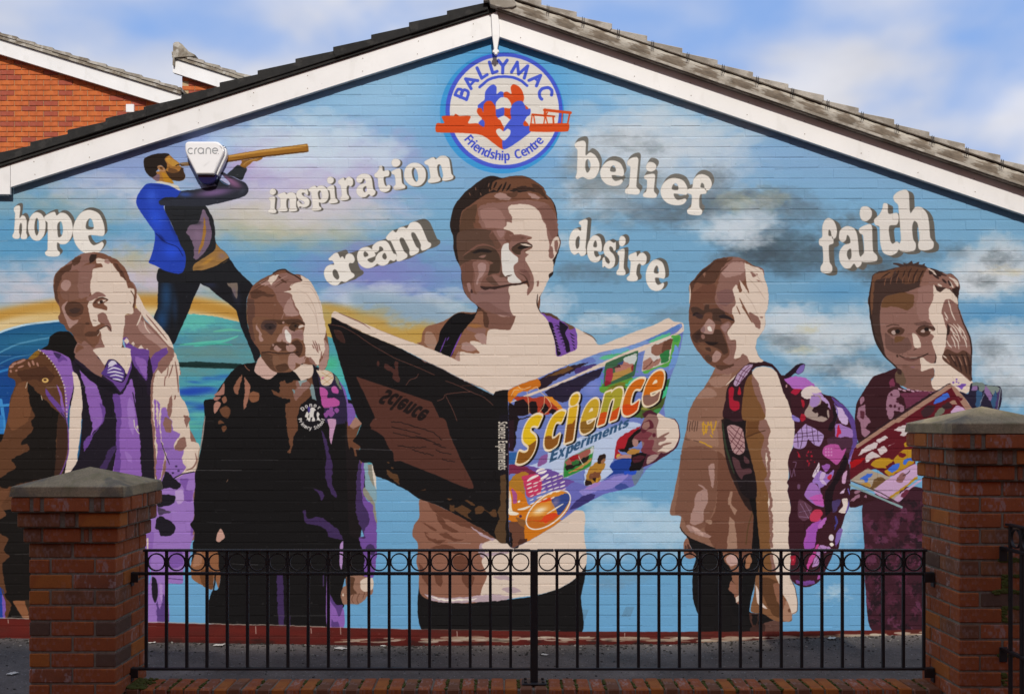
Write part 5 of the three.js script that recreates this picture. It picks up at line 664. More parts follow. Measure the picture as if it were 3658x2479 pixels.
  const ex = 'Experiments', wd = [1, .95, 1, .95, .7, .5, 1.5, .95, 1, .65, .85]; let tot = wd.reduce((a, b) => a + b), acc = 0;
  for (let i = 0; i < ex.length; i++) { const t0 = acc / tot; acc += wd[i]; const t1 = (acc - .16) / tot; const at = t => [lerp(1964, 2248, t), lerp(1651, 1521, t) ]; const h = lerp(42, 34, t0), cap = ex[i] === 'E' ? 1 : /[ti]/.test(ex[i]) ? .95 : ex[i] === 'p' ? 1.0 : .74, a = at(t0), b = at(t1), dy = ex[i] === 'p' ? 11 : 0; slant(ex[i], [a[0], a[1] + dy], [b[0], b[1] + dy], [a[0] + h * cap * .22, a[1] - h * cap + dy], '#33577c', 10, F); }
  // hand holding the cover
  frame(1750, 1500, 3.15);
  poly('#4a1e2e', '1720 -60 1800 -110 1880 -70 1960 -20 2080 -10 2126 60 2142 190 2110 300 2060 350 1990 400 1920 440 1860 480 1780 510 1720 540 1700 650 1720 520 1780 370 1900 300 1860 100');
  poly('#8f6a64', '1720 30 1780 -60 1850 -60 1980 0 2060 60 2050 200 1960 330 1890 400 1850 370 1790 380 1720 300 1700 220 1640 260 1600 240 1640 180 1700 130'); poly('#7a3a44', '1620 200 1720 130 1830 150 1780 220 1850 230 1830 340 1890 380 1800 390 1700 350 1740 260'); dot('#a98078', 1640, 260, 34, 42); poly('#5c2430', '1700 120 1720 40 1800 0 1840 40 1840 90 1780 110 1730 150'); poly('#9a7068', '1715 90 1740 30 1790 20 1800 70 1760 110'); dot('#5c2430', 1850, 172, 20, 24);
  poly(CR, '1880 90 1900 0 1880 -50 1900 -75 1980 -30 2078 0 2118 60 2130 190 2080 310 1980 372 1888 352 1920 330 1950 300 1900 280 1910 250 1960 240 1990 205 1960 190 1888 200 1880 150'); brush(P2, 24, '1890 210 1950 180 2022 142'); brush(P2, 24, '1910 300 1980 272 2048 258'); brush(P2, 16, '1880 370 1930 360 1990 370'); poly('#a98f8a', '1780 420 1850 390 1900 400 1860 450 1770 500'); 
}
function paintChildProfile() {
  const SH = '#8b6553';
  // trousers, hands
  frame(2350, 1850, 2.905);
  poly('#141112', '300 180 480 260 640 330 720 440 780 640 860 900 980 990 1100 1090 1262 1068 1262 1180 440 1190 430 1040 370 850 362 650 370 520 398 420', .5);
  poly('#6f4838', '560 200 1000 200 1060 600 870 640 780 640 660 420'); poly('#7b5432', '1000 100 1200 100 1240 640 1020 660'); poly('#100e0f', '640 330 800 560 860 640 900 1000 800 1000 640 600');
  poly('#100e0f', '1000 -60 1080 300 1060 500 1020 640 1000 720 960 900 960 1000 1130 980 1200 1060 1210 1090 1000 1160 880 900 880 500 960 300');
  torn('#4a2f28', '960 990 1050 1000 1040 1120 1000 1160 970 1100'); torn('#141112', '985 1000 1040 1010 1030 1110 990 1100'); torn('#5f423a', '1110 1090 1260 1065 1262 1190 1105 1190'); torn('#3b2723', '970 1140 1110 1100 1105 1190 970 1190');
  poly('#8e6250', '272 262 310 206 342 300 372 350 402 402 332 424 280 392'); torn('#4a2f28', '310 270 350 320 360 380 320 360'); torn('#4a2f28', '285 280 300 290 296 350 284 330');
  torn('#8e6250', '740 700 770 650 820 720 832 780 862 820 862 916 820 870 790 790 745 760'); torn('#d9c7b8', '815 820 850 810 850 850 822 880'); poly('#8d614c', '680 360 760 340 870 350 880 460 860 560 780 560 740 500 700 460'); torn('#c2a098', '715 400 780 370 840 420 830 480 760 500 720 460'); torn('#8a5f4a', '770 600 870 600 870 800 830 780 800 690'); torn('#a06f52', '915 430 960 380 980 440 940 520 915 540');
  // hanging arm
  poly('#80583c', '1025 590 1090 580 1240 600 1300 700 1340 860 1340 1000 1390 1010 1390 1070 1300 1080 1200 1060 1100 1000 970 970 1000 800'); torn('#5c3c26', '1090 620 1240 660 1220 780 1250 880 1290 960 1260 1040 1180 980 1130 900 1080 760'); poly('#dccac0', '1020 700 1050 760 1070 860 1140 942 1110 940 1040 890 1025 800'); poly('#a8806a', '1290 960 1340 860 1392 960 1392 1050 1350 1078 1300 1060'); dot('#6d4734', 1370, 962, 16, 20); 
  poly(CR, '1190 -40 1392 -40 1387 350 1376 620 1422 720 1448 840 1452 900 1442 985 1400 1000 1376 940 1340 850 1300 790 1270 700 1240 640 1220 590 1190 400 1170 200'); torn(P2, '1155 -40 1195 -40 1190 200 1200 400 1240 600 1200 590 1170 400 1165 200'); stroke('#5d3f33', 6, '1378 625 1425 720 1452 860 1448 970 1400 998'); torn('#8d614c', '1200 690 1260 680 1290 800 1330 870 1300 960 1250 880');
  // shirt
  frame(2350, 1350, 2.625);
  poly(SH, '330 240 440 100 620 -20 720 -20 640 200 610 420 640 600 660 750 720 900 780 1060 860 1130 890 1200 905 1300 895 1620 560 1600 450 1560 270 1480 207 1400 220 1300 118 1280 150 1100 200 850 230 650 270 480 290 330');
  torn('#6f4838', '560 690 650 760 720 930 780 1060 860 1130 892 1200 900 1300 895 1640 560 1620 480 1500 440 1400 540 1250 560 1000'); torn('#9b7663', '270 480 300 360 420 250 600 200 620 300 560 460 570 640 420 620 280 560'); torn('#7a5444', '230 680 400 640 560 700 560 900 540 1200 440 1400 300 1440 230 1300 160 1280 200 1000');
  torn(P1, '368 1082 462 1040 472 1150 432 1250 422 1352 340 1382 300 1352 340 1200'); torn(P1, '478 822 532 800 532 902 520 1034 500 1000 488 902'); torn('#a27f6c', '678 1060 702 1070 692 1180 742 1240 722 1284 680 1202 658 1180'); torn('#a27f6c', '678 1310 722 1340 742 1502 742 1600 656 1600 668 1400'); torn(P1, '270 1380 330 1390 420 1440 505 1480 470 1500 380 1470 300 1440'); torn('#a27f6c', '440 1340 500 1330 510 1370 460 1360'); torn('#c3a196', '320 1400 380 1420 440 1480 360 1450'); stroke('#5a4028', 12, '900 1240 850 1400 830 1560'); brush(P1, 18, '380 1000 420 1020 460 1060'); stroke('#2a1c18', 9, '210 1400 250 1460 300 1500');
  for (const [x, h] of [[290, 40], [310, 60], [335, 20], [355, 60], [378, 50]]) stroke('#5f4438', 9, `${x} ${390 + h * .3} ${x - 12} ${480 + h * .3}`, 1); for (const s of ['430 325 440 380 425 430 430 530', '440 330 470 330', '490 335 470 430 460 520', '490 340 515 360 500 420 520 520', '480 440 510 440', '560 340 550 420 530 490', '500 540 508 556', '470 232 530 240 600 262', '395 600 440 615 512 648', '420 430 450 450 440 520']) stroke('#c9982c', 12, s, 1.2); for (const s of ['480 232 540 240', '432 320 436 350', '490 340 495 380']) stroke('#ead9a0', 6, s); stroke('#5f4438', 9, '258 575 300 580'); stroke('#5f4438', 9, '340 585 385 600');
  // strap
  poly('#2a1c1a', '600 -20 960 -20 960 1240 860 1240 760 1080 650 800 600 420'); poly(P2, '940 60 1080 60 1110 1620 1000 1620');
  poly('#7b5432', '838 200 890 -20 945 60 982 200 1002 250 1012 430 1062 500 1002 580 1022 700 982 760 1032 900 1002 960 1042 1100 1042 1200 1052 1400 1082 1640 950 1640 920 1200 930 1050 900 850 850 650 828 540'); torn('#6a4426', '850 300 900 200 960 300 980 480 900 540 840 560'); torn(P2, '900 0 945 60 985 200 1005 300 1015 430 1060 500 1010 590 1028 700 990 770 970 700 1000 560 950 480 970 300 930 150'); stroke('#4a2f1c', 8, '835 555 920 520 1010 492');
  poly(CR, '925 -20 1140 -20 1180 120 1230 250 1282 420 1287 520 1272 640 1236 750 1227 950 1218 985 1230 1010 1218 1060 1250 1200 1257 1640 1072 1640 1062 1400 1036 1150 1046 1000 1012 750 1027 600 1062 500 1022 400 1002 250 980 120', 1); { const z = []; for (let i = 0; i < 22; i++) z.push(`${1022 + mr() * 16 + i * 2} ${560 + i * 48 + mr() * 16}`); stroke(P2, 26, z.join(' '), 2.4); }
  poly('#1b1215', '620 420 650 320 640 200 690 50 720 -20 830 -20 842 200 832 400 822 560 872 750 912 900 932 1050 917 1134 870 1142 790 1082 740 952 690 802 650 652 630 540'); poly('#100d0e', '862 1140 917 1130 932 1300 960 1640 885 1640 900 1300'); poly('#3a1f26', '690 130 800 90 810 300 800 400 690 400 660 320'); poly('#a61c32', '666 200 690 98 718 98 712 220 762 240 767 302 720 324 678 292'); poly('#b01f30', '750 170 770 90 780 160'); poly('#b18b8c', '653 460 700 438 792 478 817 600 812 692 760 722 708 692 668 560'); for (const s of ['660 480 740 560 815 610', '680 450 760 520 810 560', '660 560 740 640 800 700', '670 520 740 600 815 660', '700 700 760 600 800 480', '680 620 730 540 770 460', '730 720 800 620']) stroke('#4a2028', 5, s); poly('#57373c', '700 742 760 770 792 850 872 850 884 892 810 912 790 954 738 882'); poly('#57373c', '810 730 850 760 860 800 820 800'); brush('#2f3a2a', 20, '610 420 640 640 720 900'); 
  // rucksack
  poly('#3a1822', '1150 -20 1200 -20 1350 10 1450 60 1550 150 1650 180 1760 270 1842 380 1878 500 1872 620 1842 720 1802 810 1812 900 1807 1100 1802 1200 1762 1290 1722 1420 1680 1620 1255 1640 1250 1200 1218 1060 1230 1010 1215 985 1236 930 1225 800 1240 720 1277 640 1287 520 1282 420 1230 250 1180 120');
  frame(2350, 1850, 2.905); poly('#3a1822', '1390 -60 1900 -60 1860 250 1810 400 1712 612 1652 682 1540 720 1440 692 1378 622 1387 350');
  torn('#a755b4', '1520 270 1560 100 1650 30 1700 20 1650 130 1600 270 1590 340 1530 330'); torn('#c23a6a', '1590 0 1690 -20 1680 30 1600 40'); torn('#c24a9a', '1560 450 1610 370 1660 280 1680 280 1620 440 1560 540 1545 600'); torn('#b48ac4', '1690 280 1760 300 1800 320 1720 380 1680 480 1610 510 1640 400'); for (const s of ['1680 300 1760 380', '1640 400 1700 450', '1660 470 1760 310', '1620 490 1720 330']) stroke('#4a2038', 4, s); torn('#a01c34', '1385 400 1440 390 1430 480 1390 490'); torn('#d04a5a', '1400 430 1420 420 1415 460'); torn('#7a4a9c', '1435 640 1500 660 1620 650 1640 680 1540 700 1440 680'); torn('#a858a8', '1690 540 1712 560 1712 610 1660 640'); dot('#efe6da', 1805, 205, 26, 34); dot('#a884c8', 1805, 205, 16, 24); poly('#efe8dc', '1785 270 1810 258 1835 280 1808 302'); torn('#7a5ab0', '1850 180 1900 110 1880 220 1850 300'); stroke('#3a3a8a', 9, '1845 0 1860 60 1840 120');
  frame(2350, 1350, 2.625);
  torn('#b06ac0', '1200 10 1300 -10 1400 20 1480 70 1400 110 1280 100 1230 60'); torn('#d9cbc8', '1352 130 1400 80 1450 90 1470 150 1400 200 1350 170'); torn('#a81c3a', '1250 130 1300 90 1350 105 1300 160 1255 150'); torn('#b79ad0', '1440 110 1520 130 1600 220 1630 300 1580 240 1500 180 1450 150'); torn('#a51c30', '1350 200 1380 220 1370 280 1355 260'); torn('#a51c30', '1340 340 1390 340 1390 400 1350 410'); poly('#a7948c', '1378 330 1420 250 1440 180 1520 165 1540 220 1500 300 1520 360 1600 300 1610 370 1560 410 1480 400 1400 370'); torn('#a585c0', '1430 180 1500 170 1530 220 1470 280 1430 260'); torn('#2a1418', '1450 300 1520 250 1600 240 1590 320 1600 380 1540 360 1500 370 1520 320 1480 330'); 
  poly('#8c7cc8', '1255 345 1330 380 1335 410 1275 400'); poly('#b095cc', '1280 560 1310 510 1360 460 1388 432 1420 450 1470 470 1500 490 1560 540 1520 640 1460 620 1415 575 1390 640 1340 668 1280 650'); for (const s of ['1280 560 1400 545 1550 540', '1280 600 1400 590 1530 590', '1300 520 1380 520 1480 500', '1350 460 1360 560 1340 660', '1400 440 1405 560', '1450 470 1460 560 1470 620', '1500 490 1510 600', '1310 510 1320 650']) stroke('#33182a', 5, s);
  poly('#5f4590', '1630 180 1760 270 1842 380 1878 500 1872 620 1820 740 1790 780 1820 620 1826 500 1790 390 1700 280'); torn('#c8b0d8', '1670 260 1740 300 1790 400 1780 440 1720 420 1680 330'); torn('#9f78bc', '1680 430 1820 480 1830 560 1760 570 1670 560'); torn('#c02040', '1675 560 1690 460 1705 440 1720 520 1700 545'); stroke('#6a5aa8', 9, '1660 240 1690 330 1660 440 1630 460'); torn('#4b2a3e', '1600 560 1830 570 1800 700 1700 680 1610 640');
  poly('#b5549c', '1548 700 1570 640 1640 620 1700 630 1730 680 1772 655 1740 740 1680 816 1620 770 1560 730'); for (let i = 0; i < 9; i++) dot('#d08ac0', 1580 + (i % 3) * 26, 665 + Math.floor(i / 3) * 30, 9, 9); torn('#9a5cb0', '1540 830 1580 808 1620 810 1620 840 1580 880'); poly('#dccfdc', '1452 920 1490 840 1515 790 1522 850 1500 910 1470 935'); stroke('#5a3a68', 4, '1470 900 1515 830'); stroke('#5a3a68', 4, '1490 860 1500 910'); torn('#9a78c4', '1450 980 1480 920 1530 870 1600 900 1660 860 1640 940 1570 1010 1530 1030 1540 1110 1500 1000'); torn('#c02a48', '1590 940 1620 900 1640 920 1620 960'); torn('#c9b0d8', '1520 940 1540 880 1580 890 1560 950 1590 1000 1540 990');
  poly('#a070bc', '1378 1100 1400 1040 1440 980 1500 1010 1540 1110 1560 1210 1480 1190 1420 1150'); torn('#bf5ab0', '1430 1120 1530 1090 1560 1200 1480 1180'); poly('#5f3a4c', '1330 1140 1450 1220 1430 1310 1370 1340 1320 1300'); for (const s of ['1340 1180 1420 1320', '1380 1170 1440 1280', '1330 1260 1440 1240', '1330 1300 1420 1310']) stroke('#a88ab0', 4, s); poly('#c23a58', '1430 1300 1470 1240 1530 1235 1550 1280 1500 1330 1440 1345'); torn('#a052b4', '1400 1520 1420 1430 1480 1370 1540 1340 1500 1430 1470 1600 1380 1600'); torn('#b86ac0', '1510 1370 1580 1300 1580 1340 1550 1400 1510 1410'); for (let i = 0; i < 12; i++) dot(i % 2 ? '#8a2038' : '#a51c30', 1380 + mr() * 100, 690 + mr() * 140, 4 + mr() * 8, 4 + mr() * 9); torn('#a51c30', '1312 690 1335 720 1345 750 1320 740'); stroke('#7a5a78', 6, '1270 790 1300 790 1290 840'); stroke('#7a5a78', 6, '1240 850 1260 930 1280 850 1290 920'); dot('#6d4a68', 1325, 1020, 14, 24);
  torn('#1c0f16', '1600 1030 1680 900 1760 720 1790 780 1740 900 1650 1060 1640 1240 1580 1290 1570 1100'); torn('#1c0f16', '1640 260 1690 350 1640 500 1600 480 1650 370'); poly('#e0d4cc', '1730 1140 1780 1130 1785 1200 1760 1270 1700 1255 1740 1200'); poly('#c9a0c4', '1742 900 1780 870 1770 940 1760 990 1732 990'); stroke('#6a5ab0', 12, '1788 1040 1805 1110 1790 1200 1770 1260'); torn('#cbb2cc', '1715 1080 1760 1030 1745 1080'); torn('#4a3a6a', '1640 1160 1720 1140 1690 1230 1650 1260'); stroke('#46408c', 14, '1670 1300 1690 1350 1665 1390'); poly('#dcd0e0', '1608 1500 1630 1470 1650 1500 1640 1530'); poly('#8066b0', '1680 1480 1720 1410 1740 1430 1690 1560'); poly('#8f78bc', '1790 780 1860 640 1872 660 1830 780 1800 815');
  frame(2350, 880, 2.625);
  poly('#231420', '1180 1230 1260 1150 1310 1110 1355 1098 1385 1110 1370 1170 1330 1200 1290 1190 1230 1240'); poly('#7a66b0', '1300 1180 1340 1120 1382 1112 1368 1170 1330 1198'); torn('#b06ac0', '1190 1245 1300 1220 1400 1240 1480 1310 1545 1390 1470 1350 1390 1330 1300 1340 1240 1300'); torn('#d9cbc8', '1352 1360 1420 1310 1500 1320 1540 1370 1450 1380 1440 1430 1370 1420');
  poly(SH, '545 1140 620 1180 720 1110 850 1090 700 1250 650 1340 640 1420 610 1620 295 1620 330 1470 380 1390 440 1320 500 1220'); torn('#a07c6c', '520 1230 600 1210 700 1180 640 1300 560 1330 500 1300 480 1260'); torn('#a07c6c', '370 1420 440 1330 520 1340 560 1400 480 1420'); brush(CR, 30, '605 1190 680 1140 760 1110 850 1092'); brush(CR, 14, '640 1305 720 1230 800 1160');
  poly('#31181f', '858 1075 930 1068 988 1075 1080 1108 1142 1180 1185 1245 1240 1370 1250 1600 1140 1240 1080 1142 1000 1122 910 1142 850 1222 812 1332 800 1600 615 1600 650 1402 660 1332 720 1232 800 1132'); poly('#b59ab8', '713 1290 750 1200 830 1118 894 1108 862 1172 790 1262 740 1314'); for (const s of ['730 1250 800 1290', '760 1200 830 1240', '790 1160 860 1190', '740 1300 800 1180 860 1120', '780 1270 830 1180 885 1130']) stroke('#4a2038', 5, s); poly('#a61c32', '668 1340 700 1315 718 1340 712 1440 764 1460 768 1520 720 1546 676 1510'); poly('#b01f30', '750 1390 770 1315 782 1390'); poly(CR, '885 1190 910 1148 970 1128 1060 1140 1122 1190 1142 1260 1182 1370 1232 1480 1250 1620 1000 1620 1002 1480 962 1360 942 1280 900 1222'); poly('#7b5432', '838 1240 888 1198 900 1302 952 1372 992 1482 1002 1620 800 1620 812 1332'); torn(P2, '885 1200 945 1285 965 1365 1004 1482 1010 1580 970 1500 920 1400 890 1300'); dot('#c9a0a0', 1210, 1310, 8, 14);
  // head
  poly(B1, '303 540 310 420 298 360 340 310 400 240 470 180 550 125 640 103 720 98 820 128 900 180 990 218 1002 300 1032 380 1043 480 1032 580 1007 640 1012 740 972 820 932 870 922 950 952 1030 990 1080 860 1095 720 1125 545 1140 470 1092 410 1022 360 962 320 882 303 780 308 640');
  torn('#6b4536', '320 450 420 370 540 360 560 480 560 560 480 580 320 580'); torn(B2, '298 362 340 310 400 240 470 180 550 125 660 108 640 162 600 212 560 302 520 352 440 357 360 342 320 432 300 470'); torn('#8d6654', '420 250 450 230 440 290'); torn(P2, '598 212 680 132 720 100 820 130 832 240 812 320 770 332 730 402 722 482 742 542 712 582 702 642 640 622 570 572 540 482 556 402 580 302'); torn(P1, '600 250 700 150 800 150 820 240 720 280 640 290'); torn('#7d5a56', '560 430 650 400 720 420 720 500 640 560 580 540');
  poly(CR, '818 160 880 183 992 228 1002 300 1032 380 1043 480 1032 580 1007 640 1012 740 972 820 932 870 922 950 952 1030 990 1080 860 1084 805 1003 770 1042 713 1052 737 950 722 880 690 882 660 832 653 770 702 742 690 690 724 702 700 600 732 540 726 480 703 400 740 358 768 434 792 424 772 318 862 442 830 332 826 240', 1); for (const [w, s] of [[13, '768 486 820 590 888 716'], [8, '740 560 775 640'], [7, '790 560 830 620']]) brush(B1, w * 1.3, s); torn(P2, '858 618 930 652 967 720 957 778 918 752 880 682'); torn(P2, '870 245 945 262 900 286'); torn(P2, '920 315 985 330 950 330'); torn(P2, '955 665 992 660 985 682'); brush(P2, 10, '930 190 985 215 1000 270');
  torn(B2, '308 580 400 568 500 588 620 600 724 702 640 684 540 662 440 622 330 622'); poly('#35251f', '330 640 370 620 420 630 430 660 380 660'); poly('#35251f', '560 650 620 630 680 665 720 700 640 690'); torn(B2, '440 560 520 545 540 600 480 640'); torn(P1, '405 785 450 700 490 683 534 740 522 824 450 824'); poly('#e6dcd2', '468 772 490 748 512 780 500 797'); torn(B2, '326 832 430 802 560 832 640 852 654 952 600 1014 540 962 450 932 346 902'); dot(P2, 428, 848, 20, 22); stroke('#2a1c18', 12, '440 905 520 918 585 902'); poly('#43302a', '450 905 580 900 540 930 480 928'); torn(P1, '598 722 690 700 702 742 653 770 660 832 690 884 732 890 737 952 712 1052 640 1092 598 1082 642 1002 652 902 620 822'); torn(P1, '512 1022 560 978 602 1020 560 1082 528 1087'); torn('#6b4536', '380 920 480 930 520 1000 480 1060 420 1010'); torn(B2, '440 960 500 950 500 980 460 985'); torn(P2, '545 1140 640 1112 760 1060 807 1005 862 1088 720 1180 640 1200 540 1180'); torn(B2, '550 1120 680 1090 720 1110 620 1160 560 1150'); brush(CR, 12, '300 360 306 440 298 540');
}
function paintChildFaith() {
  const MR = '#38181f', LI = '#9c7186';
  // dress and arms
  frame(2858, 1400, 1.46);
  poly('#3d1c28', '345 560 660 520 660 1255 385 1250 345 1040 338 800', .6);
  within('345 560 660 520 660 1255 385 1250 345 1040 338 800', () => { for (let i = 0; i < 150; i++) dab(['#20131a', '#5a2a40', '#4f2436', '#27151d', '#663450'][i % 5], .85, 340 + mr() * 320, 560 + mr() * 690, 22 + mr() * 26, 18 + mr() * 22, mr() * 6); });
  frame(2950, 1300, 2.625);
  poly(MR, '690 40 560 80 450 120 400 190 340 290 295 370 278 520 300 700 330 760 420 700 760 470 1060 260 1060 200 760 240 700 200'); torn('#7a3550', '600 170 640 130 650 200 610 220');
  torn(LI, '330 320 365 310 360 360 335 380'); torn(LI, '310 420 370 380 380 470 420 540 380 600 420 640 370 690 340 660 330 560 300 500'); torn('#5a2a38', '330 440 370 450 360 520 330 500'); torn(LI, '575 440 590 280 640 245 690 250 700 300 660 330 700 380 740 400 720 450 650 440 640 500 600 520'); torn(LI, '780 350 800 310 840 350 800 370'); torn(LI, '860 360 890 310 900 340'); for (const [x, y] of [[620, 290], [650, 400], [610, 400], [690, 420], [670, 350]]) torn('#4a2030', `${x - 14} ${y} ${x} ${y - 16} ${x + 16} ${y - 4} ${x + 6} ${y + 14}`); for (let i = 0; i < 9; i++) dot('#c39ab0', 700 + i * 40, 236 + (i % 2) * 10 + i * 3, 20, 8, .3); torn('#6a3048', '700 280 1000 260 900 330 760 420 740 330');
  poly(MR, '240 1180 360 1200 480 1260 400 1300 300 1340 230 1340'); poly(LI, '270 1200 330 1175 330 1200 280 1220'); torn(LI, '230 1290 280 1240 320 1220 320 1250 260 1290'); torn(LI, '360 1250 385 1225 385 1255');
  // picture book
  poly('#5e1420', '235 1080 235 920 290 775 720 500 1060 270 1060 600 830 830 840 940 600 1055 460 985 250 1085'); hard('#a37f6e', '285 765 600 548 1060 250 1060 288 720 512 298 795'); stroke('#2a1a20', 9, '300 745 600 535 1050 245');
  for (const s of ['310 860 360 790 450 735 490 740 480 790 400 820', '480 720 560 670 585 690 510 740', '390 850 440 820 480 840 520 870 440 890 380 925', '490 800 560 770 580 820 520 850', '590 780 650 740 610 760']) torn('#cfc3c4', s); torn('#cfc3c4', '645 620 720 575 790 580 785 640 740 680 700 670 720 640'); torn('#b795c8', '740 550 800 515 890 520 880 550 790 570'); torn('#3a2328', '870 480 960 400 1000 390 1010 480 920 530 880 520'); torn('#a51c2c', '1000 440 1060 380 1060 460 1010 490'); torn('#a51018', '235 920 300 890 380 880 300 950 240 980'); torn('#b58a20', '425 940 520 880 640 900 620 930 560 960 580 980 470 975'); torn('#b58a20', '640 900 740 800 830 810 830 890 700 960 660 950'); torn('#b58a20', '740 740 780 730 790 770 750 780'); torn('#6e1a22', '680 850 720 830 760 850 720 880'); torn('#b58a20', '548 1010 650 960 830 890 830 930 610 1052'); torn('#3f6ad0', '590 985 650 945 700 935 680 990 630 1020 600 1000'); torn('#3f6ad0', '725 935 740 900 790 885 830 885 830 905 780 910 750 950'); torn('#3f6ad0', '1020 360 1060 330 1060 380');
  hard('#aa9c8b', '238 1090 400 978 462 1012 610 1062 700 1180 680 1290 600 1262'); torn('#3f6ad0', '320 1085 380 1040 440 1030 430 1060 400 1070 400 1110 370 1110 365 1085'); torn('#6d5030', '440 1130 460 1080 520 1060 560 1080 570 1120 520 1150 450 1170 420 1170'); torn('#b58a40', '330 1130 400 1110 430 1140 400 1160'); poly('#c4a2c6', '456 1196 600 1072 835 938 868 962 862 1052 700 1182 600 1262'); torn('#b58a20', '595 1255 700 1180 865 1050 865 1075 700 1200 610 1265'); torn('#8a5f60', '670 1070 730 1020 760 1050 720 1110 670 1110'); stroke('#3a2628', 7, '730 1050 780 1020 795 1000'); poly('#c4a2c6', '640 1280 720 1200 900 1080 910 1090 780 1190 700 1290'); torn('#6a2a40', '700 1240 760 1180 790 1190 740 1250'); stroke('#3a2628', 8, '245 1100 500 1200 680 1300'); hard('#86a3a6', '222 1128 240 1128 728 1338 720 1358 230 1145');
  // head
  frame(3000, 900, 2.6246);
  poly('#43302a', '268 470 283 370 300 270 305 240 320 210 380 180 440 172 520 150 570 140 500 110 590 120 650 105 680 84 690 110 745 95 740 115 800 125 830 150 900 180 960 185 1000 205 1050 205 1112 258 1133 330 1115 420 1122 520 1162 640 1202 740 1232 850 1247 950 1232 1050 1248 1205 1205 1185 1150 1142 1050 1082 980 1022 900 1042 760 1102 550 1095 470 1022 420 962 370 862 318 730 286 620 288 540');
  torn('#6d4a36', '285 460 300 300 330 210 400 190 520 170 480 240 400 250 340 270 320 400 310 540 300 600'); torn('#5e3f2f', '520 160 640 130 760 140 830 160 800 230 700 290 620 300 560 240'); for (const s of ['620 170 600 230 610 290', '680 150 650 210 660 280', '740 160 700 230 690 290', '790 170 760 230 740 270', '560 170 540 220 500 250', '480 190 430 220 390 250']) brush('#35231e', 13, s); torn('#8a6458', '830 150 960 200 1060 215 1112 262 1128 330 1100 400 1040 350 960 330 880 310 760 320 780 240'); for (const s of ['850 175 900 205 925 245', '1030 270 1050 300 1040 330', '1070 250 1110 290 1110 330']) brush(CR, 16, s); torn('#35231e', '1060 350 1120 330 1120 400 1090 410'); torn('#35231e', '840 160 900 180 960 195 950 235 900 215 850 210');
  poly(P2, '380 640 390 500 420 430 500 400 640 372 740 332 850 302 900 320 872 480 852 560 880 700 892 800 902 1000 882 1060 892 1160 862 1200 912 1300 740 1298 600 1262 560 1160 552 1095 472 1022 432 962 412 862 390 760'); torn('#957067', '740 340 880 320 870 470 850 560 860 660 760 640 720 500 740 420'); torn('#6f5048', '430 760 520 820 640 800 680 900 560 960 440 900'); torn('#6b4a31', '395 520 420 430 500 400 600 382 702 402 692 502 640 552 580 532 510 512 440 522'); torn('#7d5a50', '600 1060 760 1110 880 1090 890 1160 860 1200 900 1290 740 1290 600 1250');
  poly(CR, '883 308 920 362 950 377 1000 340 1042 360 1102 430 1112 492 1072 472 1052 462 1030 522 1000 482 960 552 1002 642 1012 722 1002 822 1002 892 968 982 1002 1032 1082 1092 1162 1142 1255 1224 1245 1262 1202 1325 1132 1315 1050 1245 915 1300 858 1232 892 1160 882 1090 772 1122 768 1080 758 1008 780 988 850 1042 902 1042 912 982 880 882 868 832 887 790 848 752 902 732 850 642 838 542 865 482 885 402', 1);
  torn('#8a6458', '1000 482 1052 462 1112 502 1162 642 1202 742 1237 862 1242 952 1180 985 1100 945 1040 965 975 965 1010 862 1012 722 1002 642 960 562'); for (const s of ['1010 560 1040 620 1070 640', '1060 560 1090 640 1100 690', '1060 680 1100 780 1130 900', '1040 720 1070 800 1100 900', '1080 690 1120 760', '1150 700 1180 790', '1010 830 1040 880', '1060 480 1080 540', '1140 640 1160 700', '980 980 1005 1010', '990 560 1010 600', '1120 780 1150 850']) brush('#d6c3b4', 16, s); torn('#35231e', '1012 700 1040 710 1035 760 1015 780'); torn('#55392e', '985 960 1040 930 1100 960 1080 1020 1050 1060 1000 1030'); torn('#55392e', '1080 1050 1140 1030 1200 1060 1240 1180 1190 1170 1130 1130');
  poly('#55392e', '448 742 480 714 560 704 614 730 592 772 520 784 480 772'); poly('#b8a29a', '488 752 510 732 530 745 525 775 500 772'); dot('#201715', 547, 745, 23, 20); torn('#6b4a31', '520 800 560 790 620 800 580 840 520 845'); stroke('#4a332a', 9, '445 700 490 682 560 690'); poly('#55392e', '716 742 760 700 830 693 894 715 862 742 842 784 770 794'); poly('#b8a29a', '762 747 788 724 805 745 792 757'); poly(CR, '838 722 872 736 848 748'); dot('#201715', 820, 724, 21, 18); stroke('#2c1f1b', 6, '740 712 800 690 890 712'); torn('#6f5048', '700 670 800 650 870 680 800 690 720 690');
  poly(CR, '688 762 720 770 752 820 768 892 710 898 690 822'); stroke('#4a332a', 8, '700 918 725 905'); stroke('#33221d', 10, '566 972 620 996 690 1000 740 992 790 975 832 952'); poly('#6a4740', '590 990 700 1004 770 990 700 1024 620 1016'); dot('#4a332a', 545, 975, 11, 14); stroke('#b9a39a', 5, '660 990 730 990'); stroke('#6f5048', 7, '600 930 590 970'); dot('#8a6470', 690, 1080, 20, 6);
  torn('#665040', '525 1130 580 1100 622 1202 602 1262 540 1220'); torn('#3b2824', '545 1095 585 1110 580 1150 545 1140'); brush('#35231e', 16, '300 640 320 760 380 880 430 980 540 1080');
  for (const [x, y, s] of [[1100, 1195, 9], [1070, 1225, 10], [1100, 1218, 8], [1120, 1228, 7]]) dot('#7a55b0', x, y, s); torn('#7a55b0', '1092 1260 1130 1255 1150 1240 1190 1240 1160 1280 1150 1292 1120 1270');
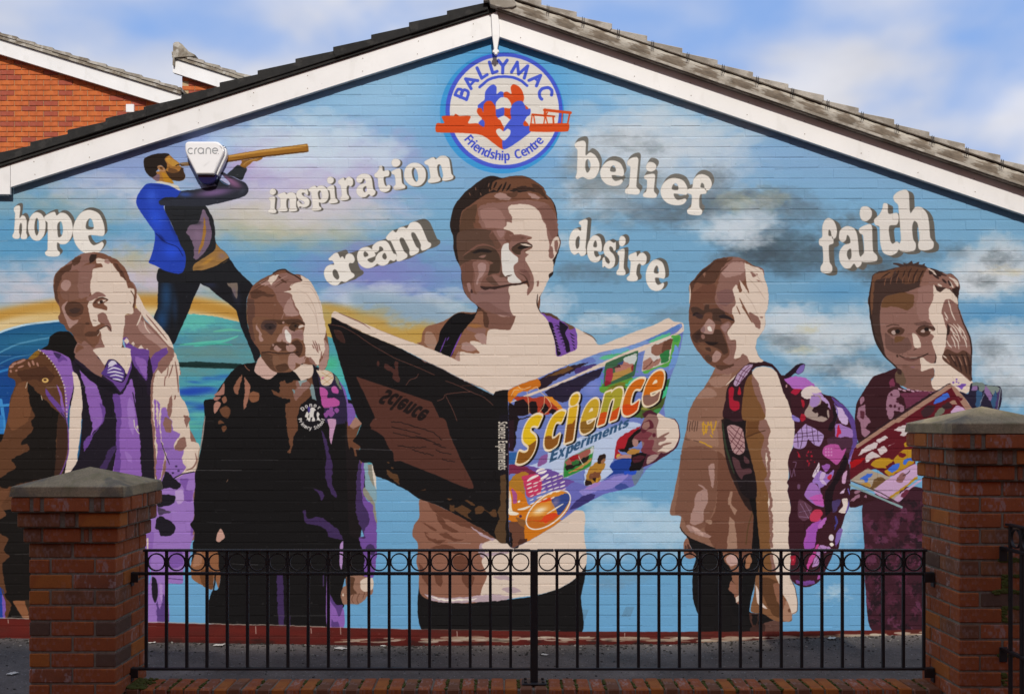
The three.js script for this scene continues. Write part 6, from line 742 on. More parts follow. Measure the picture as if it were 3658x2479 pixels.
  // top corner of the picture book and the bag
  hard('#5e1420', '540 1600 1040 1268 1062 1272 1200 1500 1150 1600'); hard('#a37f6e', '500 1600 1040 1232 1066 1262 560 1600'); hard('#a37f6e', '1046 1248 1082 1262 1278 1476 1196 1496 1062 1290'); stroke('#2a1a20', 7, '520 1570 1010 1245 1040 1235'); torn('#3f6ad0', '884 1424 918 1372 1012 1322 1034 1360 962 1402 930 1420'); torn('#3a2328', '770 1500 830 1440 900 1440 880 1500 800 1560'); torn('#6d7060', '880 1560 930 1470 1000 1450 990 1500 940 1540'); torn('#3a2328', '960 1440 1030 1410 1060 1450 1000 1480'); torn('#a37f6e', '1040 1410 1080 1390 1110 1430 1060 1430'); torn('#c4a2c6', '1040 1500 1110 1440 1200 1496 1060 1540'); torn('#5e1420', '1100 1350 1160 1380 1140 1400'); brush(CR, 18, '1190 1380 1230 1430 1275 1472');
  poly('#241e34', '1240 1230 1400 1250 1520 1275 1490 1490 1270 1480 1180 1370 1130 1310 1210 1330'); for (const [c, s] of [['#74827e', '1250 1225 1360 1235 1365 1290 1320 1320 1300 1260 1250 1260'], ['#8a6c9c', '1250 1260 1295 1260 1290 1300 1240 1300'], ['#8a6c9c', '1370 1250 1420 1310 1460 1470 1420 1400 1365 1310'], ['#7d8a86', '1375 1250 1510 1275 1500 1340 1470 1310 1460 1400 1430 1320'], ['#35577c', '1290 1300 1340 1320 1320 1460 1280 1470'], ['#35577c', '1420 1400 1470 1300 1480 1400 1450 1480'], ['#6d7a90', '1370 1300 1330 1420 1310 1460 1340 1360'], ['#4a3a6a', '1480 1340 1515 1280 1490 1480 1465 1480']]) torn(c, s); stroke('#9fb0aa', 5, '1515 1280 1488 1480');
}
function paintPlinth() {
  frame(0, 0, 1);
  poly('#5c1d18', '-100 2206 0 2210 300 2217 600 2226 1000 2236 1400 2247 1900 2255 2350 2257 2750 2256 3150 2252 3800 2246 3800 2400 -100 2400', .6); 
  within('-100 2206 0 2210 300 2217 600 2226 1000 2236 1400 2247 1900 2255 2350 2257 2750 2256 3150 2252 3800 2246 3800 2400 -100 2400', () => { for (let i = 0; i < 130; i++) spray(['#43201c', '#6a2018', '#4a2a24', '#70261c', '#3a2622'][i % 5], .35, -60 + mr() * 3800, 2215 + mr() * 100, 30 + mr() * 90, 10 + mr() * 14); for (let i = 0; i < 60; i++) spray('#4a332c', .3, 1500 + mr() * 2200, 2230 + mr() * 70, 40 + mr() * 80, 12 + mr() * 12); });
  // ragged white edge line and splashes of wash along the foot
  mc.globalAlpha = .75; stroke('#b4a79c', 3.4, '-60 2206 0 2208 300 2215 600 2224 820 2230 1000 2234 1160 2240', .8); mc.globalAlpha = .4; stroke('#b4a79c', 2.4, '1160 2240 1400 2246 1700 2251 2000 2254', 1); mc.globalAlpha = 1;
  for (const [x, y, l] of [[26, 2214, 12], [310, 2226, 14], [912, 2238, 26], [1215, 2242, 24], [1320, 2252, 12], [1110, 2245, 18], [1632, 2256, 18], [2232, 2262, 20]]) stroke('#b39c92', 2.6, `${x} ${y} ${x + 1} ${y + l}`);
  for (let i = 0; i < 190; i++) { const x = 1100 + Math.pow(mr(), .7) * 2200, y = lerp(2276, 2292, mr()) - (x > 2700 ? (x - 2700) * .03 : 0) + (x < 1500 ? 4 : 0); mc.globalAlpha = .5 + .4 * mr(); brush(mr() < .5 ? '#a3907c' : '#c2b6a4', 4 + mr() * 5, `${x} ${y} ${x + 14 + mr() * 22} ${y + mr() * 3 - 1} ${x + 34 + mr() * 40} ${y + mr() * 4 - 2}`); mc.globalAlpha = 1; }
  for (let i = 0; i < 120; i++) { const x = -40 + mr() * 3750, y = 2286 + mr() * 26; spray('#231c1a', .5, x, y, 14 + mr() * 40, 4 + mr() * 7); }
}
// fine wear over the whole wall: rubbed joints, roller streaks, grime flecks
function paintWear() {
  frame(0, 0, 1); const r = mulberry(8181);
  for (let k = -24; k < 46; k++) { const yj = 1604.8 - k * .0794 * FOCAL / DIST; if (yj < 90 || yj > 2240) continue; let x = -60; while (x < 3700) { const l = 20 + r() * 190; if (r() < .14) { mc.globalAlpha = .06 + r() * .2; stroke(r() < .7 ? '#d9dfe4' : '#3a3a3c', 1.3 + r() * 1.8, `${x} ${yj + r() * 5 - 1} ${x + l / 2} ${yj + r() * 5 - 1} ${x + l} ${yj + r() * 5 - 1}`); } x += l + r() * 60; } }
  mc.globalAlpha = 1;
  for (let i = 0; i < 1800; i++) { const x = -60 + r() * 3760, y = 90 + r() * 2200; mc.globalAlpha = .04 + r() * .09; dot(r() < .5 ? '#ffffff' : '#20242a', x, y, 1 + r() * 3.2, .8 + r() * 2); }
  for (let i = 0; i < 500; i++) { const x = -60 + r() * 3760, y = 90 + r() * 2200, l = 8 + r() * 40; mc.globalAlpha = .02 + r() * .04; stroke(r() < .5 ? '#ffffff' : '#1a2430', 1 + r() * 3, `${x} ${y} ${x + l} ${y + r() * 4 - 2}`); }
  mc.globalAlpha = 1;
}
// closer work on the faces: same paint, smaller brush
function paintFaces() {
  const w0 = wob; wob = .35;
  // reader
  frame(1600, 830, 2.986);
  within('118 0 690 0 700 400 840 510 660 560 645 620 662 680 655 760 672 850 700 900 420 850 310 780 230 715 185 650 160 580 145 420 118 330', () => {
    poly('#7a5549', '100 -20 720 -20 720 920 100 920'); poly('#5b4337', '100 -20 460 -20 440 40 480 100 530 180 480 150 380 120 300 140 180 230 160 260 250 290 170 330 120 360'); poly('#6a4a3d', '440 40 520 -20 560 60 560 160 520 180 480 100'); poly(P2, '480 -20 620 -20 600 60 620 100 580 150 560 120 520 60'); poly('#9b7770', '520 -20 600 -20 600 30 560 60');
    poly('#4b382d', '165 255 250 200 330 152 430 148 505 180 545 240 565 330 545 430 480 442 425 462 440 400 452 342 485 330 430 300 330 290 250 290 180 292'); poly('#2a2220', '258 217 330 178 420 180 472 205 430 217 350 210 290 227'); poly('#5f463a', '240 205 330 160 420 158 480 185 420 172 330 172'); poly('#8c6a60', '328 263 370 244 408 245 382 271');
    poly('#6d4b3f', '140 400 170 332 262 312 272 420 252 560 202 582 165 560'); poly('#60453a', '440 470 540 480 562 420 552 300 572 420 602 460 645 512 560 490 540 560 480 562 405 502'); poly(P2, '263 332 320 300 402 300 442 350 432 430 382 480 352 540 348 600 345 672 300 642 278 540 290 450'); poly('#ab8a84', '318 352 350 324 402 340 402 400 372 460 332 500 312 562 298 540 330 440'); poly(P2, '468 460 512 455 560 480 602 480 652 522 664 557 560 572 528 540'); poly('#8a6761', '365 600 480 607 600 592 655 575 642 620 664 680 657 760 674 850 692 900 560 890 420 835 330 785 246 712 248 640 300 662'); poly('#7f5c55', '300 760 420 740 520 800 640 860 690 900 560 890 420 835'); poly('#997670', '200 545 232 540 246 620 226 640'); dot('#3f2b28', 253, 630, 10, 22, -.15);
  });
  poly('#dfdcd6', '573 170 600 124 648 116 652 180 692 225 748 270 752 300 706 352 700 390 722 460 784 532 690 542 650 532 634 500 640 482 611 470 584 430 574 360 569 260'); poly('#4a342c', '613 471 640 458 687 454 642 473');
  poly(P2, '703 360 747 330 752 280 817 258 832 320 862 370 892 420 917 490 907 600 848 674 850 600 876 570 852 530 850 492 770 502 728 470 708 410'); poly('#7a564e', '760 400 830 400 880 470 870 520 820 460'); brush('#54392f', 12, '752 434 812 462 852 520 862 582');
  poly(P2, '648 28 800 26 902 55 845 66 852 92 892 130 903 156 840 180 813 196 830 226 864 236 820 262 750 256 690 222 663 190 658 120 690 60'); poly('#7a564b', '680 40 790 34 840 60 760 90 690 90'); poly('#4d392d', '677 176 720 135 790 113 862 120 903 156 820 172 780 200 772 237 720 232 688 202'); poly('#221a17', '742 166 780 139 842 150 893 156 820 170 770 182'); poly(CR, '773 122 840 124 897 150 850 147 800 137'); stroke('#2a1f1b', 7, '690 160 760 116 830 110 897 142'); poly('#6a4a3e', '780 58 800 48 812 60 790 70');
  poly('#382622', '343 575 420 581 500 576 580 566 660 552 760 545 842 513 852 531 760 562 650 573 560 592 500 607 440 606 400 617 368 607');
  poly(P2, '952 530 966 512 972 540 956 578');
  // dark-jumpered child
  frame(870, 1100, 3.733);
  within('130 130 420 150 760 150 806 215 785 300 795 430 820 620 760 760 650 835 440 860 340 800 230 640 180 480 140 380', () => {
    poly('#79543f', '100 100 850 100 850 900 100 900'); poly('#8a6658', '520 100 780 100 806 220 700 140 560 150'); poly('#513729', '245 166 350 153 480 160 560 158 680 144 762 160 808 217 740 197 680 197 600 222 560 202 480 222 420 182 330 172'); poly('#533c35', '227 222 260 176 330 166 420 180 442 220 432 270 402 320 370 362 320 332 290 302 237 282'); poly('#382b2a', '268 242 300 208 380 208 424 240 402 277 320 292'); dot('#231b1c', 350, 262, 20, 18);
    poly(P1, '526 262 560 238 602 260 640 308 780 288 794 340 782 432 700 402 640 432 632 462 560 482 518 442 508 340'); poly('#94706a', '640 330 780 310 780 420 700 400 640 420'); poly(P1, '438 442 470 360 502 338 512 402 490 452'); poly(P1, '166 220 182 250 242 350 230 372 262 430 220 452 198 402 200 330 158 272'); poly('#4a3427', '598 267 630 213 690 198 738 215 738 252 690 282 680 314 638 302'); dot('#1f1715', 690, 240, 17, 16); poly('#d5c6ba', '733 242 780 224 808 240 762 267 730 272'); stroke('#33231c', 8, '640 205 720 190 806 214');
    poly('#573a2c', '350 560 380 480 450 458 562 460 566 562 480 574 420 562'); poly('#4b3226', '638 462 720 428 784 500 774 592 732 654 688 612 700 540 650 502'); poly('#5f4232', '236 600 380 632 382 700 402 790 442 856 340 806 250 700'); poly('#7f5b46', '388 640 462 640 482 700 562 690 592 742 480 772 398 762'); poly(P1, '606 622 660 598 702 630 742 662 802 640 832 630 822 702 762 754 690 732 690 782 650 836 596 782 588 700'); poly('#553a2b', '420 780 560 740 600 800 560 840 460 850'); poly(P1, '398 547 430 498 472 530 506 552 460 584'); poly(P1, '566 502 650 488 694 540 650 584 578 574'); stroke('#33221c', 15, '240 594 350 590 460 606 560 606 650 596 724 588'); dot('#33221c', 585, 489, 18, 10); dot(P1, 390, 494, 14, 16); dot(P1, 527, 195, 16, 16);
  });
  poly('#e3dfd8', '546 300 565 288 602 330 627 360 632 440 620 468 573 442 549 370');
  // boy in profile
  frame(2450, 1050, 3.448);
  within('62 120 360 60 480 200 606 332 560 400 515 480 540 570 616 570 616 690 590 795 640 800 560 872 380 880 280 860 180 740 90 600 60 520', () => {
    poly('#6d4838', '40 0 760 0 760 900 40 900'); poly('#85605a', '360 -10 600 -10 620 150 560 210 480 220 420 180 370 100'); poly('#48332a', '68 170 150 164 222 202 240 140 292 138 292 182 402 180 482 220 492 262 606 334 520 312 430 302 442 342 370 354 328 302 330 232 250 232 222 272 202 312 140 292 88 242'); poly('#2b2122', '82 267 120 228 168 234 140 250 110 272'); poly('#3d2b2a', '118 252 180 240 218 270 182 304 140 292'); poly('#2b2021', '408 272 470 253 542 280 606 334 500 302 428 297'); poly('#5f4236', '320 330 430 340 460 370 390 380');
    poly(P2, '428 402 532 338 578 402 520 432 510 480 532 562 582 582 612 570 618 680 590 792 640 796 560 874 458 834 532 762 542 700 510 600 480 500'); poly('#9c7a74', '440 410 520 360 540 400 490 470'); poly('#4a3228', '78 512 180 428 192 480 240 482 340 492 360 440 432 450 482 560 512 640 522 722 470 744 430 692 330 642 280 602 200 592 130 604 88 562'); poly('#3f2b26', '110 520 170 460 180 540 140 570'); poly(P1, '183 442 230 380 287 306 364 370 352 440 332 492 260 494 198 472'); poly('#8a6a68', '183 442 225 395 240 450 220 480'); poly('#e8dfd5', '268 412 300 398 328 457 290 458'); dot(P2, 215, 527, 24, 30, -.3); poly('#281c1a', '236 586 300 590 404 598 362 628 300 634 258 612'); poly('#74503d', '158 642 200 603 262 640 320 652 402 682 300 722 198 692'); poly('#4a3228', '243 662 300 660 314 714 258 692'); poly(P1, '328 772 380 698 444 740 422 802 370 844 333 832'); poly('#523a2f', '233 782 280 748 332 800 312 844 258 822');
  }, .42, .5);
  frame(2350, 880, 2.625); for (const [c, w, s] of [['#c8b4a5', 9, '832 205 920 262 992 362'], ['#c8b4a5', 9, '852 302 932 382 1012 502'], ['#c8b4a5', 8, '812 180 902 204 982 262'], ['#c8b4a5', 8, '800 420 880 520 940 640'], [B3, 9, '350 320 430 232 540 150'], [B3, 8, '332 352 402 272 502 190'], [B2, 9, '604 204 640 154 704 118'], [B2, 8, '560 300 600 230 660 180']]) brush(c, w, s);
  // girl with the picture book: swept hair
  frame(3100, 900, 1.8675);
  poly('#8a655c', '520 320 560 318 608 370 622 430 652 480 682 560 692 640 697 700 692 862 640 822 560 762 506 722 502 698 532 650 530 590 536 540 500 402'); poly('#5a3d31', '502 695 532 648 600 676 642 656 694 700 692 864 662 832 600 792 560 762 508 722');
  for (const s of ['545 680 575 720 600 770', '590 690 615 740 630 800', '630 680 650 740 665 810', '660 670 680 740 685 820']) brush('#3a2621', 15, s); for (const s of ['560 690 585 730', '610 700 635 760', '650 700 665 760', '520 700 550 740']) brush('#96705f', 8, s);
  for (const s of ['515 400 530 430 540 450', '540 320 555 370 560 390', '555 380 570 420 590 460', '520 440 535 460', '545 480 575 500 600 540 620 600', '560 500 580 560 605 600 612 650', '575 480 610 520 640 580', '600 480 640 530 665 590', '530 590 545 620 565 640', '560 560 580 600 590 640', '545 490 560 520 600 560', '610 500 630 540', '640 560 660 610 665 640', '505 690 530 710']) brush('#d8c7ba', 9, s);
  brush('#3a2723', 11, '604 368 640 470 682 562 697 650 692 740 694 860'); poly('#35231e', '534 482 552 500 545 552 534 556');
  for (const s of ['405 113 440 130 468 176', '545 168 580 190 605 232', '560 215 575 240', '470 215 500 230']) brush('#d8c7ba', 13, s); for (const s of ['420 110 470 130 500 150 530 160', '440 150 480 180', '590 230 605 270 590 300', '540 190 560 230', '500 180 530 210']) brush('#3a2723', 15, s); for (const [a, b] of [[120, 190], [160, 180], [200, 175], [240, 175], [280, 170], [320, 175], [360, 180]]) brush('#7a5340', 7, `${a + 10} ${b - 24} ${a} ${b} ${a - 6} ${b + 36}`);
  for (const s of ['250 90 200 80 172 76', '280 95 240 75', '300 90 295 60', '330 90 345 68', '360 100 385 78']) brush('#43302a', 12, s); brush('#2f211d', 12, '30 200 15 330 30 470 60 600 120 700 200 770');
  wob = w0;
}
paintBackground(); paintWords(); paintEmblem(); paintMan(); paintChildHope(); paintChildDark(); paintReader(); paintBook(); paintPageHand(); paintChildProfile(); paintChildFaith(); paintFaces(); paintPlinth(); paintWear();
const muralTexture = new THREE.CanvasTexture(muralCanvas);
muralTexture.colorSpace = THREE.SRGBColorSpace; muralTexture.anisotropy = 8;

// ---------- ground ----------
const gKeys = [[-4, .03], [-3.84, .047], [-2.56, .011], [-.85, -.011], [1.28, -.002], [2.26, .045], [3.18, .07], [4.2, .09]];
function groundY(X, Z) {
  let y = gKeys[0][1];
  for (let i = 0; i < gKeys.length - 1; i++) if (X >= gKeys[i][0]) { const [a, p] = gKeys[i], [b, q] = gKeys[i + 1]; y = lerp(p, q, clamp((X - a) / (b - a))); }
  const w = (1 - sstep(1.3, 2.2, Z)) * sstep(-.6, -.3, Z) * (1 - sstep(4.6, 6, Math.abs(X)));
  return y * w + (w > 0 ? (fbm(X * 3, Z * 3, 4, 3) - .5) * .012 * w : 0);
}
{
  const xs = [], zs = [];
  for (let x = -260; x < -6; x += x < -40 ? 40 : 5) xs.push(x); for (let x = -6; x < 6; x += .1) xs.push(x); for (let x = 6; x <= 260; x += x >= 40 ? 40 : 5) xs.push(x);
  for (let z = -260; z < -2; z += z < -40 ? 40 : 5) zs.push(z); for (let z = -2; z < 4; z += .1) zs.push(z); for (let z = 4; z <= 260; z += z >= 40 ? 40 : 5) zs.push(z);
  const pos = [], uv = [], idx = [], nx = xs.length;
  for (const z of zs) for (const x of xs) { pos.push(x, groundY(x, z), z); uv.push(x, z); }
  for (let j = 0; j < zs.length - 1; j++) for (let i = 0; i < nx - 1; i++) { const a = j * nx + i, b = a + 1, c = a + nx, d = c + 1; idx.push(a, c, b, b, c, d); }
  const g = new THREE.BufferGeometry(); g.setAttribute('position', new THREE.Float32BufferAttribute(pos, 3)); g.setAttribute('uv', new THREE.Float32BufferAttribute(uv, 2)); g.setIndex(idx); g.computeVertexNormals();
  structure('ground', g, asphaltMat);
}

// ---------- gable building with the mural ----------
const COURSE = .0794, UNIT = .225, JOINT = .009;
const ZB = .058;                                         // face of the bargeboards
const topL = x => 40 + .3137 * (1775 - x), botL = x => topL(x) + 83;
const topR = x => 40 + .3388 * (x - 1775), botR = x => topR(x) + 88;
const PX = (x, y, z = ZB) => new THREE.Vector2(pxX(x, z), pxY(y, z));
function prism(pts, z0, z1, bevel = 0) {
  const g = new THREE.ExtrudeGeometry(new THREE.Shape(pts), { depth: z1 - z0 - 2 * bevel, bevelEnabled: bevel > 0, bevelThickness: bevel, bevelSize: bevel, bevelOffset: -bevel, bevelSegments: 1, steps: 1 });
  g.translate(0, 0, z0 + bevel); return g;
}
const building = thing('gable_building', 'brick gable building painted with a mural of five schoolchildren under white bargeboards', 'building');
const muralMat = new THREE.MeshPhysicalMaterial({ map: muralTexture, roughness: .8, specularIntensity: .28, color: lin(.82, .815, .80), bumpMap: pixelTexture(512, 512, (u, v) => { const n = 255 * (.55 * tfbm(u, v * 1, 20, 4, 63) + .45 * tnoise(u, v, 200, 19)); return [n, n, n]; }, false, 5), bumpScale: .0012 });
const mu = (X, Y) => [((X * FOCAL / DIST + CX) - MX0) / MW, 1 - ((HZ - (Y - EYE) * FOCAL / DIST) - MY0) / MH];
const wallL = pxX(-34), wallR = pxX(3830);
{
  const slope = X => { const x = X * FOCAL / (DIST - ZB) + CX; return x < 1775 ? pxY(topL(x) + 26, ZB) : pxY(topR(x) + 26, ZB); };
  const apexX = pxX(1775, ZB);
  // body of the wall: recessed mortar face, real thickness
  const body = prism([new THREE.Vector2(wallL, -.4), new THREE.Vector2(wallR, -.4), new THREE.Vector2(wallR, slope(wallR)), new THREE.Vector2(apexX, slope(apexX)), new THREE.Vector2(wallL, slope(wallL))], -.3, -.0024);
  { const p = body.attributes.position, u = body.attributes.uv; for (let i = 0; i < p.count; i++) { const q = mu(p.getX(i), p.getY(i)); u.setXY(i, q[0], q[1]); } }
  const wall = mesh('mural_wall', body, muralMat, building);
  const Yref = pxY(1604.8);
  const bricks = [], fill = [];
  const r2 = mulberry(991);
  function quadGeo(list) {   // list of [a,b,c,d] corner arrays, uv from world x,y
    const pos = [], uv = [];
    for (const [a, b, c, d] of list) for (const q of [a, b, c, a, c, d]) { pos.push(...q); }
    return pos;
  }
  function brickPos(x0, x1, y0, y1, dp) {
    const j = () => (r2() - .5) * .0022, zf = (r2() - .5) * .0018, tx = (r2() - .5) * .0016, ty = (r2() - .5) * .0016, c = .0046;
    const f = [[x0 + c + j() * .4, y0 + c + j(), zf - tx - ty], [x1 - c + j() * .4, y0 + c + j(), zf + tx - ty], [x1 - c + j() * .4, y1 - c + j(), zf + tx + ty], [x0 + c + j() * .4, y1 - c + j(), zf - tx + ty]];
    const o = [[x0, y0], [x1, y0], [x1, y1], [x0, y1]].map((q, i) => [q[0], q[1] + j(), -dp]);
    const b = o.map(q => [q[0], q[1], -.04]);
    const L = [[f[0], f[1], f[2], f[3]]];
    for (let i = 0; i < 4; i++) { const k = (i + 1) % 4; L.push([f[i], o[i], o[k], f[k]].reverse().map(q => q)); L.push([o[i], b[i], b[k], o[k]].reverse()); }
    return quadGeo(L);
  }
  function geoFrom(pos, cx, cy) {
    const uv = []; const P = pos.slice();
    for (let i = 0; i < P.length; i += 3) { const q = mu(P[i], P[i + 1]); uv.push(q[0], q[1]); P[i] -= cx; P[i + 1] -= cy; }
    const g = new THREE.BufferGeometry(); g.setAttribute('position', new THREE.Float32BufferAttribute(P, 3)); g.setAttribute('uv', new THREE.Float32BufferAttribute(uv, 2)); g.computeVertexNormals(); return g;
  }
  for (let k = -24; k < 46; k++) {
    const y0 = Yref + k * COURSE + JOINT / 2, y1 = y0 + COURSE - JOINT;
    if (y1 < -.06) continue;
    const dp = .0004 + .0018 * Math.pow(r2(), 2.2);
    const off = (((k % 2) + 2) % 2) * UNIT / 2 + (r2() - .5) * .012;
    for (let m = -20; m < 24; m++) {
      let x0 = m * UNIT + off + .045 + (r2() - .5) * .004, x1 = x0 + UNIT - .005 + (r2() - .5) * .002;
      if (x1 < wallL + .03 || x0 > wallR - .03) continue;
      x0 = Math.max(x0, wallL); x1 = Math.min(x1, wallR);
      const xm = Math.abs(x0 - apexX) > Math.abs(x1 - apexX) ? x0 : x1;
      if (y1 > slope(xm) + .03) continue;
      bricks.push({ p: brickPos(x0, x1, y0, y1, dp), cx: (x0 + x1) / 2, cy: (y0 + y1) / 2 });
      if (r2() < .86) { const e = .001, z = -.0002 - r2() * .0008; fill.push(...quadGeo([[[x1 - .004, y0 + e, z], [x1 + .009, y0 + e, z], [x1 + .009, y1 - e, z], [x1 - .004, y1 - e, z]]])); }
    }
  }
  // the 300 bricks that show largest are meshes of their own, the others one part
  const d2 = b => b.cx * b.cx + (b.cy - EYE) ** 2;
  bricks.sort((a, b) => d2(a) - d2(b));
  bricks.slice(0, 300).forEach((b, i) => mesh(i ? 'brick_' + String(i).padStart(3, '0') : 'brick', geoFrom(b.p, b.cx, b.cy), muralMat, wall, b.cx, b.cy, 0));
  const rest = []; for (const b of bricks.slice(300)) for (const q of b.p) rest.push(q);
  mesh('outer_bricks', geoFrom(rest, 0, 0), muralMat, wall).userData.kind = 'stuff';
  mesh('pointing', geoFrom(fill, 0, 0), muralMat, wall).userData.kind = 'stuff';
}
// sides and back, out of sight but closing the house
{
  const eL = pxY(topL(-34) + 60, ZB), eR = pxY(topR(3830) + 60, ZB);
  mesh('side_wall', boxG(.25, eL + .4, 8.2, wallL + .13, (eL - .4) / 2, -4.4), houseBricks[0], building);
  mesh('side_wall', boxG(.25, eR + .4, 8.2, wallR - .13, (eR - .4) / 2, -4.4), houseBricks[0], building);
  mesh('back_wall', prism([new THREE.Vector2(wallL, -.4), new THREE.Vector2(wallR, -.4), new THREE.Vector2(wallR, eR), new THREE.Vector2(pxX(1775, ZB), pxY(110, ZB)), new THREE.Vector2(wallL, eL)], -8.75, -8.5), houseBricks[0], building);
}
// bargeboards
{
  const xa = 1768;
  const bl = mesh('bargeboard', prism([PX(xa, topL(xa)), PX(xa, botL(xa)), PX(35, botL(35)), PX(35, topL(35))].reverse(), ZB - .022, ZB, .0015), whitePaint, building);
  bl.userData.label = 'rising white bargeboard on the dark-tiled slope';
  mesh('bargeboard', prism([PX(xa + 1.5, topR(xa + 1.5) - 2), PX(1776, 40), PX(3840, topR(3840)), PX(3840, botR(3840)), PX(xa + 1.5, botR(xa + 1.5))].reverse(), ZB - .022, ZB, .0015), whitePaint, building);
  mesh('eaves_box', prism([PX(33.5, topL(33.5)), PX(33.5, 694), PX(-95, 694), PX(-95, topL(-95))].reverse(), ZB - .022, ZB, .0015), whitePaint, building);
  mesh('eaves_box', boxG(.2, .012, .1, pxX(-31, ZB), pxY(692, ZB), ZB - .072), soffitMat, building);
  const soff = (a, b, f, n) => mesh('soffit', prism([PX(a, f(a) - 8), PX(a, f(a) - 3), PX(b, f(b) - 3), PX(b, f(b) - 8)], .004, ZB - .024), soffitMat, building);
  soff(1774, 36, botL); soff(1776, 3840, botR);
  // nail heads
  const nails = []; const nh = new THREE.CylinderGeometry(.0035, .0035, .003, 8); nh.rotateX(Math.PI / 2);
  for (let x = 120; x < 1740; x += 196) for (const k of [18, 64]) { const g = nh.clone(); const q = PX(x + rr(-3, 3), topL(x) + k); g.translate(q.x, q.y, ZB + .001); nails.push(g); }
  for (let x = 1860; x < 3800; x += 203) for (const k of [20, 66]) { const g = nh.clone(); const q = PX(x + rr(-3, 3), topR(x) + k); g.translate(q.x, q.y, ZB + .001); nails.push(g); }
  const nm = mesh('nails', mergeGeometries(nails), new THREE.MeshStandardMaterial({ color: lin(.25, .2, .15), roughness: .6 }), building); nm.userData.kind = 'stuff';
  // turned finial at the apex
  const f = [[796, 118], [806, 290], [820, 396], [812, 404], [808, 414], [812, 424], [822, 424], [824, 436], [836, 442], [848, 436], [850, 424], [860, 422], [862, 412], [857, 403], [848, 396], [858, 330], [866, 290], [868, 200], [846, 92]].map(([x, y]) => PX(1400 + x / 2.25, y / 2.25, ZB + .02));
  mesh('finial', prism(f.reverse(), ZB + .0005, ZB + .026, .004), whitePaint, building);
}
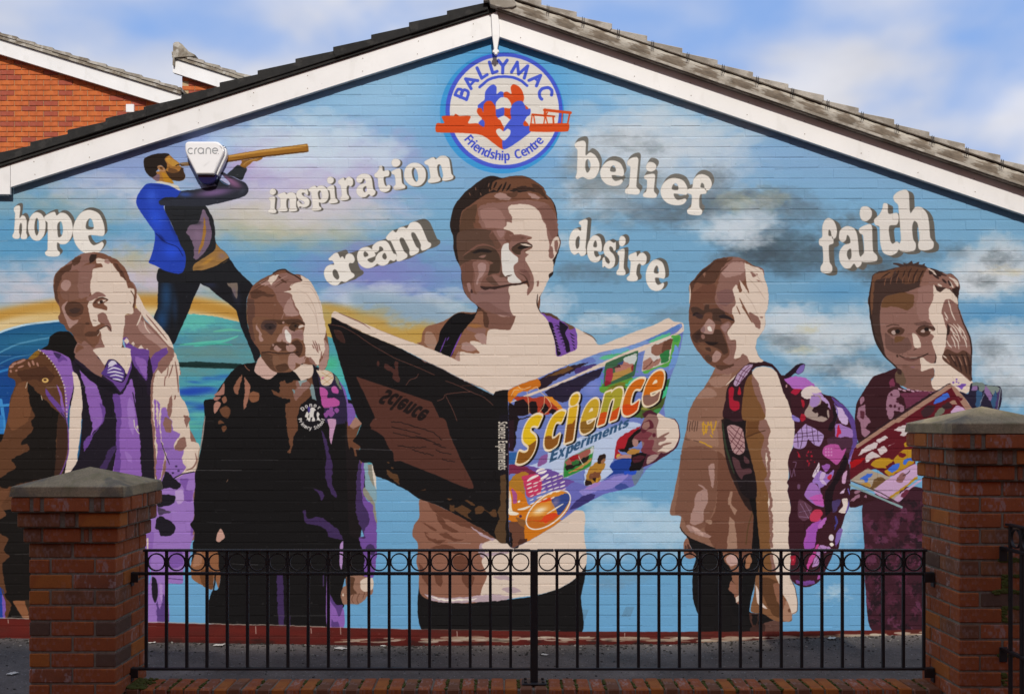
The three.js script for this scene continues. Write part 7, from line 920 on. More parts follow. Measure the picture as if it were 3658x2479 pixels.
// roof: courses of tiles, the verge tiles one by one
{
  const slope = (name, sgn, top, xs, xe, step, hiLo, hiUp, lo, mat, zFront) => {
    const roof = mesh('roof', prism([PX(1775, 30), PX(1775, 44), PX(xe, top(xe) + 8), PX(xe, top(xe) - 6)], -8.8, -.31), mat, building);
    roof.userData.label = name;
    const long = []; let n = 0;
    for (let x = xs; sgn * (xe - x) > 0; x += sgn * step) {
      // x is the upper end, x + step the lower end of this tile, which rides over the next
      const b = x + sgn * (step + 8), a = x - sgn * 3, j = () => rr(-1.6, 1.6);
      const pts = [PX(a, top(a) - lo), PX(a, top(a) - hiUp + j()), PX(b, top(b) - hiLo + j()), PX(b, top(b) - hiLo + 15 + j()), PX(b - sgn * 8, top(b - sgn * 8) - lo)];
      if (sgn > 0) pts.reverse();
      const z1 = zFront + rr(-.006, .006);
      mesh(n ? 'roof_tile_' + String(n).padStart(3, '0') : 'roof_tile', prism(pts, z1 - .33, z1, .003), mat, roof); n++;
      long.push(prism(pts, -8.8, z1 - .335));
    }
    const m = mesh('tile_courses', mergeGeometries(long), mat, roof); m.userData.kind = 'stuff';
    return roof;
  };
  const rl = slope('dark weathered tiles with no mortar along the edge', -1, topL, 1740, -130, 135, 50, 36, 11, darkTile, ZB + .035);
  mesh('undercloak', prism([PX(1770, topL(1770) - 13), PX(1770, topL(1770) - 1), PX(-100, topL(-100) - 1), PX(-100, topL(-100) - 13)], .0, ZB + .018), darkTile, rl);
  const rl2 = slope('pale weathered tiles bedded on grey mortar', 1, topR, 1800, 3900, 125, 80, 62, 52, paleTile, ZB + .075);
  mesh('undercloak', prism([PX(1780, topR(1780) - 10), PX(1780, topR(1780) - 1), PX(3860, topR(3860) - 1), PX(3860, topR(3860) - 10)].reverse(), .0, ZB + .07), paleTile, rl2);
  // bedding mortar with an uneven trowelled face
  {
    const N = 420, M = 7, pos = [], uv = [], idx = [];
    for (let i = 0; i <= N; i++) for (let j = 0; j <= M; j++) {
      const x = 1776 + (3850 - 1776) * i / N, t = j / M, y = topR(x) - 9 - t * 58;
      const z = ZB + .055 + .012 * Math.sin(t * Math.PI) + (fbm(x * .03, y * .05, 1.5, 4) - .5) * .03 + (t > .99 ? -.03 : 0);
      const q = PX(x, y, ZB + .06); pos.push(q.x, q.y, z); { const o = PX(1776, topR(1776) - 9, ZB + .06), c = Math.cos(.3266), s = Math.sin(.3266), dx = q.x - o.x, dy = q.y - o.y; uv.push((dx * c - dy * s) / 2.225, (dx * s + dy * c) / .118 + z * .8); }
    }
    for (let i = 0; i < N; i++) for (let j = 0; j < M; j++) { const a = i * (M + 1) + j, b = a + M + 1; idx.push(a, b, a + 1, a + 1, b, b + 1); }
    const g = new THREE.BufferGeometry(); g.setAttribute('position', new THREE.Float32BufferAttribute(pos, 3)); g.setAttribute('uv', new THREE.Float32BufferAttribute(uv, 2)); g.setIndex(idx); g.computeVertexNormals();
    mesh('verge_mortar', g, vergeRun, rl2);
    mesh('mortar_bed', prism([PX(1778, topR(1778) - 66), PX(1778, topR(1778) - 8), PX(3850, topR(3850) - 8), PX(3850, topR(3850) - 66)].reverse(), -.3, ZB + .035), vergeMortar, rl2);
  }
  // wire tile clips
  const wire = new THREE.MeshStandardMaterial({ color: lin(.03, .028, .026), roughness: .7 });
  for (let k = 0, x = 1958; x < 3800; x += 125, k++) {
    const gs = [];
    for (const s of [-3.2, 3.2]) {
      const X = x + s + (k % 3) * 1.2, z = ZB + .09;
      const c = new THREE.CatmullRomCurve3([[-82, -.05], [-83, -.005], [-76, .002], [-60, 0], [-52, -.012]].map(([dy, dz]) => { const q = PX(X, topR(X) + dy, z + dz); return new THREE.Vector3(q.x, q.y, z + dz); }));
      gs.push(new THREE.TubeGeometry(c, 10, .0022, 5));
    }
    mesh('tile_clip', mergeGeometries(gs), wire, rl2);
  }
  // ridge: angled tiles along the top, bedded end
  const ridge = [[742, -30], [735, 14], [780, 10], [792, 44], [848, 62], [905, 72], [975, 66], [1002, 52], [985, 6], [930, -28], [880, -60], [820, -58]].map(([x, y]) => PX(1400 + x / 2.25, y / 2.25 - 4, ZB + .08));
  mesh('ridge_tile', prism(ridge.reverse(), -.3, ZB + .082, .004), paleTile, building);
  mesh('ridge', prism([PX(1735, -26), PX(1778, -55), PX(1825, -26), PX(1778, 0)].reverse(), -8.8, -.31), paleTile, building);
}

// ---------- neighbouring houses up the street ----------
function gableHouse(label, z, o) {
  const h = thing('brick_house', label, 'house', [0, 0, 0], 'houses behind the mural building');
  const P = (x, y, zz = z) => PX(x, y, zz);
  const top = x => o.y0 + o.k * (x - o.x0), bot = x => top(x) + o.th;
  // wall core and bricks that show
  mesh('wall', prism([P(o.wx0, 2600), P(o.wx1, 2600), P(o.wx1, bot(o.wx1) - 20), P(o.wx0, bot(o.wx0) - 20)], z - .3, z - .008), houseMortar, h);
  mesh('side_wall', boxG(.2, 4, 6.5, P(o.wx1, 0).x - .12, 2, z - 3.6), houseMortar, h);
  const sc = FOCAL / (DIST - z); let n = 0;
  const Y0 = P(0, o.vy1).y, Y1 = P(0, o.vy0).y;
  const wall = h.children[0];
  for (let y = Y0, r = 0; y < Y1; y += COURSE, r++) for (let X = P(o.wx0, 0).x + (r % 2 ? UNIT / 2 : 0), c = 0; X < P(o.wx1, 0).x - .02; X += UNIT, c++) {
    const w = Math.min(UNIT - JOINT, P(o.wx1, 0).x - X), xr = (X + w) * sc + CX, yt = HZ - (y + COURSE - EYE) * sc;
    if (w < .04 || yt < bot(Math.max(xr - 0, 0)) - 22 || xr < -30) continue;
    const t = rnd(), m = houseBricks[t < .55 ? 0 : t < .82 ? 1 : 2];
    mesh(n ? 'brick_' + String(n).padStart(3, '0') : 'brick', cbox(+w.toFixed(3), COURSE - JOINT, .1, .003), m, wall, X + w / 2, y + COURSE / 2, z - .046 + rr(-.0015, .0015)); n++;
  }
  const zb = z + .11;
  mesh('bargeboard', prism([PX(o.bx0, top(o.bx0), zb), PX(o.bx0, bot(o.bx0), zb), PX(o.bx1, bot(o.bx1), zb), PX(o.bx1, top(o.bx1), zb)], zb - .02, zb, .002), whitePaint, h);
  mesh('soffit', prism([PX(o.bx0, bot(o.bx0) - 6, zb), PX(o.bx0, bot(o.bx0) - 2, zb), PX(o.bx1, bot(o.bx1) - 2, zb), PX(o.bx1, bot(o.bx1) - 6, zb)], z + .002, zb - .022), whitePaint, h);
  const roof = mesh('roof', prism([PX(o.bx0, top(o.bx0) - 16, zb), PX(o.bx0, top(o.bx0) - 4, zb), PX(o.bx1, top(o.bx1) - 4, zb), PX(o.bx1, top(o.bx1) - 16, zb)], z - 6.5, zb - .02), darkTile, h);
  const st = .273 * sc; let m = 0;
  for (let x = o.bx0; x < o.bx1; x += st) {
    const b = Math.min(x + st + 3, o.bx1 + 3);
    mesh(m ? 'roof_tile_' + String(m).padStart(3, '0') : 'roof_tile', prism([PX(x, top(x) - 21, zb), PX(x, top(x) - 13, zb), PX(b, top(b) - 15, zb), PX(b, top(b) - 27, zb)], zb - .3, zb + .05 + rr(-.004, .004)), m % 2 ? paleTile : vergeMortar, roof); m++;
  }
  mesh('verge_mortar', prism([PX(o.bx0, top(o.bx0) - 19, zb), PX(o.bx0, top(o.bx0) - 2, zb), PX(o.bx1, top(o.bx1) - 2, zb), PX(o.bx1, top(o.bx1) - 19, zb)], zb - .25, zb + .036), vergeMortar, roof);
  return { h, P, zb, top, bot };
}
const h1 = gableHouse('red brick house gable with white bargeboard sloping down behind the mural building', -7.7, { x0: 0, y0: 142, k: .3075, th: 52, wx0: -160, wx1: 640, bx0: -130, bx1: 645, vy0: 150, vy1: 600 });
{ const m = mesh('wall_vent', (() => { const g = cbox(.125, .125, .06, .006); return g; })(), whitePaint, h1.h, pxX(463.5, -7.67), pxY(387.5, -7.67), -7.68); m.userData.label = 'small square white box on the brickwork'; }
const h2 = gableHouse('further brick house whose roof end starts at an upright ridge tile', -9.8, { x0: 617, y0: 209, k: .323, th: 50, wx0: 649, wx1: 1500, bx0: 615, bx1: 1500, vy0: 260, vy1: 420 });
mesh('ridge_tile', prism([[1383, 520], [1388, 350], [1404, 336], [1432, 336], [1462, 356], [1512, 412], [1565, 440], [1560, 452], [1400, 462], [1396, 524]].map(([x, y]) => PX(x / 2.25, y / 2.25, h2.zb + .06)), h2.zb - .4, h2.zb + .066, .004), vergeMortar, h2.h);

// ---------- houses across the street, behind the photographer: their shade lies over the pillars and the yard ----------
{
  const t = thing('terrace_row', 'row of brick houses across the street facing the mural', 'houses', [0, 0, 13]);
  const H = 1.88 + (13 - 2.62) * Math.tan(SUN_EL) / Math.cos(SUN_AZ) ;
  mesh('wall', boxG(70, H - .15, 7, 0, (H - .15) / 2, 3.6), houseBricks[1], t);
  const g = prism([new THREE.Vector2(0, H - .18), new THREE.Vector2(0, H), new THREE.Vector2(3.6, H + 1.7), new THREE.Vector2(7.4, H), new THREE.Vector2(7.4, H - .18)].reverse(), -35.2, 35.2); g.rotateY(-Math.PI / 2);
  mesh('roof', g, darkTile, t);
}

// ---------- brick gate pillars ----------
// rows of fired bricks round a mortar core, three corbelled courses, pyramid cap
function pyramidCap(w, d, edge, rise) {
  const X = w / 2, Z = d / 2, c = .004, t = .008;     // slightly battered edges
  const ring = (x, y, z) => [[-x, y, z], [x, y, z], [x, y, -z], [-x, y, -z]];
  const R = [ring(X, 0, Z), ring(X - t + c * .4, edge - c, Z - t + c * .4), ring(X - t - c * .6, edge + c * .3, Z - t - c * .6)];
  const pos = [], uv = [];
  const tri = (a, b, e, f) => { for (const q of [a, b, e]) { pos.push(...q); uv.push(f ? q[2] : q[0], q[1] * 1.1 + (f ? q[0] : q[2])); } };
  for (let k = 0; k < 2; k++) for (let i = 0; i < 4; i++) { const j = (i + 1) % 4; tri(R[k][i], R[k][j], R[k + 1][j], i % 2); tri(R[k][i], R[k + 1][j], R[k + 1][i], i % 2); }
  // four slopes, subdivided and a little uneven
  const N = 10, apex = [0, edge + rise, 0];
  for (let i = 0; i < 4; i++) {
    const A = R[2][i], B = R[2][(i + 1) % 4];
    const pt = (u, v) => { const q = [0, 1, 2].map(k => lerp(lerp(A[k], B[k], u), apex[k], v)); const e = v > 0 && v < 1 && u > 0 && u < 1 ? 1 : 0; q[1] += e * (fbm(q[0] * 22, q[2] * 22, i, 3) - .5) * .006; return q; };
    for (let a = 0; a < N; a++) for (let b = 0; b < N; b++) { const u0 = a / N, u1 = (a + 1) / N, v0 = b / N, v1 = (b + 1) / N; tri(pt(u0, v0), pt(u1, v0), pt(u1, v1)); if (b < N - 1) tri(pt(u0, v0), pt(u1, v1), pt(u0, v1)); }
  }
  tri(R[0][0], R[0][2], R[0][1]); tri(R[0][0], R[0][3], R[0][2]);
  const g = new THREE.BufferGeometry(); g.setAttribute('position', new THREE.Float32BufferAttribute(pos, 3)); g.setAttribute('uv', new THREE.Float32BufferAttribute(uv, 2)); g.computeVertexNormals(); return g;
}
function pillar(label, X, Z, topY, seq, seed) {
  const p = thing('brick_pillar', label, 'pillar', [X, 0, Z], 'pillars at the ends of the railing');
  const r = mulberry(seed), S = .44, D = .1025, L = .215, J = .0105;
  const shaftTop = topY - 3 * COURSE, rows = Math.ceil((shaftTop + .08) / COURSE);
  mesh('mortar', boxG(S - .012, topY + .08, S - .012, 0, (topY - .08) / 2 - .004, 0), mortarMat, p);
  let n = 0;
  const put = (w, h, d, x, y, z, tone) => {
    const t = r(), m = pillarBricks[tone !== undefined ? tone : t < .3 ? 0 : t < .5 ? 1 : t < .66 ? 2 : t < .8 ? 3 : t < .88 ? 4 : 5];
    const b = mesh(n ? 'brick_' + String(n).padStart(3, '0') : 'brick', cbox(w, h, d, .0045), m, p, x + (r() - .5) * .003, y + (r() - .5) * .002, z + (r() - .5) * .003);
    b.rotation.set((r() - .5) * .006, (r() - .5) * .008, (r() - .5) * .008); n++;
  };
  for (let k = 0; k < rows; k++) {
    const y = shaftTop - (k + .5) * COURSE, h = COURSE - J, q = (S - D) / 2, tones = seq[k] || [];
    const swap = k % 2 === 0;   // first course below the corbels: two stretchers to the street
    const P = (w, d, x, z, t) => swap ? put(w, h, d, x, y, z, t) : put(d, h, w, z, y, x, t);
    for (const s of [1, -1]) {
      P(L, D, -(L + J) / 2, s * q, swap && s > 0 ? tones[0] : undefined); P(L, D, (L + J) / 2, s * q, swap && s > 0 ? tones[1] : undefined);
      P(D, L, s * q, 0);
    }
    if (!swap && tones.length) {   // header, stretcher, header face the street: set their tones
      const f = p.children.slice(-6).filter(c => c.position.z > .1), mid = f.find(c => Math.abs(c.position.x) < .05), le = f.find(c => c.position.x < -.1), ri = f.find(c => c.position.x > .1);
      [le, mid, ri].forEach((c, i) => { if (c && tones[i] !== undefined) c.material = pillarBricks[tones[i]]; });
    }
  }
  // corbelled courses, wider towards the top

  const fr = [
    [[0, .19, 3], [.205, .40, 0], [.63, .06, 5], [.715, .285, 0]],
    [[0, .415, 3], [.455, .105, 3], [.59, .41, 2]],
    [[0, .17, 0], [.2, .065, 0], [.295, .405, 1], [.73, .07, 3], [.825, .175, 0]],
  ];
  for (let k = 0; k < 3; k++) {
    const W = S + 2 * .0215 * (k + 1), y = shaftTop + (k + .5) * COURSE, h = COURSE - J, q = (W - D) / 2;
    mesh('mortar', boxG(W - .014, COURSE - .004, W - .014, 0, y, 0), mortarMat, p);
    for (const [a, w, t] of fr[k]) { put(W * w - .004, h, D, -W / 2 + W * (a + w / 2), y, q, t); put(W * w - .004, h, D, W / 2 - W * (a + w / 2), y, -q); }
    const I = W - 2 * D - 2 * J, f = k === 1 ? [[0, .36], [.42, .53]] : [[0, .44], [.5, .14], [.7, .3]];
    for (const s of [1, -1]) for (const [a, w] of f) put(D, h, I * w - .002, s * q, y, s * (I / 2 - I * (a + w / 2)));
  }
  mesh('cap', pyramidCap(.575, .575, .05, .088), capMat, p, 0, topY, 0);
  return p;
}
const ZP = DIST - 5.27;       // middle of the pillars, the railing and the dwarf wall
const pxP = x => pxX(x, ZP), pyP = y => pxY(y, ZP);
const pillarL = pillar('shorter brick pillar with a pyramid stone cap, clear of any front railing', -2.19, ZP, 1.322, [[3, 0], [0, 0, 1], [2, 5], [2, 3, 3], [0, 0], [4, 0, 4], [0, 0], [2, 0, 4], [5, 0], [0, 0, 0], [0, 1]], 51);
const pillarR = pillar('taller brick pillar with a pyramid stone cap and mossy joints beside the front railing', 2.497, ZP + .07, 1.640, [[1, 5], [0, 1, 0], [0, 0], [0, 3, 0], [0, 1], [3, 3, 1], [0, 0], [0, 4, 4], [0, 3], [3, 1, 0], [0, 1], [0, 0, 3], [0, 0]], 77);

// ---------- dwarf wall with brick-on-edge coping ----------
const COPE = .312, wx0 = -1.968, wx1 = 2.275;
const dwarf = thing('dwarf_wall', 'low brick wall with mossy brick-on-edge coping under the railing', 'wall', [(wx0 + wx1) / 2, 0, ZP]);
{
  const L = wx1 - wx0, r = mulberry(313);
  mesh('mortar', boxG(L, COPE - .008, .195, 0, (COPE - .008) / 2, 0), mortarMat, dwarf);
  let n = 0; const nm = () => n++ ? 'brick_' + String(n - 1).padStart(3, '0') : 'brick';
  const N = Math.round(L / .0752), st = L / N;
  for (let i = 0; i < N; i++) {
    const t = r(), b = mesh(nm(), cbox(.0655, .1025, .215, .006), pillarBricks[t < .4 ? 3 : t < .6 ? 0 : t < .75 ? 1 : t < .9 ? 2 : 5], dwarf, -L / 2 + (i + .5) * st + (r() - .5) * .004, COPE - .051 + (r() - .5) * .005, (r() - .5) * .006);
    b.rotation.set((r() - .5) * .02, (r() - .5) * .03, (r() - .5) * .03);
  }
  for (let k = 0; k < 3; k++) for (let i = -10; i < 11; i++) {
    const x0 = Math.max(i * UNIT + (k % 2) * UNIT / 2, -L / 2), x1 = Math.min(i * UNIT + (k % 2) * UNIT / 2 + UNIT - JOINT, L / 2); if (x1 - x0 < .05) continue;
    for (const s of [1, -1]) mesh(nm(), cbox(+(x1 - x0).toFixed(3), COURSE - JOINT, .1, .004), pillarBricks[Math.floor(r() * 4)], dwarf, (x0 + x1) / 2, COPE - .11 - (k + .5) * COURSE + .004, s * .0565);
  }
  // moss cushions in the coping joints
  const moss = []; const base = new THREE.IcosahedronGeometry(1, 1);
  for (let i = 0; i <= N; i++) { const am = r(); if (am < .18) continue; const cnt = Math.floor(6 + 22 * am); for (let k = 0; k < cnt; k++) { const g = base.clone(), s = .0032 + .0042 * r(); g.scale(s * (1 + r()), s * (.6 + .5 * r()), s * (1 + r() * 1.4)); g.translate(-L / 2 + i * st + (r() - .5) * .009, COPE - .012 + r() * .012, (r() - .5) * .21 * (.5 + am * .5)); moss.push(g); } }
  for (let k = 0; k < 130; k++) { const g = base.clone(), s = .005 + .006 * r(); g.scale(s * 1.4, s * .7, s * 1.4); g.translate(-L / 2 + Math.abs(r() * r()) * .12, COPE + .001, (r() - .5) * .2); moss.push(g); }
  mesh('moss', mergeGeometries(moss), mossMat, dwarf).userData.kind = 'stuff';
}
{ // moss on the tall pillar's joints
  const r = mulberry(77), moss = [], base = new THREE.IcosahedronGeometry(1, 1);
  const line = (x0, x1, y, w, n) => { for (let k = 0; k < n; k++) { const g = base.clone(), s = .003 + .005 * r(); g.scale(s * 1.5, s, s * .7); g.translate(lerp(x0, x1, r()), y + (r() - .5) * w, .2165 + r() * .004); moss.push(g); } };
  const sT = 1.640 - 3 * COURSE, Y = k => sT - k * COURSE;
  line(-.02, .12, Y(5), .02, 90); line(-.0, .15, Y(6), .014, 70); line(-.05, .14, Y(7), .016, 90); line(.0, .03, (Y(6) + Y(7)) / 2, .06, 70); line(-.01, .02, (Y(4) + Y(5)) / 2, .05, 60); line(.0, .12, Y(8), .012, 60); line(0, .02, (Y(8) + Y(9)) / 2, .06, 70); line(-.02, .1, Y(11), .012, 50); line(0, .02, (Y(12) + Y(13)) / 2, .06, 40);
  mesh('moss', mergeGeometries(moss), mossMat, pillarR).userData.kind = 'stuff';
}

// ---------- iron railings ----------
const TOPR = pyP(1966), MIDR = pyP(2049), BOTR = pyP(2389);
const barG = cbox(.0155, TOPR - BOTR, .0155, .002);
const ringG = (() => { const s = new THREE.Shape(); s.absarc(0, 0, .0468, 0, Math.PI * 2); const hl = new THREE.Path(); hl.absarc(0, 0, .0418, 0, Math.PI * 2); s.holes.push(hl); const g = new THREE.ExtrudeGeometry(s, { depth: .012, bevelEnabled: true, bevelThickness: .001, bevelSize: .0008, bevelSegments: 1, curveSegments: 28 }); g.translate(0, 0, -.006); return g; })();
function railPanel(name, label, x0, n, sp, ext, post) {
  // built along +x from the first bar; x0 in metres
  const p = thing(name, label, 'railing', [x0, 0, 0]);
  p.position.z = ZP;
  const L = (n - 1) * sp;
  const a = ext[0], b = ext[1], ta = -.014, tb = L + .014;
  mesh('top_rail', cbox(tb - ta + (post ? sp * .0 : 0), .012, .034, .003), railMat, p, (ta + tb) / 2, TOPR, 0);
  mesh('middle_rail', cbox(L + a + b, .0155, .026, .003), railMat, p, (L + b - a) / 2, MIDR, 0);
  mesh('bottom_rail', cbox(L + a + b, .0145, .026, .003), railMat, p, (L + b - a) / 2, BOTR, 0);
  for (let i = 0; i < n; i++) { const m = mesh(i ? 'bar_' + String(i).padStart(3, '0') : 'bar', barG, railMat, p, i * sp, (TOPR + BOTR) / 2, 0); m.rotation.z = rr(-.003, .003); }
  for (let i = 0; i < n - 1; i++) mesh(i ? 'ring_' + String(i).padStart(3, '0') : 'ring', ringG, railMat, p, (i + .5) * sp, (TOPR + MIDR) / 2 - .001, 0);
  return p;
}
{
  const xs = pxP(521), sp = (pxP(1824) - xs) / 18, px = pxP(1908);
  const A = railPanel('iron_railing', 'black iron railing panel with a row of rings joining the shorter pillar', xs, 19, sp, [.075, px - pxP(1824)], true);
  // carry the top rail to the post, ring beside it, wall brackets
  const L = 18 * sp, gap = px - pxP(1824);
  mesh('top_rail', cbox(gap - .034, .012, .034, .003), railMat, A, L + .014 + (gap - .034) / 2 + .001, TOPR, 0);
  mesh('ring', ringG, railMat, A, L + (gap - .02) / 2, (TOPR + MIDR) / 2 - .001, 0);
  for (const y of [MIDR, BOTR]) { mesh('bracket', cbox(.05, .05, .006, .002), railMat, A, -.062, y - .02, .0165); mesh('bracket', cbox(.006, .075, .04, .002), railMat, A, -.0735, y - .028, 0); }
  const xs2 = pxP(1990), sp2 = (pxP(3302) - xs2) / 18, gap2 = xs2 - px;
  const B = railPanel('iron_railing', 'black iron railing panel with a row of rings joining the taller pillar', xs2, 19, sp2, [gap2, 2.275 - pxP(3302) + .002]);
  mesh('top_rail', cbox(gap2 - .034, .012, .034, .003), railMat, B, -gap2 / 2, TOPR, 0);
  mesh('ring', ringG, railMat, B, -(gap2 - .02) / 2, (TOPR + MIDR) / 2 - .001, 0);
  const e = 2.275 - xs2;
  for (const y of [MIDR, BOTR]) { mesh('bracket', cbox(.05, .05, .006, .002), railMat, B, e - .03, y - .02, .0165); mesh('bracket', cbox(.006, .08, .04, .002), railMat, B, e - .005, y - .03, 0); }
  const post = thing('railing_post', 'thick square iron post bolted to the coping between the railing panels', 'post', [px, COPE, ZP]);
  mesh('shaft', cbox(.040, TOPR - COPE - .008, .040, .003), railMat, post, 0, (TOPR - COPE - .008) / 2 + .01, 0);
  mesh('base_plate', cbox(.128, .012, .10, .004), railMat, post, 0, .008, 0);
  const bolt = new THREE.CylinderGeometry(.008, .009, .01, 6);
  for (const sx of [-1, 1]) for (const sz of [-1, 1]) mesh('bolt', bolt, railMat, post, sx * .046, .018, sz * .034);
}
{ // railing running from the tall pillar towards the street
  const p = thing('iron_railing', 'black iron railing panel running forward from the face of the taller pillar', 'railing', [2.497, 0, ZP + .07 + .22]);
  const z0 = .075, sp = .107, n = 9, up = .172, T = TOPR + up, M = MIDR + up, B = BOTR + up;
  mesh('top_rail', cbox(.034, .012, n * sp, .003), railMat, p, 0, T, .05 + n * sp / 2);
  mesh('middle_rail', cbox(.026, .0155, n * sp + .05, .003), railMat, p, 0, M, (n * sp + .05) / 2 + .002);
  mesh('bottom_rail', cbox(.026, .0145, n * sp + .05, .003), railMat, p, 0, B, (n * sp + .05) / 2 + .002);
  const bg = cbox(.0165, T - .2, .0165, .002);
  for (let i = 0; i < n; i++) mesh(i ? 'bar_' + String(i).padStart(3, '0') : 'bar', bg, railMat, p, 0, T - (T - .2) / 2, z0 + i * sp);
  for (let i = 0; i < n - 1; i++) { const m = mesh(i ? 'ring_' + String(i).padStart(3, '0') : 'ring', ringG, railMat, p, 0, (T + M) / 2, z0 + (i + .5) * sp); m.rotation.y = Math.PI / 2; }
  for (const y of [M, B]) mesh('bracket', cbox(.04, .075, .006, .002), railMat, p, 0, y - .028, .004);
  // the low wall it stands on
  const w = thing('dwarf_wall', 'low brick wall below the forward railing panel', 'wall', [2.497, 0, ZP + .07 + .225 + .55]);
  mesh('mortar', boxG(.195, .2, 1.08, 0, .1, 0), mortarMat, w);
  for (let i = 0; i < 14; i++) mesh(i ? 'brick_' + String(i).padStart(3, '0') : 'brick', cbox(.215, .1025, .0655, .006), pillarBricks[i % 4], w, 0, .16, -.5 + i * .0765);
}

// ---------- alarm bell box on the gable ----------
{
  const zf = .075, q = (x, y) => { const v = PX(450 + x / 2.864, 450 + y / 2.864, zf); return v; };
  const c = q(815, 340);
  const a = thing('alarm_box', 'white three-cornered alarm bell box with grey lettering and a dark blue lens', 'alarm box', [c.x, c.y, 0]);
  const rel = pts => pts.map(([x, y]) => { const v = q(x, y); return new THREE.Vector2(v.x - c.x, v.y - c.y); });
  const smooth = (pts, n = 60) => new THREE.SplineCurve([...rel(pts), rel(pts)[0]]).getPoints(n);
  const round = (pts, r, seg = 8) => { // polygon with rounded corners
    const P = rel(pts), out = [], N = P.length;
    for (let i = 0; i < N; i++) { const A = P[(i + N - 1) % N], B = P[i], C = P[(i + 1) % N], R = r[i]; const u = A.clone().sub(B).normalize().multiplyScalar(R).add(B), v = C.clone().sub(B).normalize().multiplyScalar(R).add(B); for (let k = 0; k <= seg; k++) { const t = k / seg; out.push(new THREE.Vector2((1 - t) ** 2 * u.x + 2 * t * (1 - t) * B.x + t * t * v.x, (1 - t) ** 2 * u.y + 2 * t * (1 - t) * B.y + t * t * v.y)); } }
    return out;
  };
  const shellMat = new THREE.MeshStandardMaterial({ color: lin(.80, .79, .77), roughness: .35 }), lens = new THREE.MeshPhysicalMaterial({ color: lin(.008, .012, .06), roughness: .15, clearcoat: .6 });
  // dark back plate and lens, white cover in front of it
  const back = round([[700, 300], [930, 172], [1006, 200], [1004, 240], [905, 560], [850, 590], [775, 590], [728, 545]], [.01, .008, .012, .01, .02, .02, .02, .02]);
  const bg = new THREE.ExtrudeGeometry(new THREE.Shape(back), { depth: .040, bevelEnabled: true, bevelThickness: .008, bevelSize: .008, bevelOffset: -.008, bevelSegments: 3, curveSegments: 8 }); bg.translate(0, 0, .010);
  mesh('lens', bg, lens, a);
  const side = round([[602, 170], [940, 170], [1012, 215], [1024, 290], [925, 500], [712, 500], [600, 285]], [.03, .012, .02, .03, .008, .008, .03]);
  const sg = new THREE.ExtrudeGeometry(new THREE.Shape(side), { depth: .034, bevelEnabled: true, bevelThickness: .01, bevelSize: .008, bevelOffset: -.008, bevelSegments: 3, curveSegments: 8 }); sg.translate(0, 0, .014);
  mesh('shell', sg, shellMat, a);
  const front = round([[606, 164], [940, 164], [1000, 222], [1004, 268], [900, 494], [722, 494], [606, 266]], [.03, .022, .018, .018, .006, .006, .03]);
  const fg = new THREE.ExtrudeGeometry(new THREE.Shape(front), { depth: .062, bevelEnabled: true, bevelThickness: .016, bevelSize: .014, bevelOffset: -.012, bevelSegments: 6, curveSegments: 8 }); fg.translate(0, 0, .012);
  mesh('cover', fg, shellMat, a);
  // lettering: crane.
  const txt = new THREE.MeshStandardMaterial({ color: lin(.30, .31, .31), roughness: .5 });
  const zt = .091, strokes = [];
  const S = (x, y) => { const v = q(x - 10, y); return new THREE.Vector3(v.x - c.x, v.y - c.y, zt); };
  const arc = (cx, cy, r, a0, a1, n = 20) => Array.from({ length: n + 1 }, (_, i) => { const t = a0 + (a1 - a0) * i / n; return S(cx + r * Math.cos(t), cy + r * Math.sin(t)); });
  const D = Math.PI / 180;
  strokes.push(arc(675, 260, 28, -50 * D, -310 * D));
  strokes.push([S(716, 292), S(716, 250)].concat(arc(738, 254, 22, 190 * D, 275 * D, 8)));
  strokes.push(arc(778, 258, 28, 0, 360 * D)); strokes.push([S(806, 232), S(806, 290)]);
  strokes.push([S(832, 290), S(832, 256)].concat(arc(855, 252, 23, 180 * D, 360 * D, 12)).concat([S(878, 256), S(878, 290)]));
  strokes.push([S(898, 258), S(950, 258)].concat(arc(924, 258, 27, 0, -310 * D)));
  const ribs = strokes.map(s => { const g = new THREE.TubeGeometry(new THREE.CatmullRomCurve3(s, false, 'centripetal'), Math.max(10, s.length * 2), .0047, 6); g.translate(0, 0, -zt); g.scale(1, 1, .22); g.translate(0, 0, zt); return g; });
  { const g = new THREE.CylinderGeometry(.0028, .0028, .0015, 10); g.rotateX(Math.PI / 2); const v = S(958, 290); g.translate(v.x, v.y, zt); ribs.push(g.toNonIndexed ? g : g); }
  mesh('lettering', mergeGeometries(ribs), txt, a);
}

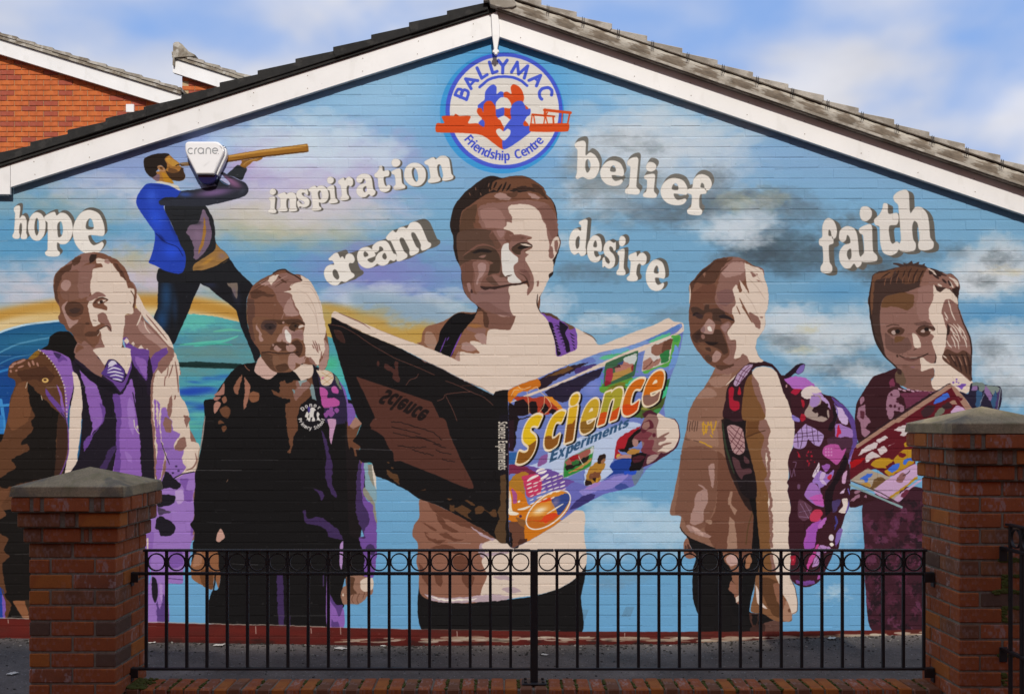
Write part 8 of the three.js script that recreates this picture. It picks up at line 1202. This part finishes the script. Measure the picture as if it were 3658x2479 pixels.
// ---------- scraps on the asphalt along the wall ----------
{
  const paper = new THREE.MeshStandardMaterial({ color: lin(.62, .58, .50), roughness: .9, side: THREE.DoubleSide });
  const spots = [[42, 2426, 'pale paper scrap lying on the asphalt beside the shorter pillar', .05], [556, 2296, 'white paper scrap against the red plinth near the shorter pillar', .04], [780, 2312, 'flattened pale paper scrap on the asphalt below the dark-jumpered child', .055], [1215, 2317, 'white paper scrap on the asphalt below the hanging hand', .065], [1372, 2301, 'small white scrap pressed against the plinth', .035], [1946, 2340, 'tiny white scrap on the asphalt behind the railing post', .04], [2972, 2308, 'white paper scrap on the asphalt near the taller pillar', .055], [2396, 2309, 'tiny pale scrap near the foot of the painted child in black trousers', .02]];
  spots.forEach(([x, y, label, s], k) => {
    // distance from the ground it lies on
    const t = (y - HZ) / FOCAL, d = EYE / t, Z = DIST - d, X = (x - CX) / FOCAL * d;
    const N = 6, pos = [], idx = [], r = mulberry(900 + k);
    for (let j = 0; j <= N; j++) for (let i = 0; i <= N; i++) { const u = i / N - .5, v = j / N - .5; const e = 1 - .25 * r() * (Math.abs(u) > .4 || Math.abs(v) > .4 ? 1 : 0); pos.push(u * s * 1.5 * e + (r() - .5) * s * .06, .003 + s * (.22 * fbm(u * 5 + k, v * 5, k, 3)) + .01 * Math.abs(u) * s * 10 * r() * .3, v * s * e + (r() - .5) * s * .06); }
    for (let j = 0; j < N; j++) for (let i = 0; i < N; i++) { const a = j * (N + 1) + i; idx.push(a, a + N + 1, a + 1, a + 1, a + N + 1, a + N + 2); }
    const g = new THREE.BufferGeometry(); g.setAttribute('position', new THREE.Float32BufferAttribute(pos, 3)); g.setIndex(idx); g.computeVertexNormals(); g.rotateY(r() * 6);
    const zz = Math.max(Z, .04), m = mesh(numbered('litter_scrap'), g, paper, scene, X, groundY(X, zz) + .002, zz); m.userData = { label, category: 'litter' };
  });
}

// ---------- grit and crumbs gathered on the asphalt ----------
{
  const r = mulberry(6161), dark = [], pale = [], base = new THREE.IcosahedronGeometry(1, 0);
  for (let i = 0; i < 2600; i++) {
    const near = r() < .62, X = -4 + r() * 7.4, Z = near ? .012 + Math.pow(r(), 2.2) * .34 : .1 + r() * 1.5, s = .002 + Math.pow(r(), 3) * (near ? .008 : .005);
    const g = base.clone(); g.scale(s * (.8 + r() * 1.2), s * (.5 + r() * .5), s * (.8 + r() * .8)); g.rotateY(r() * 6); g.translate(X, groundY(X, Z) + s * .3, Z); (r() < (near ? .16 : .3) ? pale : dark).push(g);
  }
  const grit = thing('grit', 'scattered grit and dirt crumbs on the asphalt at the wall foot', 'grit');
  grit.userData.kind = 'stuff';
  mesh('dark_crumbs', mergeGeometries(dark), new THREE.MeshStandardMaterial({ color: lin(.03, .026, .02), roughness: 1 }), grit);
  mesh('pale_crumbs', mergeGeometries(pale), new THREE.MeshStandardMaterial({ color: lin(.22, .20, .17), roughness: 1 }), grit);
}

renderer.render(scene, camera);
